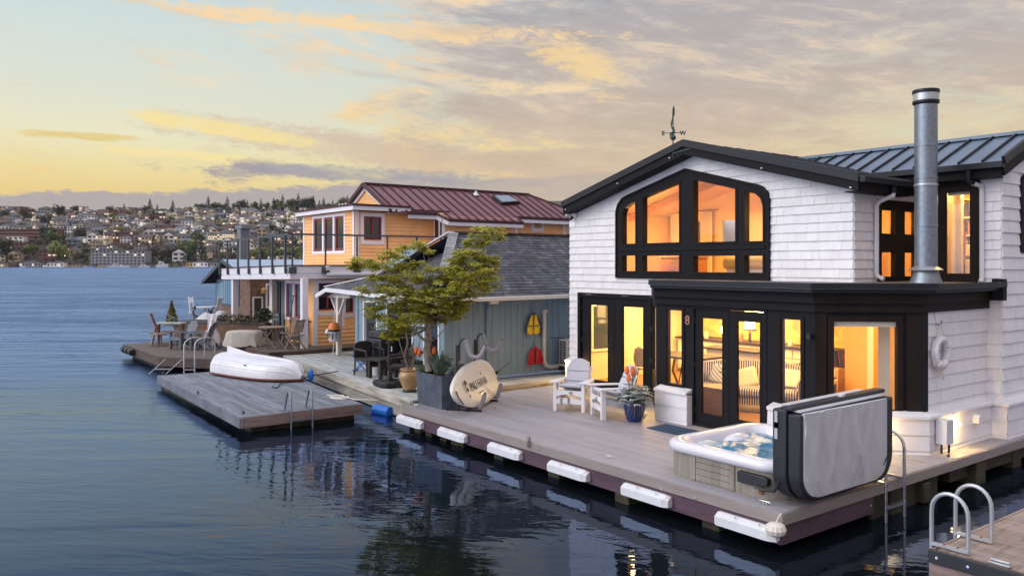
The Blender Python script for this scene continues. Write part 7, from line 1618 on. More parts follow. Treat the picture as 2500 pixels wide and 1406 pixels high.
    mk('cord', MB().tube([(0, 0, .26), (.06, .02, .8), (.08, 0, 1.35)], .012, 6), rope_m, by, world=False); mk('cord', MB().tube([(0, 0, -.38), (-.02, 0, -.55), (-.1, 0, -.9)], .015, 6), rope_m, by, world=False)
    q2 = DP(801, 810, 25.7); tag(mk('ball_float', MB().ball(tuple(q2), .10, 12), plast_w), 'small white ball float on the orange siding left of the lettered buoy', 'float')
def pxof(v):
    dx_, dy_ = v.x - EYE[0], v.y - EYE[1]; return 1250 + F0 * (dx_ * CS + dy_ * SN) / (-dx_ * SN + dy_ * CS)
orange_house()
# ---------------------------------------------------------------- dark deck of the orange houseboat
DD = thing('dark_plank_deck', 'dark brown plank deck of the orange houseboat with a raised step', 'deck', (-23, 0, .5))
poly1 = [(-26.4, -1.85), (-21.3, -1.80), (-19.6, -.62), (-19.62, 1.45), (-20, 3.4), (-30.5, 3.4), (-30.2, .9), (-26.7, .2)]
boards('decking', poly1, .5, .14, math.pi / 2, dark_wd, DD, lmax=4)
edging('side_timber', poly1[:4], .20, .497, dark_sd, DD, .06, joints=3); edging('side_timber', [poly1[6], poly1[7], poly1[0]], .2, .497, dark_sd, DD, .06, joints=3)
mb = MB(); mb.box(-26.1, -1.6, -.1, -21.5, 3, .3); mb.box(-22, -.5, -.1, -19.8, 3, .3); mb.box(-31, 3.2, -.1, -19.8, 9, .5); mk('float', mb, black_sub, DD)
sp_ = [(-24.1, .80), (-22.95, .72), (-22.55, .92), (-19.35, 1.02), (-19.25, 1.9), (-19.3, 5.2), (-30.2, 5.2), (-30.2, 1.1)]
boards('raised_decking', sp_, .625, .14, math.pi / 2, dark_wd, DD, lmax=4); edging('step_edge', sp_[:4], .5, .62, dark_sd, DD, .05, joints=9); edging('step_edge', [sp_[3], sp_[4], sp_[5]], .30, .62, dark_sd, DD, .05, joints=9)
mb = MB()
for k in range(3): mb.tube([(-25.9 + k * .55, -1.95, .38), (-25.5 + k * .55, -1.97, .36)], .11, 10)
tag(mk('tyre_fender', mb, blk_plas), 'row of dark rolled fenders on the side of the dark deck', 'fender')
# its ladders
t = thing('arched_ladder', 'pale ladder with two tall arched handrails on the dark deck corner', 'ladder', (-19.9, -.9, .5))
c0 = G(455, 874, .5); c1 = G(481, 874, .5)
for px_ in (455, 481):
    p = G(px_, 876, .5); q = p + Vector((-.25, .62, 0)); p = p + Vector((.05, -.08, 0)); P_ = [(p.x, p.y, .0), (p.x, p.y, .9)] + [tuple(p + (q - p) * (.5 - .5 * math.cos(math.pi * i / 8)) + Vector((0, 0, .42 + .22 * math.sin(math.pi * i / 8)))) for i in range(1, 8)] + [(q.x, q.y, .9), (q.x, q.y, .5)]
    mk('handrail', MB().tube(P_, .021, 8), alum, t)
mk('rung', MB().beam((c0.x + .05, c0.y - .08, .15), (c1.x + .05, c1.y - .08, .15), .05, .03), alum, t)
t = thing('folded_ladder', 'low rusty pale ladder lying against the dark deck side', 'ladder', (-20.6, -1.4, .3))
for px_, q_ in ((408, 392), (449, 434)):
    p = G(px_, 874, .5) + Vector((.06, -.06, -.02)); w = p + Vector((.05, -.5, -.42)); mk('side_rail', MB().tube([tuple(p), tuple(w)], .015, 6), alum, t)
a_, b_ = G(408, 874, .5) + Vector((.1, -.38, -.3)), G(449, 874, .5) + Vector((.1, -.38, -.3)); mk('rung', MB().beam(a_, b_, .06, .03), alum, t)
def chairG(lb, px, py, z, rz, grp='grey slatted chairs on the dark deck'):
    p = G(px, py, z); return adirondack('adirondack_chair', lb, (p.x, p.y, z), rz, adk_g, None, grp, straight=False)
chairG('grey slatted chair facing the lake beside the timber planter', 452, 850, .5, R(20)); chairG('grey slatted chair with a printed towel over its back', 500, 853, .5, R(-42)); chairG('grey slatted chair by the white pillar on the raised step', 722, 840, .625, R(-45))
# towel
p = G(508, 851, .5); tw = MB(); nn = 12; gr = {}
for i in range(nn + 1):
    for j in range(nn + 1):
        u = i / nn; v = j / nn; xx = (u - .5) * (.34 + .18 * v) + .05 * math.sin(v * 7 + u * 3); yy = .06 * math.sin(u * 9) * (v + .2); z = 1.62 - 1.02 * v - .12 * math.sin(u * 3.14 * 2) * v + .10 * math.sin(math.pi * u) * (1 - v); gr[i, j] = (p.x + xx * CS - yy * SN + .25, p.y + xx * SN + yy * CS + .05, z)
for i in range(nn):
    for j in range(nn): tw.face([gr[i, j], gr[i + 1, j], gr[i + 1, j + 1], gr[i, j + 1]])
tag(mk('printed_towel', tw, towel, smooth=1.5, recalc=False), 'white towel with red and orange print draped on the grey chair', 'towel')
# covered table, bistro set
p = DP(596, 815, 27.5)
t = thing('covered_table', 'low table wrapped in pale wrinkled canvas on the raised step', 'covered table', (p.x, p.y, .625)); vs = []; fs = []; NR = 36; rn = random.Random(2)
prf = [(1.15, 0), (1.12, .12), (1.04, .30), (1.0, .46), (.93, .53), (.5, .55), (.001, .55)]
for r_, z in prf:
    for j in range(NR):
        a = 2 * math.pi * j / NR; w_ = 1 + (.05 * math.sin(a * 7 + 1) + .035 * math.sin(a * 13)) * (1 - z / .6); ca, sa = math.cos(a), math.sin(a); x = math.copysign(abs(ca) ** .55, ca) * r_ * .56 * w_; yv = math.copysign(abs(sa) ** .55, sa) * r_ * .42 * w_
        zz = z * .92 + (.04 * math.sin(a * 9) if z == 0 else 0) + .03; vs.append((p.x + x * CS - yv * SN, p.y + x * SN + yv * CS, .62 + max(0.01, zz)))
for i in range(len(prf) - 1):
    for j in range(NR): fs.append((i * NR + j, i * NR + (j + 1) % NR, (i + 1) * NR + (j + 1) % NR, (i + 1) * NR + j))
mk('canvas_cover', MB().add(vs, fs), tarp, t, smooth=1.0)
def fold_chair(lb, loc, rz, grp='slatted folding chairs at the bistro table'):
    t = thing('folding_chair', lb, 'chair', loc, rz, grp)
    for s in (-1, 1):
        mk('leg', MB().beam((s * .22, .25, 0), (s * .22, -.22, .46), .03, .045), teak, t, world=False); mk('leg', MB().beam((s * .19, -.25, 0), (s * .19, .22, .95), .03, .045), teak, t, world=False)
    mb = MB()
    for i in range(6): mb.box(-.22, -.22 + i * .075, .45, .22, -.16 + i * .075, .47)
    mk('seat', mb, teak, t, world=False, smooth=0); mb = MB()
    for i in range(7): x = -.2 + i * .0667; mb.beam((x, .115, .55), (x, .215, .92), .042, .014)
    mb.box(-.24, .20, .90, .24, .235, .97); mk('backrest', mb, teak, t, world=False, smooth=0); return t
p = DP(663, 840, 26.6); tx, ty = p.x, p.y
t = thing('bistro_table', 'round weathered folding table between slatted chairs on the raised step', 'table', (tx, ty, .625))
mb = MB(); mb.lathe([(0, .70), (.42, .70), (.43, .715), (.42, .73), (0, .73)], (tx, ty, .625), 24); mk('table_top', mb, teak, t)
for s in (-1, 1):
    for q in (-1, 1): mk('leg', MB().beam((tx + q * .30 * CS, ty + q * .3 * SN + s * .16, .625), (tx - q * .22 * CS, ty - q * .22 * SN + s * .16, 1.32), .04, .05), teak, t)
fold_chair('weathered slatted folding chair behind the bistro table, back to the window', (tx - .35, ty + .75, .625), R(10)); fold_chair('weathered slatted folding chair on the right of the bistro table', (tx + .65, ty + .55, .625), R(-60))
t = thing('grey_bench_chair', 'grey chair standing back by the doors of the orange houseboat', 'chair', (-23.3, 2.5, .625), R(0)); 
mk('seat', MB().box(-.25, -.25, .42, .25, .25, .46), adk_g, t, world=False); mb = MB(); mb.box(-.25, .2, .46, -.2, .25, 1.05); mb.box(.2, .2, .46, .25, .25, 1.05); mb.box(-.2, .2, .72, .2, .24, .80); mb.box(-.2, .2, .88, .2, .24, .96); mk('backrest', mb, adk_g, t, world=False)
for a in (-1, 1):
    for b in (-1, 1): mk('leg', MB().box(a * .22 - .025, b * .22 - .025, 0, a * .22 + .025, b * .22 + .025, .42), adk_g, t, world=False)
a_ = DP(717, 722, 26.9); b_ = DP(706, 790, 26.6); t = thing('canoe_paddle', 'dark paddle leaning against the window wall of the orange houseboat', 'paddle', tuple(b_)); mk('shaft', MB().tube([tuple(a_), tuple(b_)], .02, 6), blk_plas, t); mk('blade', MB().cbox(tuple(b_ + Vector((0, 0, -.2))), (.18, .03, .5)), ir_wood2, t, bevel=.02); mk('grip', MB().beam(a_ + Vector((-.09, -.05, 0)), a_ + Vector((.09, .05, 0)), .03, .03), blk_plas, t)
# bush in a pot behind
def shrub(nm, lb, c, r, mat, n=500, cone=False, s=.05, grp=None):
    mb = MB(); rn = random.Random(int(abs(c[0] * 100)))
    for _ in range(n):
        if cone: z = rn.random(); a = rn.uniform(0, 6.283); q = (1 - z) * r[0] * rn.uniform(.6, 1.1); p_ = Vector((c[0] + q * math.cos(a), c[1] + q * math.sin(a), c[2] + z * r[2]))
        else:
            v = Vector((rn.gauss(0, 1), rn.gauss(0, 1), rn.gauss(0, 1))).normalized() * rn.uniform(.55, 1.08); p_ = Vector((c[0] + v.x * r[0], c[1] + v.y * r[1], c[2] + v.z * r[2]))
        d = Vector((rn.gauss(0, 1), rn.gauss(0, 1), rn.gauss(0, 1))).normalized() * s; e_ = d.cross(Vector((rn.gauss(0, 1), rn.gauss(0, 1), rn.gauss(0, 1)))).normalized() * s * .5; mb.face([p_ - d, p_ + e_, p_ + d, p_ - e_])
    return tag(mk(nm, mb, mat, smooth=0, recalc=False, merge=False), lb, 'shrub', grp)
p = DP(645, 765, 28.5); shrub('potted_shrub', 'round dark green shrub in front of the brown houseboat door', (p.x, p.y, 1.62), (.30, .30, .24), pm('dark_shrub_leaf', (.035, .05, .02), .7, var=.3, isl=.3), 500, s=.05)
p = DP(419, 790, 31.); shrub('conical_shrub', 'small golden green conical shrub on the timber planter', (p.x, p.y, 1.05), (.28, .28, .95), pm('golden_green_leaf', (.16, .15, .02), .6, var=.3, isl=.3), 700, True, .05)
# ---------------------------------------------------------------- brown shingled houseboat far left
def brown_house():
    B = thing('brown_houseboat', 'brown shingled houseboat with teal curtained window behind the orange one', 'houseboat', (-35, 7, .5))
    Yb = 5.0; FBf = Frame((0, Yb, 0), (1, 0, 0), (0, -1, 0)); X0, X1 = -38.13, -32.75; FBr = Frame((X1, 0, 0), (0, 1, 0), (1, 0, 0)); xm = (X0 + X1) / 2
    w0, w1 = FBf.hit(530, 700)[0], FBf.hit(585, 700)[0]; v0, v1 = FBf.hit(560, 742)[1], FBf.hit(560, 683)[1]
    mb = MB(); siding(mb, FBf, [(X0, .5), (X1, .5), (X1, 2.75), (xm, 3.55), (X0, 2.75)], [rect(w0, v0, w1, v1)], .14, t=.03, wid=(.12, .22), jit=.02); siding(mb, FBr, rect(Yb, .5, 12, 2.75), [], .14, t=.03, wid=(.12, .22), jit=.02); mk('shingle_wall', mb, brown_sh, B, smooth=0, merge=False)
    mb = MB(); mb.box(X0 + .02, Yb + .02, .3, X1 - .02, 12, 2.75); mk('core_wall', mb, brown_sh, B, smooth=0)
    mb = MB(); frame_ring(mb, FBf, w0 - .08, v0 - .08, w1 + .06, v1 + .06, .08, 0, .05); o = mk('window', mb, rail_m, B, smooth=0)
    mb = MB(); n = 26
    for i in range(n): a = w0 + (w1 - w0) * i / n; b = w0 + (w1 - w0) * (i + 1) / n; mb.face([FBf(a, v0, .02 + .03 * (i % 2)), FBf(b, v0, .02 + .03 * ((i + 1) % 2)), FBf(b, v1, .02 + .03 * ((i + 1) % 2)), FBf(a, v1, .02 + .03 * (i % 2))])
    mk('curtain', mb, stripes('teal_fold_shade', (.30, .46, .54), (.09, .18, .22), 3.1, 0, .55), o, smooth=0, recalc=False); pane(FBf, w0, v0, w1, v1, .07, o)  # dark stripes put the shade of the folds into the cloth colour
    d0, d1 = FBr.hit(616, 780)[0], FBr.hit(641, 780)[0]; zt = FBr.hit(630, 724)[1]; zb = FBr.hit(630, 782)[1]
    mb = MB(); frame_ring(mb, FBr, d0, zb, d1, zt, .07, .0, .06); o = mk('door_frame', mb, cream_pt, B, smooth=0); mb = MB(); mb.prism(rect(d0 + .07, zb + .05, d1 - .07, zt - .07), FBr, .02, .045); mk('door', mb, pm('dark_olive_door', (.03, .026, .018), .6), B, smooth=0)
    e0, e1 = FBr.hit(648, 720)[0], FBr.hit(661, 720)[0]; zt = FBr.hit(655, 692)[1]; zb = FBr.hit(655, 752)[1]
    mb = MB(); frame_ring(mb, FBr, e0, zb, e1 + .4, zt, .08, 0, .06); o = mk('window', mb, orange_w, B, smooth=0); pane(FBr, e0, zb, e1 + .4, zt, .03, o, curtain_g)
    m = MB(); p = FBr.hit(641, 712); m.lathe([(.0, -.1), (.12, -.08), (.14, .1), (.06, .2)], FBr(p[0], p[1], .15), 10); mk('porch_lamp', m, pm('amber_glass', (.45, .24, .05), .3), B)
    mb = MB(); ez = 2.62; az_ = 3.66; fx_ = lambda u, v, n: (u, n, v)
    mb.prism([(X0 - .75, ez - .12), (xm, az_), (xm, az_ - .1), (X0 - .75, ez - .24)], fx_, Yb - .5, 13); rf = mk('roof', mb, pm('brown_roof', (.06, .045, .045), .7), B, smooth=0)
    mb = MB(); mb.prism([(xm, az_), (X1 + .2, 3.0), (X1 + .2, 2.92), (xm, az_ - .1)], fx_, Yb - .5, 13); mk('roof', mb, pm('sky_sheen_roof', (.34, .42, .52), .45, metal=.2), B, smooth=0)  # pale blue paints the reflected sky onto this slope
    mb = MB(); mb.beam((X0 - .75, Yb - .52, ez - .2), (xm, Yb - .52, az_ - .08), .04, .18); mb.beam((xm, Yb - .52, az_ - .08), (X1 + .2, Yb - .52, 2.92), .04, .18); mk('barge_board', mb, rail_m, B, smooth=0)
    m = MB(); q = DP(595, 640, 45); m.box(q.x - .25, q.y - .25, 3.2, q.x + .25, q.y + .25, 5.4); m.box(q.x - .6, q.y - .3, 5.4, q.x + .6, q.y + .3, 5.6); mk('chimney', m, galv, B)
brown_house()
# planter wall with scalloped shingles, table and things on it
t = thing('shingled_planter', 'long raised planter faced with scalloped brown shingles behind the chairs', 'planter', (-27.5, 1.4, .5)); 
pa, pb = DP(430, 850, 31.0), DP(720, 850, 29.5)
pa.z = pb.z = .5; dU = (pb - pa).normalized(); FPl = Frame((pa.x, pa.y, 0), tuple(dU), (dU.y, -dU.x, 0)); Lp = min((pb - pa).length, 3.9)
mb = MB(); u = 0
for r_ in range(6):
    u = -.1 * (r_ % 2)
    while u < Lp: z = 1.18 - r_ * .11; mb.prism([(u + .005, z), (u + .195, z), (u + .195, z - .09), (u + .15, z - .14), (u + .10, z - .155), (u + .05, z - .14), (u + .005, z - .09)], FPl, .0 + .004 * (6 - r_), .02 + .006 * (r_ % 6)); u += .2
mk('scalloped_shingles', mb, brown_sh, t, smooth=0, merge=False)
mb = MB(); mb.prism(rect(-.1, .5, Lp, 1.2), FPl, -1.2, -.002); mk('planter_box', mb, brown_sh, t, smooth=0); mb = MB(); mb.prism(rect(-.15, 1.2, Lp + .05, 1.24), FPl, -.06, .05); mk('cap', mb, slate_pl, t, smooth=0); mb = MB(); mb.prism(rect(-.1, 1.2, Lp, 1.215), FPl, -1.2, -.06); mk('soil', mb, soil, t, smooth=0)
q = FPl(Lp * .6, 1.28, -.6); shrub('ground_plants', 'low brown green plants growing on top of the shingled planter', (q[0], q[1], 1.3), (1.6, .8, .16), pm('brown_green_leaf', (.07, .06, .03), .8, var=.4, isl=.4), 900, s=.05)
# timber picnic bench at the left
p = G(420, 846, .5)
t = thing('timber_bench_table', 'brown timber picnic table at the left of the grey chair', 'table', (p.x - .6, p.y + .2, .5)); x, y = p.x - .9, p.y + .2
M_ = Matrix.Translation((x, y, .5)) @ Matrix.Rotation(R(52), 4, 'Z')
mk('table_top', MB().box(-.55, -.28, .74, .45, .28, .79, M_), pale_wd, t)
for s in (-1, 1):
    for q in (-.5, .4): mk('leg', MB().beam((q - .1, s * .28, 0), (q, s * .12, .74), .09, .06, M=M_), teak, t)
    mk('bench_seat', MB().box(-.55, s * .5 - .1, .42, .45, s * .5 + .1, .46, M_), teak, t)
    mk('brace', MB().box(-.35, s * .5 - .05, .36, -.28, 0, .42, M_), teak, t)
q = G(385, 846, .5); t = thing('rusty_chair', 'narrow dark red rusty chair back at the far left of the dark deck', 'chair', (q.x - .2, q.y, .5)); mk('backrest', MB().beam((q.x - .3, q.y + .1, .96), (q.x - .55, q.y - .1, 1.65), .10, .05, up=(CS, SN, 0)), pm('rusty_red', (.14, .04, .035), .8, var=.4), t); mk('seat', MB().beam((q.x - .35, q.y + .1, .93), (q.x + .15, q.y + .1, .93), .35, .05), teak, t)
for a in (0, .4): mk('leg', MB().beam((q.x - .33 + a, q.y + .1, .5), (q.x - .33 + a, q.y + .1, .93), .05, .05), teak, t)
# white bistro furniture, heron sculpture, cat statue on the far planter
q = DP(500, 790, 33.5)
t = thing('white_patio_table', 'small white metal patio table behind the grey chairs', 'table', (q.x, q.y, 1.2)); mk('table_top', MB().lathe([(0, 0), (.5, 0), (.5, .03), (0, .03)], (q.x, q.y, 1.62), 18), plast_w, t)
for a in range(3): mk('leg', MB().tube([(q.x, q.y, 1.6), (q.x + .4 * math.cos(a * 2.1), q.y + .4 * math.sin(a * 2.1), .9)], .018, 6), plast_w, t)
for k, (px, lb, s) in enumerate(((463, 'white metal folding chair leaning back at the left of the heron sculpture', -1), (530, 'white metal folding chair at the right of the white patio table', 1))):
    q = DP(px, 790, 33.5); t = thing('white_folding_chair', lb, 'chair', (q.x, q.y, 1.1), group='white folding chairs on the far deck')
    for o in (0, .16): mk('side_rail', MB().tube([(q.x - s * .12, q.y + o, 1.35), (q.x + s * .16, q.y + o, 2.05)], .022, 6), plast_w, t)
    mk('backrest', MB().beam((q.x + s * .06, q.y + .08, 1.8), (q.x + s * .15, q.y + .08, 2.02), .16, .03), plast_w, t); mk('seat', MB().beam((q.x - s * .12, q.y + .08, 1.42), (q.x - s * .5, q.y + .08, 1.42), .3, .03), plast_w, t)
q = DP(474, 768, 33.); t = thing('heron_sculpture', 'dark metal heron sculpture with curved neck on the far planter', 'sculpture', (q.x, q.y, 1.3))
P_ = [DP(a, b, 33) for a, b in ((478, 775), (474, 770), (471, 763), (473, 757), (477, 753), (476, 749), (472, 750.5), (468, 755))]; mk('body', MB().tube([tuple(v) for v in P_], [.10, .05, .035, .03, .03, .045, .04, .01], 8), blk_plas, t)
c = DP(484, 779, 33); mk('wing', MB().ball(tuple(c), .2, 10, sc=(1.2, 1, .6)), blk_plas, t)
c = DP(514, 762, 33.2); t = thing('bird_ornament', 'small dark bird ornament on the white patio table', 'ornament', tuple(c)); mk('body', MB().ball((c.x, c.y, c.z), .09, 10, sc=(1.4, 1, .8)), blk_plas, t); mk('tail', MB().beam(c, c + Vector((.14, .1, .22)), .04, .05), blk_plas, t); mk('head', MB().tube([tuple(c), tuple(c + Vector((-.10, -.08, .14)))], [.05, .02], 8), blk_plas, t)
c = DP(505, 800, 32.6); t = thing('covered_chair', 'chair bundled in a grey cover behind the printed towel', 'covered chair', (c.x, c.y, .9)); mb = MB(); mb.ball((c.x, c.y, 1.05), .5, 14, sc=(1.3, .8, .8), jit=.08); mb.ball((c.x + .5, c.y + .4, 1.35), .3, 12, sc=(1, .8, .7), jit=.08); mk('cover', mb, cov_g, t)
# ---------------------------------------------------------------- things on the pale dock
p = G(950, 943, .5); 
t = thing('umbrella_base', 'black umbrella base with its pole standing on the pale dock', 'umbrella stand', (p.x, p.y, .5), R(-6))
mb = MB(); mb.prism([(-.36, -.22), (-.25, -.32), (.25, -.32), (.36, -.22), (.36, .22), (.25, .32), (-.25, .32), (-.36, .22)], lambda u, v, n: (u, v, n), .03, .14); mk('base', mb, blk_plas, t, world=False, bevel=.02)
mk('socket', MB().lathe([(.05, .14), (.045, .34), (.035, .36)], (0, 0, 0), 12), blk_plas, t, world=False); mk('pole', MB().tube([(0, 0, .14), (0, 0, 1.95)], .028, 10), blk_plas, t, world=False)
mb = MB(); mb.lathe([(.03, 0), (.10, .1), (.13, .8), (.09, 1.3), (.02, 1.5)], (0, 0, 1.1), 12) if False else mb.lathe([(.035, 1.05), (.05, 1.08), (.05, 1.2), (.03, 1.22)], (0, 0, 0), 12); mk('collar', mb, blk_plas, t, world=False)
cc = G(936, 905, .5); C0 = Vector((-13.6, 2.35, .5))
t = thing('covered_grill', 'tall black covered grill on the pale dock beside the blue cottage', 'grill', tuple(C0)); g0 = DP(935, 850, 21.8)
mb = MB(); Mg = Matrix.Translation((g0.x, g0.y, .5)) @ Matrix.Rotation(R(5), 4, 'Z'); mb.box(-.34, -.3, .05, .34, .3, .92, Mg); mb.box(-.30, -.28, .92, .30, .28, 1.12, Mg); mk('fabric_cover', mb, cov_b, t, bevel=.04); 
for a in (-1, 1): mk('foot', MB().box(a * .28 - .03, -.25, 0, a * .28 + .03, -.19, .05, Mg), blk_plas, t)
def wchair(lb, px, D_, rz, s=1., grp='dark wicker chairs on the pale dock'):
    q = DP(px, 850, D_); t = thing('wicker_chair', lb, 'chair', (q.x, q.y, .5), rz, grp)
    mk('seat', MB().box(-.28, -.28, .38, .28, .28, .46), wicker, t, world=False, bevel=.015)
    n = 8; mb = MB(); pts = []
    for i in range(n + 1): a = math.pi * i / n; pts.append((.29 * math.cos(a), .46 + .0 + .42 * (1 if 0 < i < n else .9) * (.75 + .25 * math.sin(a))))
    mb.prism([(.29, .46)] + pts + [(-.29, .46)], lambda u, v, q_: (u, q_, v), .24, .29); mk('backrest', mb, wicker, t, world=False, smooth=.5)
    for a in (-1, 1):
        mk('arm', MB().tube([(a * .29, .26, .68), (a * .30, 0, .68), (a * .29, -.26, .66), (a * .28, -.28, .5)], .03, 8), wicker, t, world=False)
        for b in (-1, 1): mk('leg', MB().tube([(a * .26, b * .25, .4), (a * .27, b * .27, 0)], .022, 8), wicker, t, world=False)
    return t
wchair('dark wicker chair beside the blue folding stool', 901, 21.2, R(100)); wchair('dark brown wicker chair behind the umbrella pole', 978, 19.6, R(-20)); wchair('dark wicker chair behind the clay pot, against the cottage', 1010, 20.6, R(-10))
q = DP(935, 880, 20.7); t = thing('wicker_side_table', 'brown slatted side table next to the umbrella pole', 'side table', (q.x, q.y, .5)); Mq = Matrix.Translation((q.x, q.y, .5)) @ Matrix.Rotation(R(10), 4, 'Z')
mk('table_top', MB().box(-.27, -.3, .44, .27, .3, .50, Mq), wicker, t, bevel=.01)
for a in (-1, 1):
    for b in (-1, 1): mk('leg', MB().box(a * .22 - .04, b * .25 - .04, 0, a * .22 + .04, b * .25 + .04, .44, Mq), wicker, t)
    mk('side_slats', MB().box(a * .24 - .01, -.25, .26, a * .24 + .01, .25, .42, Mq), wicker, t)
q = DP(920, 885, 21.2); t = thing('white_bucket', 'white plastic bucket between the grill and the wicker table', 'bucket', (q.x, q.y, .5)); mk('bucket_body', MB().lathe([(.11, 0), (.14, .32), (.15, .33), (.145, .34), (.13, .32), (0, .3)], (q.x, q.y, .5), 16), plast_w, t); mk('handle', MB().tube([(q.x - .14, q.y, .82), (q.x, q.y - .16, .72), (q.x + .14, q.y, .82)], .008, 6), steel, t)
q = DP(884, 880, 21.9); t = thing('blue_stool', 'small bright blue folding stool on the pale dock', 'stool', (q.x, q.y, .5)); Mq = Matrix.Translation((q.x, q.y, .5)) @ Matrix.Rotation(R(45), 4, 'Z')
for s in (-1, 1):
    mk('leg', MB().beam((-.20 * 1, s * .17, .44), (.20, s * .17, 0), .035, .025, M=Mq), blue_pl, t); mk('leg', MB().beam((.20, s * .14, .44), (-.20, s * .14, 0), .035, .025, M=Mq), blue_pl, t)
mk('seat', MB().box(-.22, -.2, .44, .22, .2, .465, Mq), blue_pl, t); mk('stretcher', MB().beam((-.2, -.17, .04), (-.2, .17, .04), .03, .03, M=Mq), blue_pl, t)
q = G(1003, 945, .5); q = DP(1000, 935, 18.4); t = thing('clay_pot', 'tan clay urn with bare pale branches left of the zinc planter', 'pot', (q.x, q.y, .5))
mk('pot_body', MB().lathe([(0, .06), (.14, .06), (.155, .10), (.23, .26), (.245, .36), (.215, .45), (.19, .47), (.20, .50), (.225, .515), (.215, .53), (.18, .51), (.17, .46), (0, .44)], (q.x, q.y, .5), 28), clay, t); mk('pot_feet', MB().lathe([(0, 0), (.15, 0), (.17, .03), (.14, .07), (0, .07)], (q.x, q.y, .5), 16), blk_plas, t)
mb = MB()
for e_ in (((0, 0, .45), (-.12, -.02, .8), (-.2, -.05, 1.05), (-.26, 0, 1.25)), ((0.02, 0, .45), (.10, .04, .75), (.2, .08, .98), (.24, .1, 1.3)), ((-.12, -.02, .8), (-.05, .05, 1.1), (-.1, .05, 1.4)), ((.1, .04, .75), (.05, .0, 1.0), (.10, .02, 1.2))): mb.tube([(q.x + a * CS - b * SN, q.y + a * SN + b * CS, .5 + c) for a, b, c in e_], [.028, .022, .014, .006][:len(e_)], 6)
mk('bare_branches', mb, pm('pale_brown_bark', (.17, .12, .09), .85, var=.3), t)
q = DP(975, 925, 19.0); t = thing('small_clay_pot', 'small dark saucer pot beside the tan urn', 'pot', (q.x, q.y, .5)); mk('pot_body', MB().lathe([(.08, 0), (.12, .14), (.13, .16), (.11, .15), (0, .14)], (q.x, q.y, .5), 14), wicker, t)
g1 = DP(956, 852, 18.6); text_mesh('1', .16, plast_w, lambda a, b, c: (g1.x + (a + b * 0) * CS - c * SN, g1.y + a * SN + c * CS, g1.z - .05 + b), None, 'numeral', .003, bold=.004)
o = bpy.data.objects['numeral']; tag(o, 'white numeral one on the dark furniture beside the umbrella pole', 'number')
# ---------------------------------------------------------------- far shore: hillside, houses, trees, marina
rh = random.Random(21)
def tz(r, d):      # terrain height at camera-frame position
    if d < 955: return .6
    a = r / d
    top = 97 + 26 * min(1, max(0, (a + .66) / .6)) - 40 * max(0, a - .02)
    k = min(1, (d - 955) / 560); s = k ** .92
    bump = 2.5 * math.sin(r * .011 + d * .004) + 2 * math.sin(r * .023 - d * .009)
    return .8 + top * s + bump * min(1, k * 6) * (1 - .5 * k)
mb = MB(); NR_, ND_ = 120, 34; gp = {}
for i in range(NR_ + 1):
    for j in range(ND_ + 1):
        a = -.95 + 1.75 * i / NR_; d = 950 + 700 * (j / ND_); r_ = a * d; gp[i, j] = tuple(CW(r_, d, tz(r_, d) if j else -.5)) if j < ND_ else tuple(CW(r_, d, tz(r_, 1500) * .95))
for i in range(NR_):
    for j in range(ND_): mb.face([gp[i, j], gp[i + 1, j], gp[i + 1, j + 1], gp[i, j + 1]])
hill_m = pm('hillside_ground', (.055, .055, .035), .9, var=.5, vs=.02, col2=(.10, .085, .07))
tag(mk('hillside', mb, hill_m, smooth=1.5), 'wooded hillside rising from the far shore of the lake', 'hillside', kind='structure')
def hpos(px, d): r_ = (px - 1250) / F0 * d; return CW(r_, d, tz(r_, d))
def d_for(px, py):   # distance at which the slope shows at that height
    lo, hi = 957., 1540.
    for _ in range(30):
        m_ = (lo + hi) / 2; r_ = (px - 1250) / F0 * m_; y_ = 646 - F0 * (tz(r_, m_) - EYE[2]) / m_
        if y_ > py: lo = m_
        else: hi = m_
    return lo
wl_m = {n: pm('far_wall_' + n, c, .8, var=.1, vs=.3) for n, c in (('white', (.80, .77, .75)), ('cream', (.66, .56, .40)), ('grey', (.26, .26, .27)), ('brown', (.16, .10, .075)), ('tan', (.45, .34, .22)), ('blue', (.20, .24, .30)), ('brick', (.19, .085, .07)), ('yellow', (.55, .42, .16)))}
rf_m = {n: pm('far_roof_' + n, c, .9, var=.15, vs=.3) for n, c in (('dark', (.07, .068, .075)), ('brown', (.09, .06, .05)), ('grey', (.14, .14, .15)))}
far_win = pm('far_window', (.02, .022, .028), .2, var=0); far_lit = em('far_lit_window', (1, .70, .36), .5)
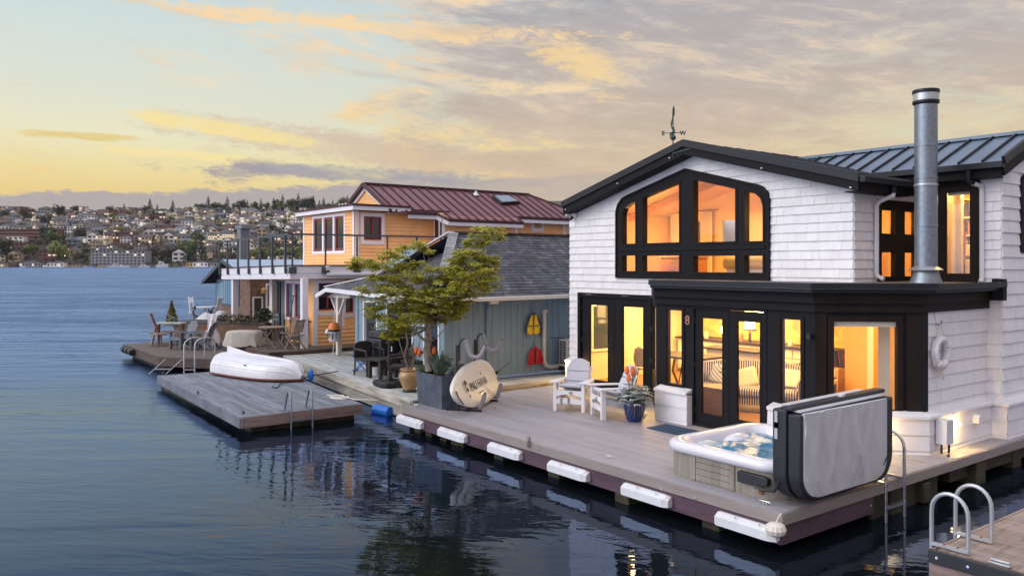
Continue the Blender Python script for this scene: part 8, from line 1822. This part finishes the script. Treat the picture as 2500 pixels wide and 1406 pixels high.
def fhouse(w, l, h, kind, wallm, roofm, lit, storeys=2):
    """house mesh, front towards -Y"""
    m = MB(); m.mi = 0; m.box(-w / 2, -l / 2, -6, w / 2, l / 2, h); m.mi = 1
    if kind == 'gabled': m.prism([(-w / 2 - .5, h - .2), (w / 2 + .5, h - .2), (0, h + w * .32)], lambda u, v, n: (u, n, v), -l / 2 - .5, l / 2 + .5); m.mi = 0; m.face([(-w / 2 + .3, -l / 2 - .55, h - .05), (w / 2 - .3, -l / 2 - .55, h - .05), (0, -l / 2 - .55, h + w * .26)])
    elif kind == 'side-gabled': m.prism([(-l / 2 - .5, h - .2), (l / 2 + .5, h - .2), (0, h + l * .28)], lambda u, v, n: (n, u, v), -w / 2 - .5, w / 2 + .5)
    elif kind == 'hipped': m.add([(-w / 2 - .5, -l / 2 - .5, h), (w / 2 + .5, -l / 2 - .5, h), (w / 2 + .5, l / 2 + .5, h), (-w / 2 - .5, l / 2 + .5, h), (-w / 6, 0, h + 2.6), (w / 6, 0, h + 2.6)], [(0, 1, 5, 4), (1, 2, 5), (2, 3, 4, 5), (3, 0, 4), (0, 3, 2, 1)])
    else: m.box(-w / 2 - .3, -l / 2 - .3, h, w / 2 + .3, l / 2 + .3, h + .5)
    n = max(2, int(w / 3.2))
    for s in range(storeys):
        z = h - 1.0 - s * 3 - 1.3
        if z < -.5: break
        for i in range(n):
            x = -w / 2 + (i + .5) * w / n; ww = w / n * .32; m.mi = 3 if rh.random() < lit else 2; m.box(x - ww, -l / 2 - .08, z, x + ww, -l / 2 + .1, z + 1.5)
            if i == n - 1: m.box(w / 2 - .1, -l / 2 + 1, z, w / 2 + .08, -l / 2 + 3, z + 1.5)
    return mk('hill_house', m, [wallm, roofm, far_win, far_lit], None, smooth=0, merge=False)
protos = []
for k, (kind, wn, rn_, w, l, h, lit) in enumerate((('gabled', 'white', 'dark', 9, 12, 6, .1), ('gabled', 'cream', 'brown', 10, 11, 6.5, .15), ('side-gabled', 'white', 'grey', 13, 9, 6, .1), ('hipped', 'cream', 'dark', 12, 11, 5.5, .15), ('flat-roofed', 'white', 'grey', 12, 10, 7.5, .2),
        ('side-gabled', 'tan', 'dark', 14, 9, 5.5, .15), ('hipped', 'grey', 'brown', 12, 11, 6, .15), ('gabled', 'tan', 'brown', 9, 12, 6.5, .1), ('flat-roofed', 'cream', 'dark', 14, 10, 8, .25), ('gabled', 'blue', 'grey', 9, 11, 6.5, .1), ('side-gabled', 'brown', 'dark', 12, 9, 5, .1), ('flat-roofed', 'brick', 'dark', 15, 11, 8.5, .2), ('hipped', 'white', 'dark', 11, 11, 6, .1), ('gabled', 'cream', 'dark', 8, 12, 7.5, .2))):
    o = fhouse(w, l, h, kind, wl_m[wn], rf_m[rn_], lit); protos.append((o, kind, wn, rn_, w))
VIEW = math.atan2(SN, CS)
tiers = [(650, 'shore row'), (622, 'lowest slope'), (598, 'lower slope'), (578, 'middle slope'), (558, 'upper slope'), (538, 'high slope'), (0, 'crest row')]
def tier(py):
    for t_, n_ in tiers:
        if py >= t_ - 10: return n_
def sector(px):
    for a, n_ in ((90, 'at the far left edge'), (190, 'above the long brick garage'), (300, 'above the grey lakeside flats'), (410, 'above the white yacht'), (520, 'left of the orange houseboat deck'), (640, 'behind the balcony railing'), (5000, 'beside the orange houseboat wall')):
        if px < a: return n_
reg = []; cnt = 0; used_p = set()
def visible(px, py): return px < 745 or (py < 520 and px < 890)
placed = []
def place_house(px, py, k, sc, rz):
    d = d_for(px, py); p = hpos(px, d)
    src = protos[k]
    if k in used_p: o = src[0].copy(); COL.objects.link(o)
    else: o = src[0]; used_p.add(k)
    o.location = (p.x, p.y, p.z); o.rotation_euler = (0, 0, VIEW + rz); o.scale = (sc, sc, sc); reg.append((o, px, py, src))
rows = [(634, 26), (618, 25), (604, 23), (592, 22), (580, 21), (569, 20), (559, 19), (549, 18), (540, 18), (532, 17), (525, 17)]
for ri, (py, stp) in enumerate(rows):
    px = -12 + rh.uniform(0, 12)
    while px < 748:
        skip = (py > 601 and 215 < px < 375) or (py in (580, 592) and px < 160) or (rh.random() < (.42 if py > 600 else .12)) or (py in (604,) and rh.random() < .3) or (px > 700 and py > 560 and rh.random() < .3)
        topy = 524 - 14 * max(0, min(1, (px - 380) / 300)) 
        if not skip and len(reg) < 285 and py > topy - 4: place_house(px, py + rh.uniform(-4, 4), rh.randrange(len(protos)), rh.uniform(1.0, 1.65), rh.uniform(-.5, .5))
        px += stp * rh.uniform(.95, 1.7)
for row_y in (505, 512):
    px = 560
    while px < 745:
        if len(reg) < 292 and rh.random() < .75: place_house(px, row_y + 5, rh.randrange(len(protos)), .85, rh.uniform(-.4, .4))
        px += 20
for k, pr in enumerate(protos):
    if k not in used_p: bpy.data.objects.remove(pr[0])
groups = {}
for o, px, py, s in reg: groups.setdefault((tier(py), sector(px)), []).append((px, o, s))
ORD = ['first', 'second', 'third', 'fourth', 'fifth', 'sixth', 'seventh', 'eighth', 'ninth', 'tenth'] + ['%dth' % i for i in range(11, 60)]
for (tn, sn_), L_ in groups.items():
    for i, (px, o, s) in enumerate(sorted(L_, key=lambda q: q[0])):
        tag(o, '%s %s house, %s from left on %s %s' % (s[2], s[1], ORD[i], tn, sn_.replace('at the far left edge', 'at left edge').replace('beside the orange houseboat wall', 'by orange wall')), 'house', 'houses on the far hillside')
# --- larger buildings
def block(nm, lb, px0, px1, py0, py1, wallm, bands=0, cols=6, lit=.15, depth=18, cat='apartment building', recess=True):
    pxm = (px0 + px1) / 2; d = d_for(pxm, py1); d = max(d, 962); w = (px1 - px0) / F0 * d; h = (py1 - py0) / F0 * d; p = hpos(pxm, d); z0 = EYE[2] - (py1 - 646) / F0 * d
    t = thing(nm, lb, cat, (p.x, p.y, z0), VIEW); fw = Frame((0, -depth / 2, 0), (1, 0, 0), (0, -1, 0))
    m = MB(); m.box(-w / 2, -depth / 2, -8, w / 2, depth / 2, h); mk('wall', m, wallm, t, world=False, smooth=0)
    m = MB(); m.box(-w / 2 - .4, -depth / 2 - .4, h, w / 2 + .4, depth / 2 + .4, h + .6); mk('roof', m, rf_m['grey'], t, world=False, smooth=0)
    if bands:
        fl = h / bands; cw = w / cols; n = 0
        for s in range(bands):
            for c_ in range(cols):
                if n >= 90: break
                n += 1; m = MB(); m.box(-w / 2 + (c_ + .2) * cw, -depth / 2 - .06, s * fl + fl * .25, -w / 2 + (c_ + .8) * cw, -depth / 2 + .1, s * fl + fl * .8); mk('window', m, far_lit if rh.random() < lit else far_win, t, world=False, smooth=0)
    return t, w, h
g_, w, h = block('parking_garage', 'long brown brick parking garage with dark open levels at the left', -20, 148, 560, 586, wl_m['brick'], cat='garage')
for z in (.18, .5, .8): m = MB(); m.box(-w / 2, -9.1, h * z, w / 2, -8.9, h * (z + .12)); mk('open_level', m, black_sub, g_, world=False, smooth=0)
block('lakeside_flats', 'large grey lakeside apartment block above the marina', 232, 362, 612, 648, wl_m['grey'], 5, 14, .08)
block('lakeside_flats', 'taller grey left wing of the lakeside apartment block', 240, 282, 600, 612, wl_m['grey'], 2, 5, .1, 14); block('lakeside_flats', 'taller grey right wing of the lakeside apartment block', 335, 362, 600, 612, wl_m['grey'], 2, 3, .1, 14)
block('white_modern_house', 'white cubic modern house below the brick garage', 12, 62, 578, 594, wl_m['white'], 2, 4, .05, 10, 'house'); block('brown_flats', 'brown flats with white end wall and yellow doors in mid slope', 264, 332, 567, 588, wl_m['brown'], 3, 9, .2); block('white_flats_end', 'narrow white tower end of the brown flats', 258, 268, 566, 590, wl_m['white'], 3, 2, .1, 12)
block('lit_flats', 'cream apartment block with warmly lit balconies at mid slope', 512, 578, 572, 591, wl_m['cream'], 4, 11, .55); block('lit_flats', 'pale plain wing left of the lit cream apartment block', 494, 512, 576, 591, wl_m['white'], 2, 2, .1, 12)
block('tower_flats', 'slim pale blue tower in the middle of the hill', 469, 480, 549, 583, wl_m['white'], 5, 2, .1, 10); block('tower_flats', 'dark glassy block right of the slim pale tower', 480, 515, 561, 583, wl_m['blue'], 3, 6, .1, 14)
block('white_row_flats', 'long low white flats left of the tower', 150, 190, 559, 574, wl_m['white'], 2, 6, .1, 12); block('white_stepped_flats', 'white stepped flats on the middle slope right of the row houses', 370, 440, 560, 572, wl_m['white'], 2, 10, .1, 12)
block('low_brick_flats', 'low brick flats with windows on the right of the brick slope', 530, 570, 560, 571, wl_m['brick'], 2, 8, .1, 12); block('dark_office', 'dark low office block above the lakeside flats', 285, 360, 594, 603, wl_m['brown'], 2, 12, .1, 12)
block('yellow_flats', 'small yellow flats behind the willow trees', 155, 185, 613, 628, wl_m['yellow'], 2, 3, .1, 10); block('tan_cube', 'plain tan block left of the lakeside flats', 225, 246, 590, 604, wl_m['tan'], 2, 3, .05, 12)
block('shore_warehouse', 'long low dark marina shed under the lakeside flats', 225, 372, 642, 651, wl_m['brown'], 1, 14, .25, 10, 'shed'); block('brick_hall', 'wide brick hall seen behind the balcony railing', 580, 660, 598, 612, wl_m['brick'], 2, 12, .1, 14); block('white_hall', 'long white hall right of the lakeside flats', 362, 440, 600, 608, wl_m['white'], 1, 12, .1, 12); block('white_hall', 'white flat building behind the balcony railing', 625, 668, 606, 617, wl_m['white'], 2, 6, .05, 12)
# row houses with white gables
for i in range(6):
    px = 285 + i * 11.5; p = hpos(px, d_for(px, 566)); m = MB(); m.mi = 0; m.box(-3, -5, -4, 3, 5, 6); m.mi = 1; m.prism([(-3.4, 5.8), (3.4, 5.8), (0, 8.4)], lambda u, v, n: (u, n, v), -5.4, 5.4); m.mi = 0; m.face([(-2.6, -5.45, 6), (2.6, -5.45, 6), (0, -5.45, 8)]); m.mi = 2; m.box(-1.8, -5.1, 2.5, 1.8, -4.9, 4.2)
    o = mk('row_house', m, [wl_m['white'], rf_m['grey'], far_win], None, smooth=0); o.location = p; o.rotation_euler = (0, 0, VIEW); tag(o, 'white gabled row house, %s from the left of six in line' % ORD[i], 'house', 'white gabled row houses')
# --- shore houseboats and boats
def fhb(lb, px0, px1, py0, wallm, roofm, kind, cat='houseboat'):
    d = 948.; pxm = (px0 + px1) / 2; w = (px1 - px0) / F0 * d; h = (652.6 - py0) / F0 * d; r_ = (pxm - 1250) / F0 * d; p = CW(r_, d, 0)
    t = thing('floating_home', lb, cat, (p.x, p.y, .0), VIEW, 'floating homes along the far shore')
    m = MB(); m.box(-w / 2, -4, .0, w / 2, 4, h * .72); mk('wall', m, wallm, t, world=False, smooth=0); m = MB(); m.box(-w / 2 - 1, -6, -.2, w / 2 + 1, 5, .5); mk('float', m, dark_sd, t, world=False)
    m = MB()
    if kind: m.prism([(-w / 2 - .4, h * .7), (w / 2 + .4, h * .7), (0, h)], lambda u, v, n: (u, n, v), -4.5, 4.5)
    else: m.box(-w / 2 - .5, -4.6, h * .72, w / 2 + .5, 4.4, h * .80); m.box(-w / 4, -3, h * .8, w / 4, 3, h)
    mk('roof', m, roofm, t, world=False, smooth=0); n = max(2, int(w / 3.5))
    for i in range(n): m = MB(); x = -w / 2 + (i + .5) * w / n; m.box(x - .9, -4.08, h * .25, x + .9, -3.9, h * .55); mk('window', m, far_lit if rh.random() < .12 else far_win, t, world=False, smooth=0)
fhb('tan floating home with flat deck roof at the far left shore', -5, 24, 640, wl_m['tan'], rf_m['grey'], 0); fhb('brown low floating home, second from the left shore end', 24, 46, 645, wl_m['brown'], rf_m['brown'], 0); fhb('grey floating home with stepped upper deck and red base', 52, 104, 636, wl_m['grey'], rf_m['grey'], 0)
fhb('small turquoise floating home left of the white gabled one', 108, 122, 644, pm('far_turquoise', (.18, .48, .44), .8, var=.1), rf_m['grey'], 0); fhb('white gabled floating home with lit windows on the far shore', 120, 160, 637, wl_m['white'], rf_m['grey'], 1); fhb('orange wood floating home beside the white cruiser', 458, 474, 636, wl_m['yellow'], rf_m['brown'], 0)
fhb('white two-storey floating home with arched windows on the far shore', 474, 510, 635, wl_m['white'], rf_m['grey'], 0); fhb('grey floating home at the foot of the balcony railing', 510, 540, 636, wl_m['grey'], rf_m['dark'], 0); fhb('small tan boathouse by the marina shed', 172, 200, 643, wl_m['tan'], rf_m['brown'], 1, 'boathouse'); fhb('low grey boathouse beside the parked cruiser', 345, 378, 643, wl_m['grey'], rf_m['dark'], 0, 'boathouse')
fhb('blue boathouse left of the white yacht', 218, 236, 644, wl_m['blue'], rf_m['grey'], 0, 'boathouse')
def fboat(lb, px, L, h, cabin=True, mast=0, col=plast_w, d=938.):
    r_ = (px - 1250) / F0 * d; p = CW(r_, d, 0); t = thing('moored_boat', lb, 'boat', (p.x, p.y, 0), VIEW, 'boats moored on the far shore')
    vs = []; n = 8
    for i in range(n + 1):
        u = i / n; w = 1.7 * (1 - max(0, (u - .5) / .5) ** 2) + .05; x = -L / 2 + L * u; s_ = .3 * u * u * h * .5
        vs += [(x, -w, h * .45 + s_), (x, -w * .7, -.1), (x, w * .7, -.1), (x, w, h * .45 + s_)]
    fs = [(i * 4 + j, i * 4 + (j + 1) % 4, i * 4 + 4 + (j + 1) % 4, i * 4 + 4 + j) for i in range(n) for j in range(4)] + [(0, 1, 2, 3)]
    mk('hull', MB().add(vs, fs), col, t, world=False, smooth=.6)
    if cabin:
        mk('cabin', MB().prism([(-L * .3, h * .45), (L * .2, h * .45), (L * .1, h * .8), (-L * .25, h)], lambda u, v, n_: (u, n_, v), -1.2, 1.2), col, t, world=False, smooth=0); mk('window', MB().box(-L * .22, -1.25, h * .55, L * .08, 1.25, h * .72), far_win, t, world=False, smooth=0)
    if mast: mk('mast', MB().tube([(0, 0, h * .4), (0, 0, mast)], .12, 6), alum, t, world=False); mk('boom', MB().tube([(0, 0, h * .8), (-L * .4, 0, h * .8)], .1, 6), alum, t, world=False)
fboat('long white motor yacht in front of the lakeside flats', 290, 24, 4.4); fboat('white sailboat with tall mast left of the long yacht', 272, 14, 2.2, False, 19); fboat('white day cruiser moored right of the long yacht', 352, 12, 4); fboat('tall white cabin cruiser below the bare trees', 396, 14, 7.5); fboat('small white motor boat on the open shore at left', 57, 6, 2.2); fboat('small white motor boat near the willow', 208, 5, 1.8)
fboat('small yellowish boat moored under the marina shed', 244, 8, 2.5, True, 0, wl_m['yellow']); fboat('sailboat with bare mast beside the blue boathouse', 222, 8, 1.8, False, 15); fboat('sailboat with bare mast right of the cabin cruiser', 445, 8, 1.8, False, 14, wl_m['blue']); fboat('sailboat with white mast left of the wooden floating home', 455, 8, 1.8, False, 16); fboat('white day boat by the grey floating home', 520, 7, 2.5)
# --- trees
def ftree(kind, lm, seed):
    rn = random.Random(seed); root = thing(kind[0], '', 'tree'); tr = MB(); tr.tube([(0, 0, -3), (0, 0, 7)], [.5, .25], 6); mk('trunk', tr, ir_dark, root, world=False); m = MB()
    if kind[1] == 'c':
        for k in range(360):
            z = rn.random() ** .9; r_ = (1 - z) ** .8 * 4.8 * rn.uniform(.35, 1.1); a = rn.uniform(0, 6.283); c = Vector((r_ * math.cos(a), r_ * math.sin(a), 1.5 + z * 17)); s_ = rn.uniform(.5, 1.0) * (1.15 - z * .7)
            o_ = Vector((math.cos(a), math.sin(a), -.6)) * s_ * 1.3; q_ = Vector((-math.sin(a), math.cos(a), rn.uniform(-.4, .4))) * s_; m.face([c - o_ * .5, c + q_, c + o_, c - q_])
    else:
        lumps = [(Vector((rn.uniform(-3.2, 3.2), rn.uniform(-3, 3), rn.uniform(4, 9.5))), rn.uniform(1.6, 3.1)) for _ in range(11)]
        for k in range(520):
            c0, R_ = rn.choice(lumps); v = Vector((rn.gauss(0, 1), rn.gauss(0, 1), rn.gauss(0, 1) * .85)).normalized() * R_ * rn.uniform(.65, 1.1); c = c0 + v; s_ = rn.uniform(.35, .8); o_ = Vector((rn.gauss(0, 1), rn.gauss(0, 1), rn.gauss(0, 1))).normalized(); q_ = o_.cross(v.normalized() + Vector((0, 0, .01))).normalized(); w_ = q_.cross(v).normalized(); m.face([c - q_ * s_, c + w_ * s_, c + q_ * s_, c - w_ * s_])
    mk('crown', m, lm, root, world=False, smooth=0, recalc=False, merge=False); return root
def fl(n, c): return pm('far_leaf_' + n, c, .8, var=.3, vs=.3, isl=.4)
TP = [(ftree(('conifer_tree', 'c'), fl('conifer', (.014, .024, .016)), 1), 'dark conifer'), (ftree(('conifer_tree', 'c'), fl('conifer_blue', (.032, .045, .040)), 2), 'blue-grey conifer'), (ftree(('broadleaf_tree', 'b'), fl('green', (.085, .115, .03)), 3), 'mid green broadleaf tree'), (ftree(('broadleaf_tree', 'b'), fl('olive', (.15, .17, .035)), 4), 'yellow green broadleaf tree'), (ftree(('broadleaf_tree', 'b'), fl('dark', (.028, .040, .020)), 5), 'dark broadleaf tree'), (ftree(('bare_tree', 'b'), fl('twig', (.085, .065, .050)), 6), 'brown twiggy tree')]
tused = set(); treg = []
def ptree(px, py, k, hpx):
    d = d_for(px, py); p = hpos(px, d); H0 = 18.5 if k < 2 else 12.; sc = 1.4 * hpx / F0 * d / H0
    if k in tused: o = dup(TP[k][0], tuple(p), rh.uniform(0, 6), None, sc)
    else: o = TP[k][0]; o.location = p; o.scale = (sc,) * 3; tused.add(k)
    treg.append((o, px, py, k))
# skyline
for px, py, k, h_ in ((5, 528, 2, 12), (28, 530, 4, 15), (57, 532, 4, 18), (72, 532, 0, 20), (90, 530, 1, 16), (108, 532, 0, 12), (145, 532, 4, 26), (118, 533, 2, 14), (203, 528, 1, 18), (268, 524, 4, 18), (290, 524, 2, 12), (303, 522, 0, 20), (332, 524, 1, 16), (366, 521, 0, 28), (358, 523, 4, 18), (384, 523, 0, 20), (398, 522, 2, 12), (422, 519, 0, 24), (438, 520, 2, 12), (460, 520, 2, 14), (480, 518, 2, 18), (493, 518, 4, 18),
        (508, 518, 0, 30), (524, 518, 4, 20), (540, 516, 2, 18), (555, 516, 0, 28), (556, 525, 4, 16), (575, 514, 2, 16), (590, 514, 4, 22), (604, 514, 1, 20), (620, 513, 2, 18), (637, 513, 0, 22), (650, 512, 2, 16), (668, 513, 0, 24), (676, 511, 4, 20), (690, 511, 0, 28), (705, 511, 2, 20), (716, 511, 2, 22), (728, 511, 0, 30), (742, 511, 4, 22), (756, 511, 4, 24), (765, 511, 0, 26), (780, 513, 1, 20), (790, 513, 0, 24), (803, 515, 4, 16), (812, 513, 0, 20), (826, 513, 2, 18), (838, 510, 2, 24), (848, 508, 0, 24), (860, 510, 4, 18)): ptree(px, py + 3, k, h_)
for px, py, k, h_ in ((128, 612, 2, 38), (112, 590, 4, 30), (158, 598, 0, 34), (136, 628, 3, 30), (142, 640, 3, 34), (196, 590, 4, 26), (190, 582, 0, 26), (402, 588, 0, 18), (70, 628, 2, 24), (84, 622, 2, 20), (100, 634, 5, 22), (45, 632, 5, 24), (8, 636, 4, 42), (372, 640, 5, 30), (392, 632, 5, 30), (408, 640, 5, 32), (428, 636, 5, 30), (440, 628, 2, 30), (452, 620, 2, 26), (462, 634, 2, 34), (492, 640, 0, 44), (186, 644, 5, 24), (205, 642, 2, 20), (478, 600, 2, 26), (548, 640, 3, 20), (620, 640, 3, 24), (640, 636, 3, 26), (660, 640, 2, 28), (680, 640, 3, 26), (700, 640, 2, 28), (720, 640, 3, 30), (735, 632, 2, 24), (566, 640, 5, 18), (272, 585, 4, 16)): ptree(px, py, k, h_)
for _ in range(190):
    px = rh.uniform(-5, 748); py = 512 + 132 * rh.random() ** .8
    if (215 < px < 372 and py > 600) or (py > 556 and py < 592 and px < 150): continue
    topy = 524 - 12 * max(0, min(1, (px - 380) / 300))
    if py < topy: py = topy + rh.uniform(0, 14)
    ptree(px, py, rh.choice([0, 0, 2, 4, 4, 2, 3, 5, 1]), rh.uniform(9, 19))
tg = {}
for o, px, py, k in treg: tg.setdefault((tier(py), sector(px), k), []).append((px, o))
for (tn, sn_, k), L_ in tg.items():
    for i, (px, o) in enumerate(sorted(L_, key=lambda q: q[0])): o['label'] = '%s, %s from left on %s %s' % (TP[k][1], ORD[i], tn, sn_.replace('at the far left edge', 'at left edge').replace('beside the orange houseboat wall', 'by orange wall')); o['category'] = 'tree'; o['group'] = 'trees on the far hillside'
# undergrowth that nobody could count
m = MB(); rn = random.Random(77)
for _ in range(15000):
    px = rn.uniform(-30, 900); py = 508 + 140 * rn.random(); d = d_for(px, max(py, 505)) + rn.uniform(-8, 8); p = hpos(px, d); s_ = rn.uniform(.8, 2.2); c = p + Vector((0, 0, rn.uniform(.2, 2.2))); o_ = Vector((rn.gauss(0, 1), rn.gauss(0, 1), rn.gauss(0, .6))).normalized() * s_; q_ = o_.cross(Vector((rn.gauss(0, 1), rn.gauss(0, 1), rn.gauss(0, 1)))).normalized() * s_ * .8; m.face([c - o_, c + q_, c + o_, c - q_])
tag(mk('undergrowth', m, fl('brush', (.045, .05, .025)), smooth=0, recalc=False, merge=False), 'dense green undergrowth and gardens covering the far hillside between houses', 'undergrowth', kind='stuff')
# street lamps glowing on the hill
lampm = em('street_lamp_glow', (1, .78, .45), 7.); rl = random.Random(4); first = None; LL = []
for i in range(34):
    px = rl.uniform(0, 740); py = rl.uniform(528, 645); d = d_for(px, py) - 6; p = hpos(px, d)
    if first is None:
        first = thing('street_lamp', '', 'street lamp', tuple(p)); mk('post', MB().tube([(0, 0, -2), (0, 0, 7)], .12, 6), rail_m, first, world=False); mk('lantern', MB().ball((0, 0, 7.2), .36, 8), lampm, first, world=False); o = first
    else: o = dup(first, tuple(p), 0)
    LL.append((px, py, o))
lg = {}
for px, py, o in LL: lg.setdefault((tier(py), sector(px)), []).append((px, o))
for (tn, sn_), L_ in lg.items():
    for i, (px, o) in enumerate(sorted(L_, key=lambda q: q[0])): o['label'] = 'glowing street lamp, %s from left on %s %s' % (ORD[i], tn, sn_.replace('at the far left edge', 'at left edge').replace('beside the orange houseboat wall', 'by orange wall')); o['group'] = 'street lamps on the far hillside'
# thin evening haze over the lake
hz = MB(); c = [CW(a, b, 0) for a, b in ((-2600, -40), (1800, -40), (1800, 1900), (-2600, 1900))]
hz.add([(p.x, p.y, -1.) for p in c] + [(p.x, p.y, 175.) for p in c], [(0, 3, 2, 1), (4, 5, 6, 7), (0, 1, 5, 4), (1, 2, 6, 5), (2, 3, 7, 6), (3, 0, 4, 7)])
hm = bpy.data.materials.new('haze'); hm.use_nodes = True; t_ = hm.node_tree; t_.nodes.clear(); pv_ = t_.nodes.new('ShaderNodeVolumePrincipled'); pv_.inputs['Color'].default_value = (.80, .78, .86, 1); pv_.inputs['Density'].default_value = .00003; oo = t_.nodes.new('ShaderNodeOutputMaterial'); t_.links.new(pv_.outputs[0], oo.inputs['Volume'])
HAZE = True
if HAZE: tag(mk('haze', hz, hm, smooth=0), 'thin evening haze over the lake and far hillside', 'haze', kind='stuff')
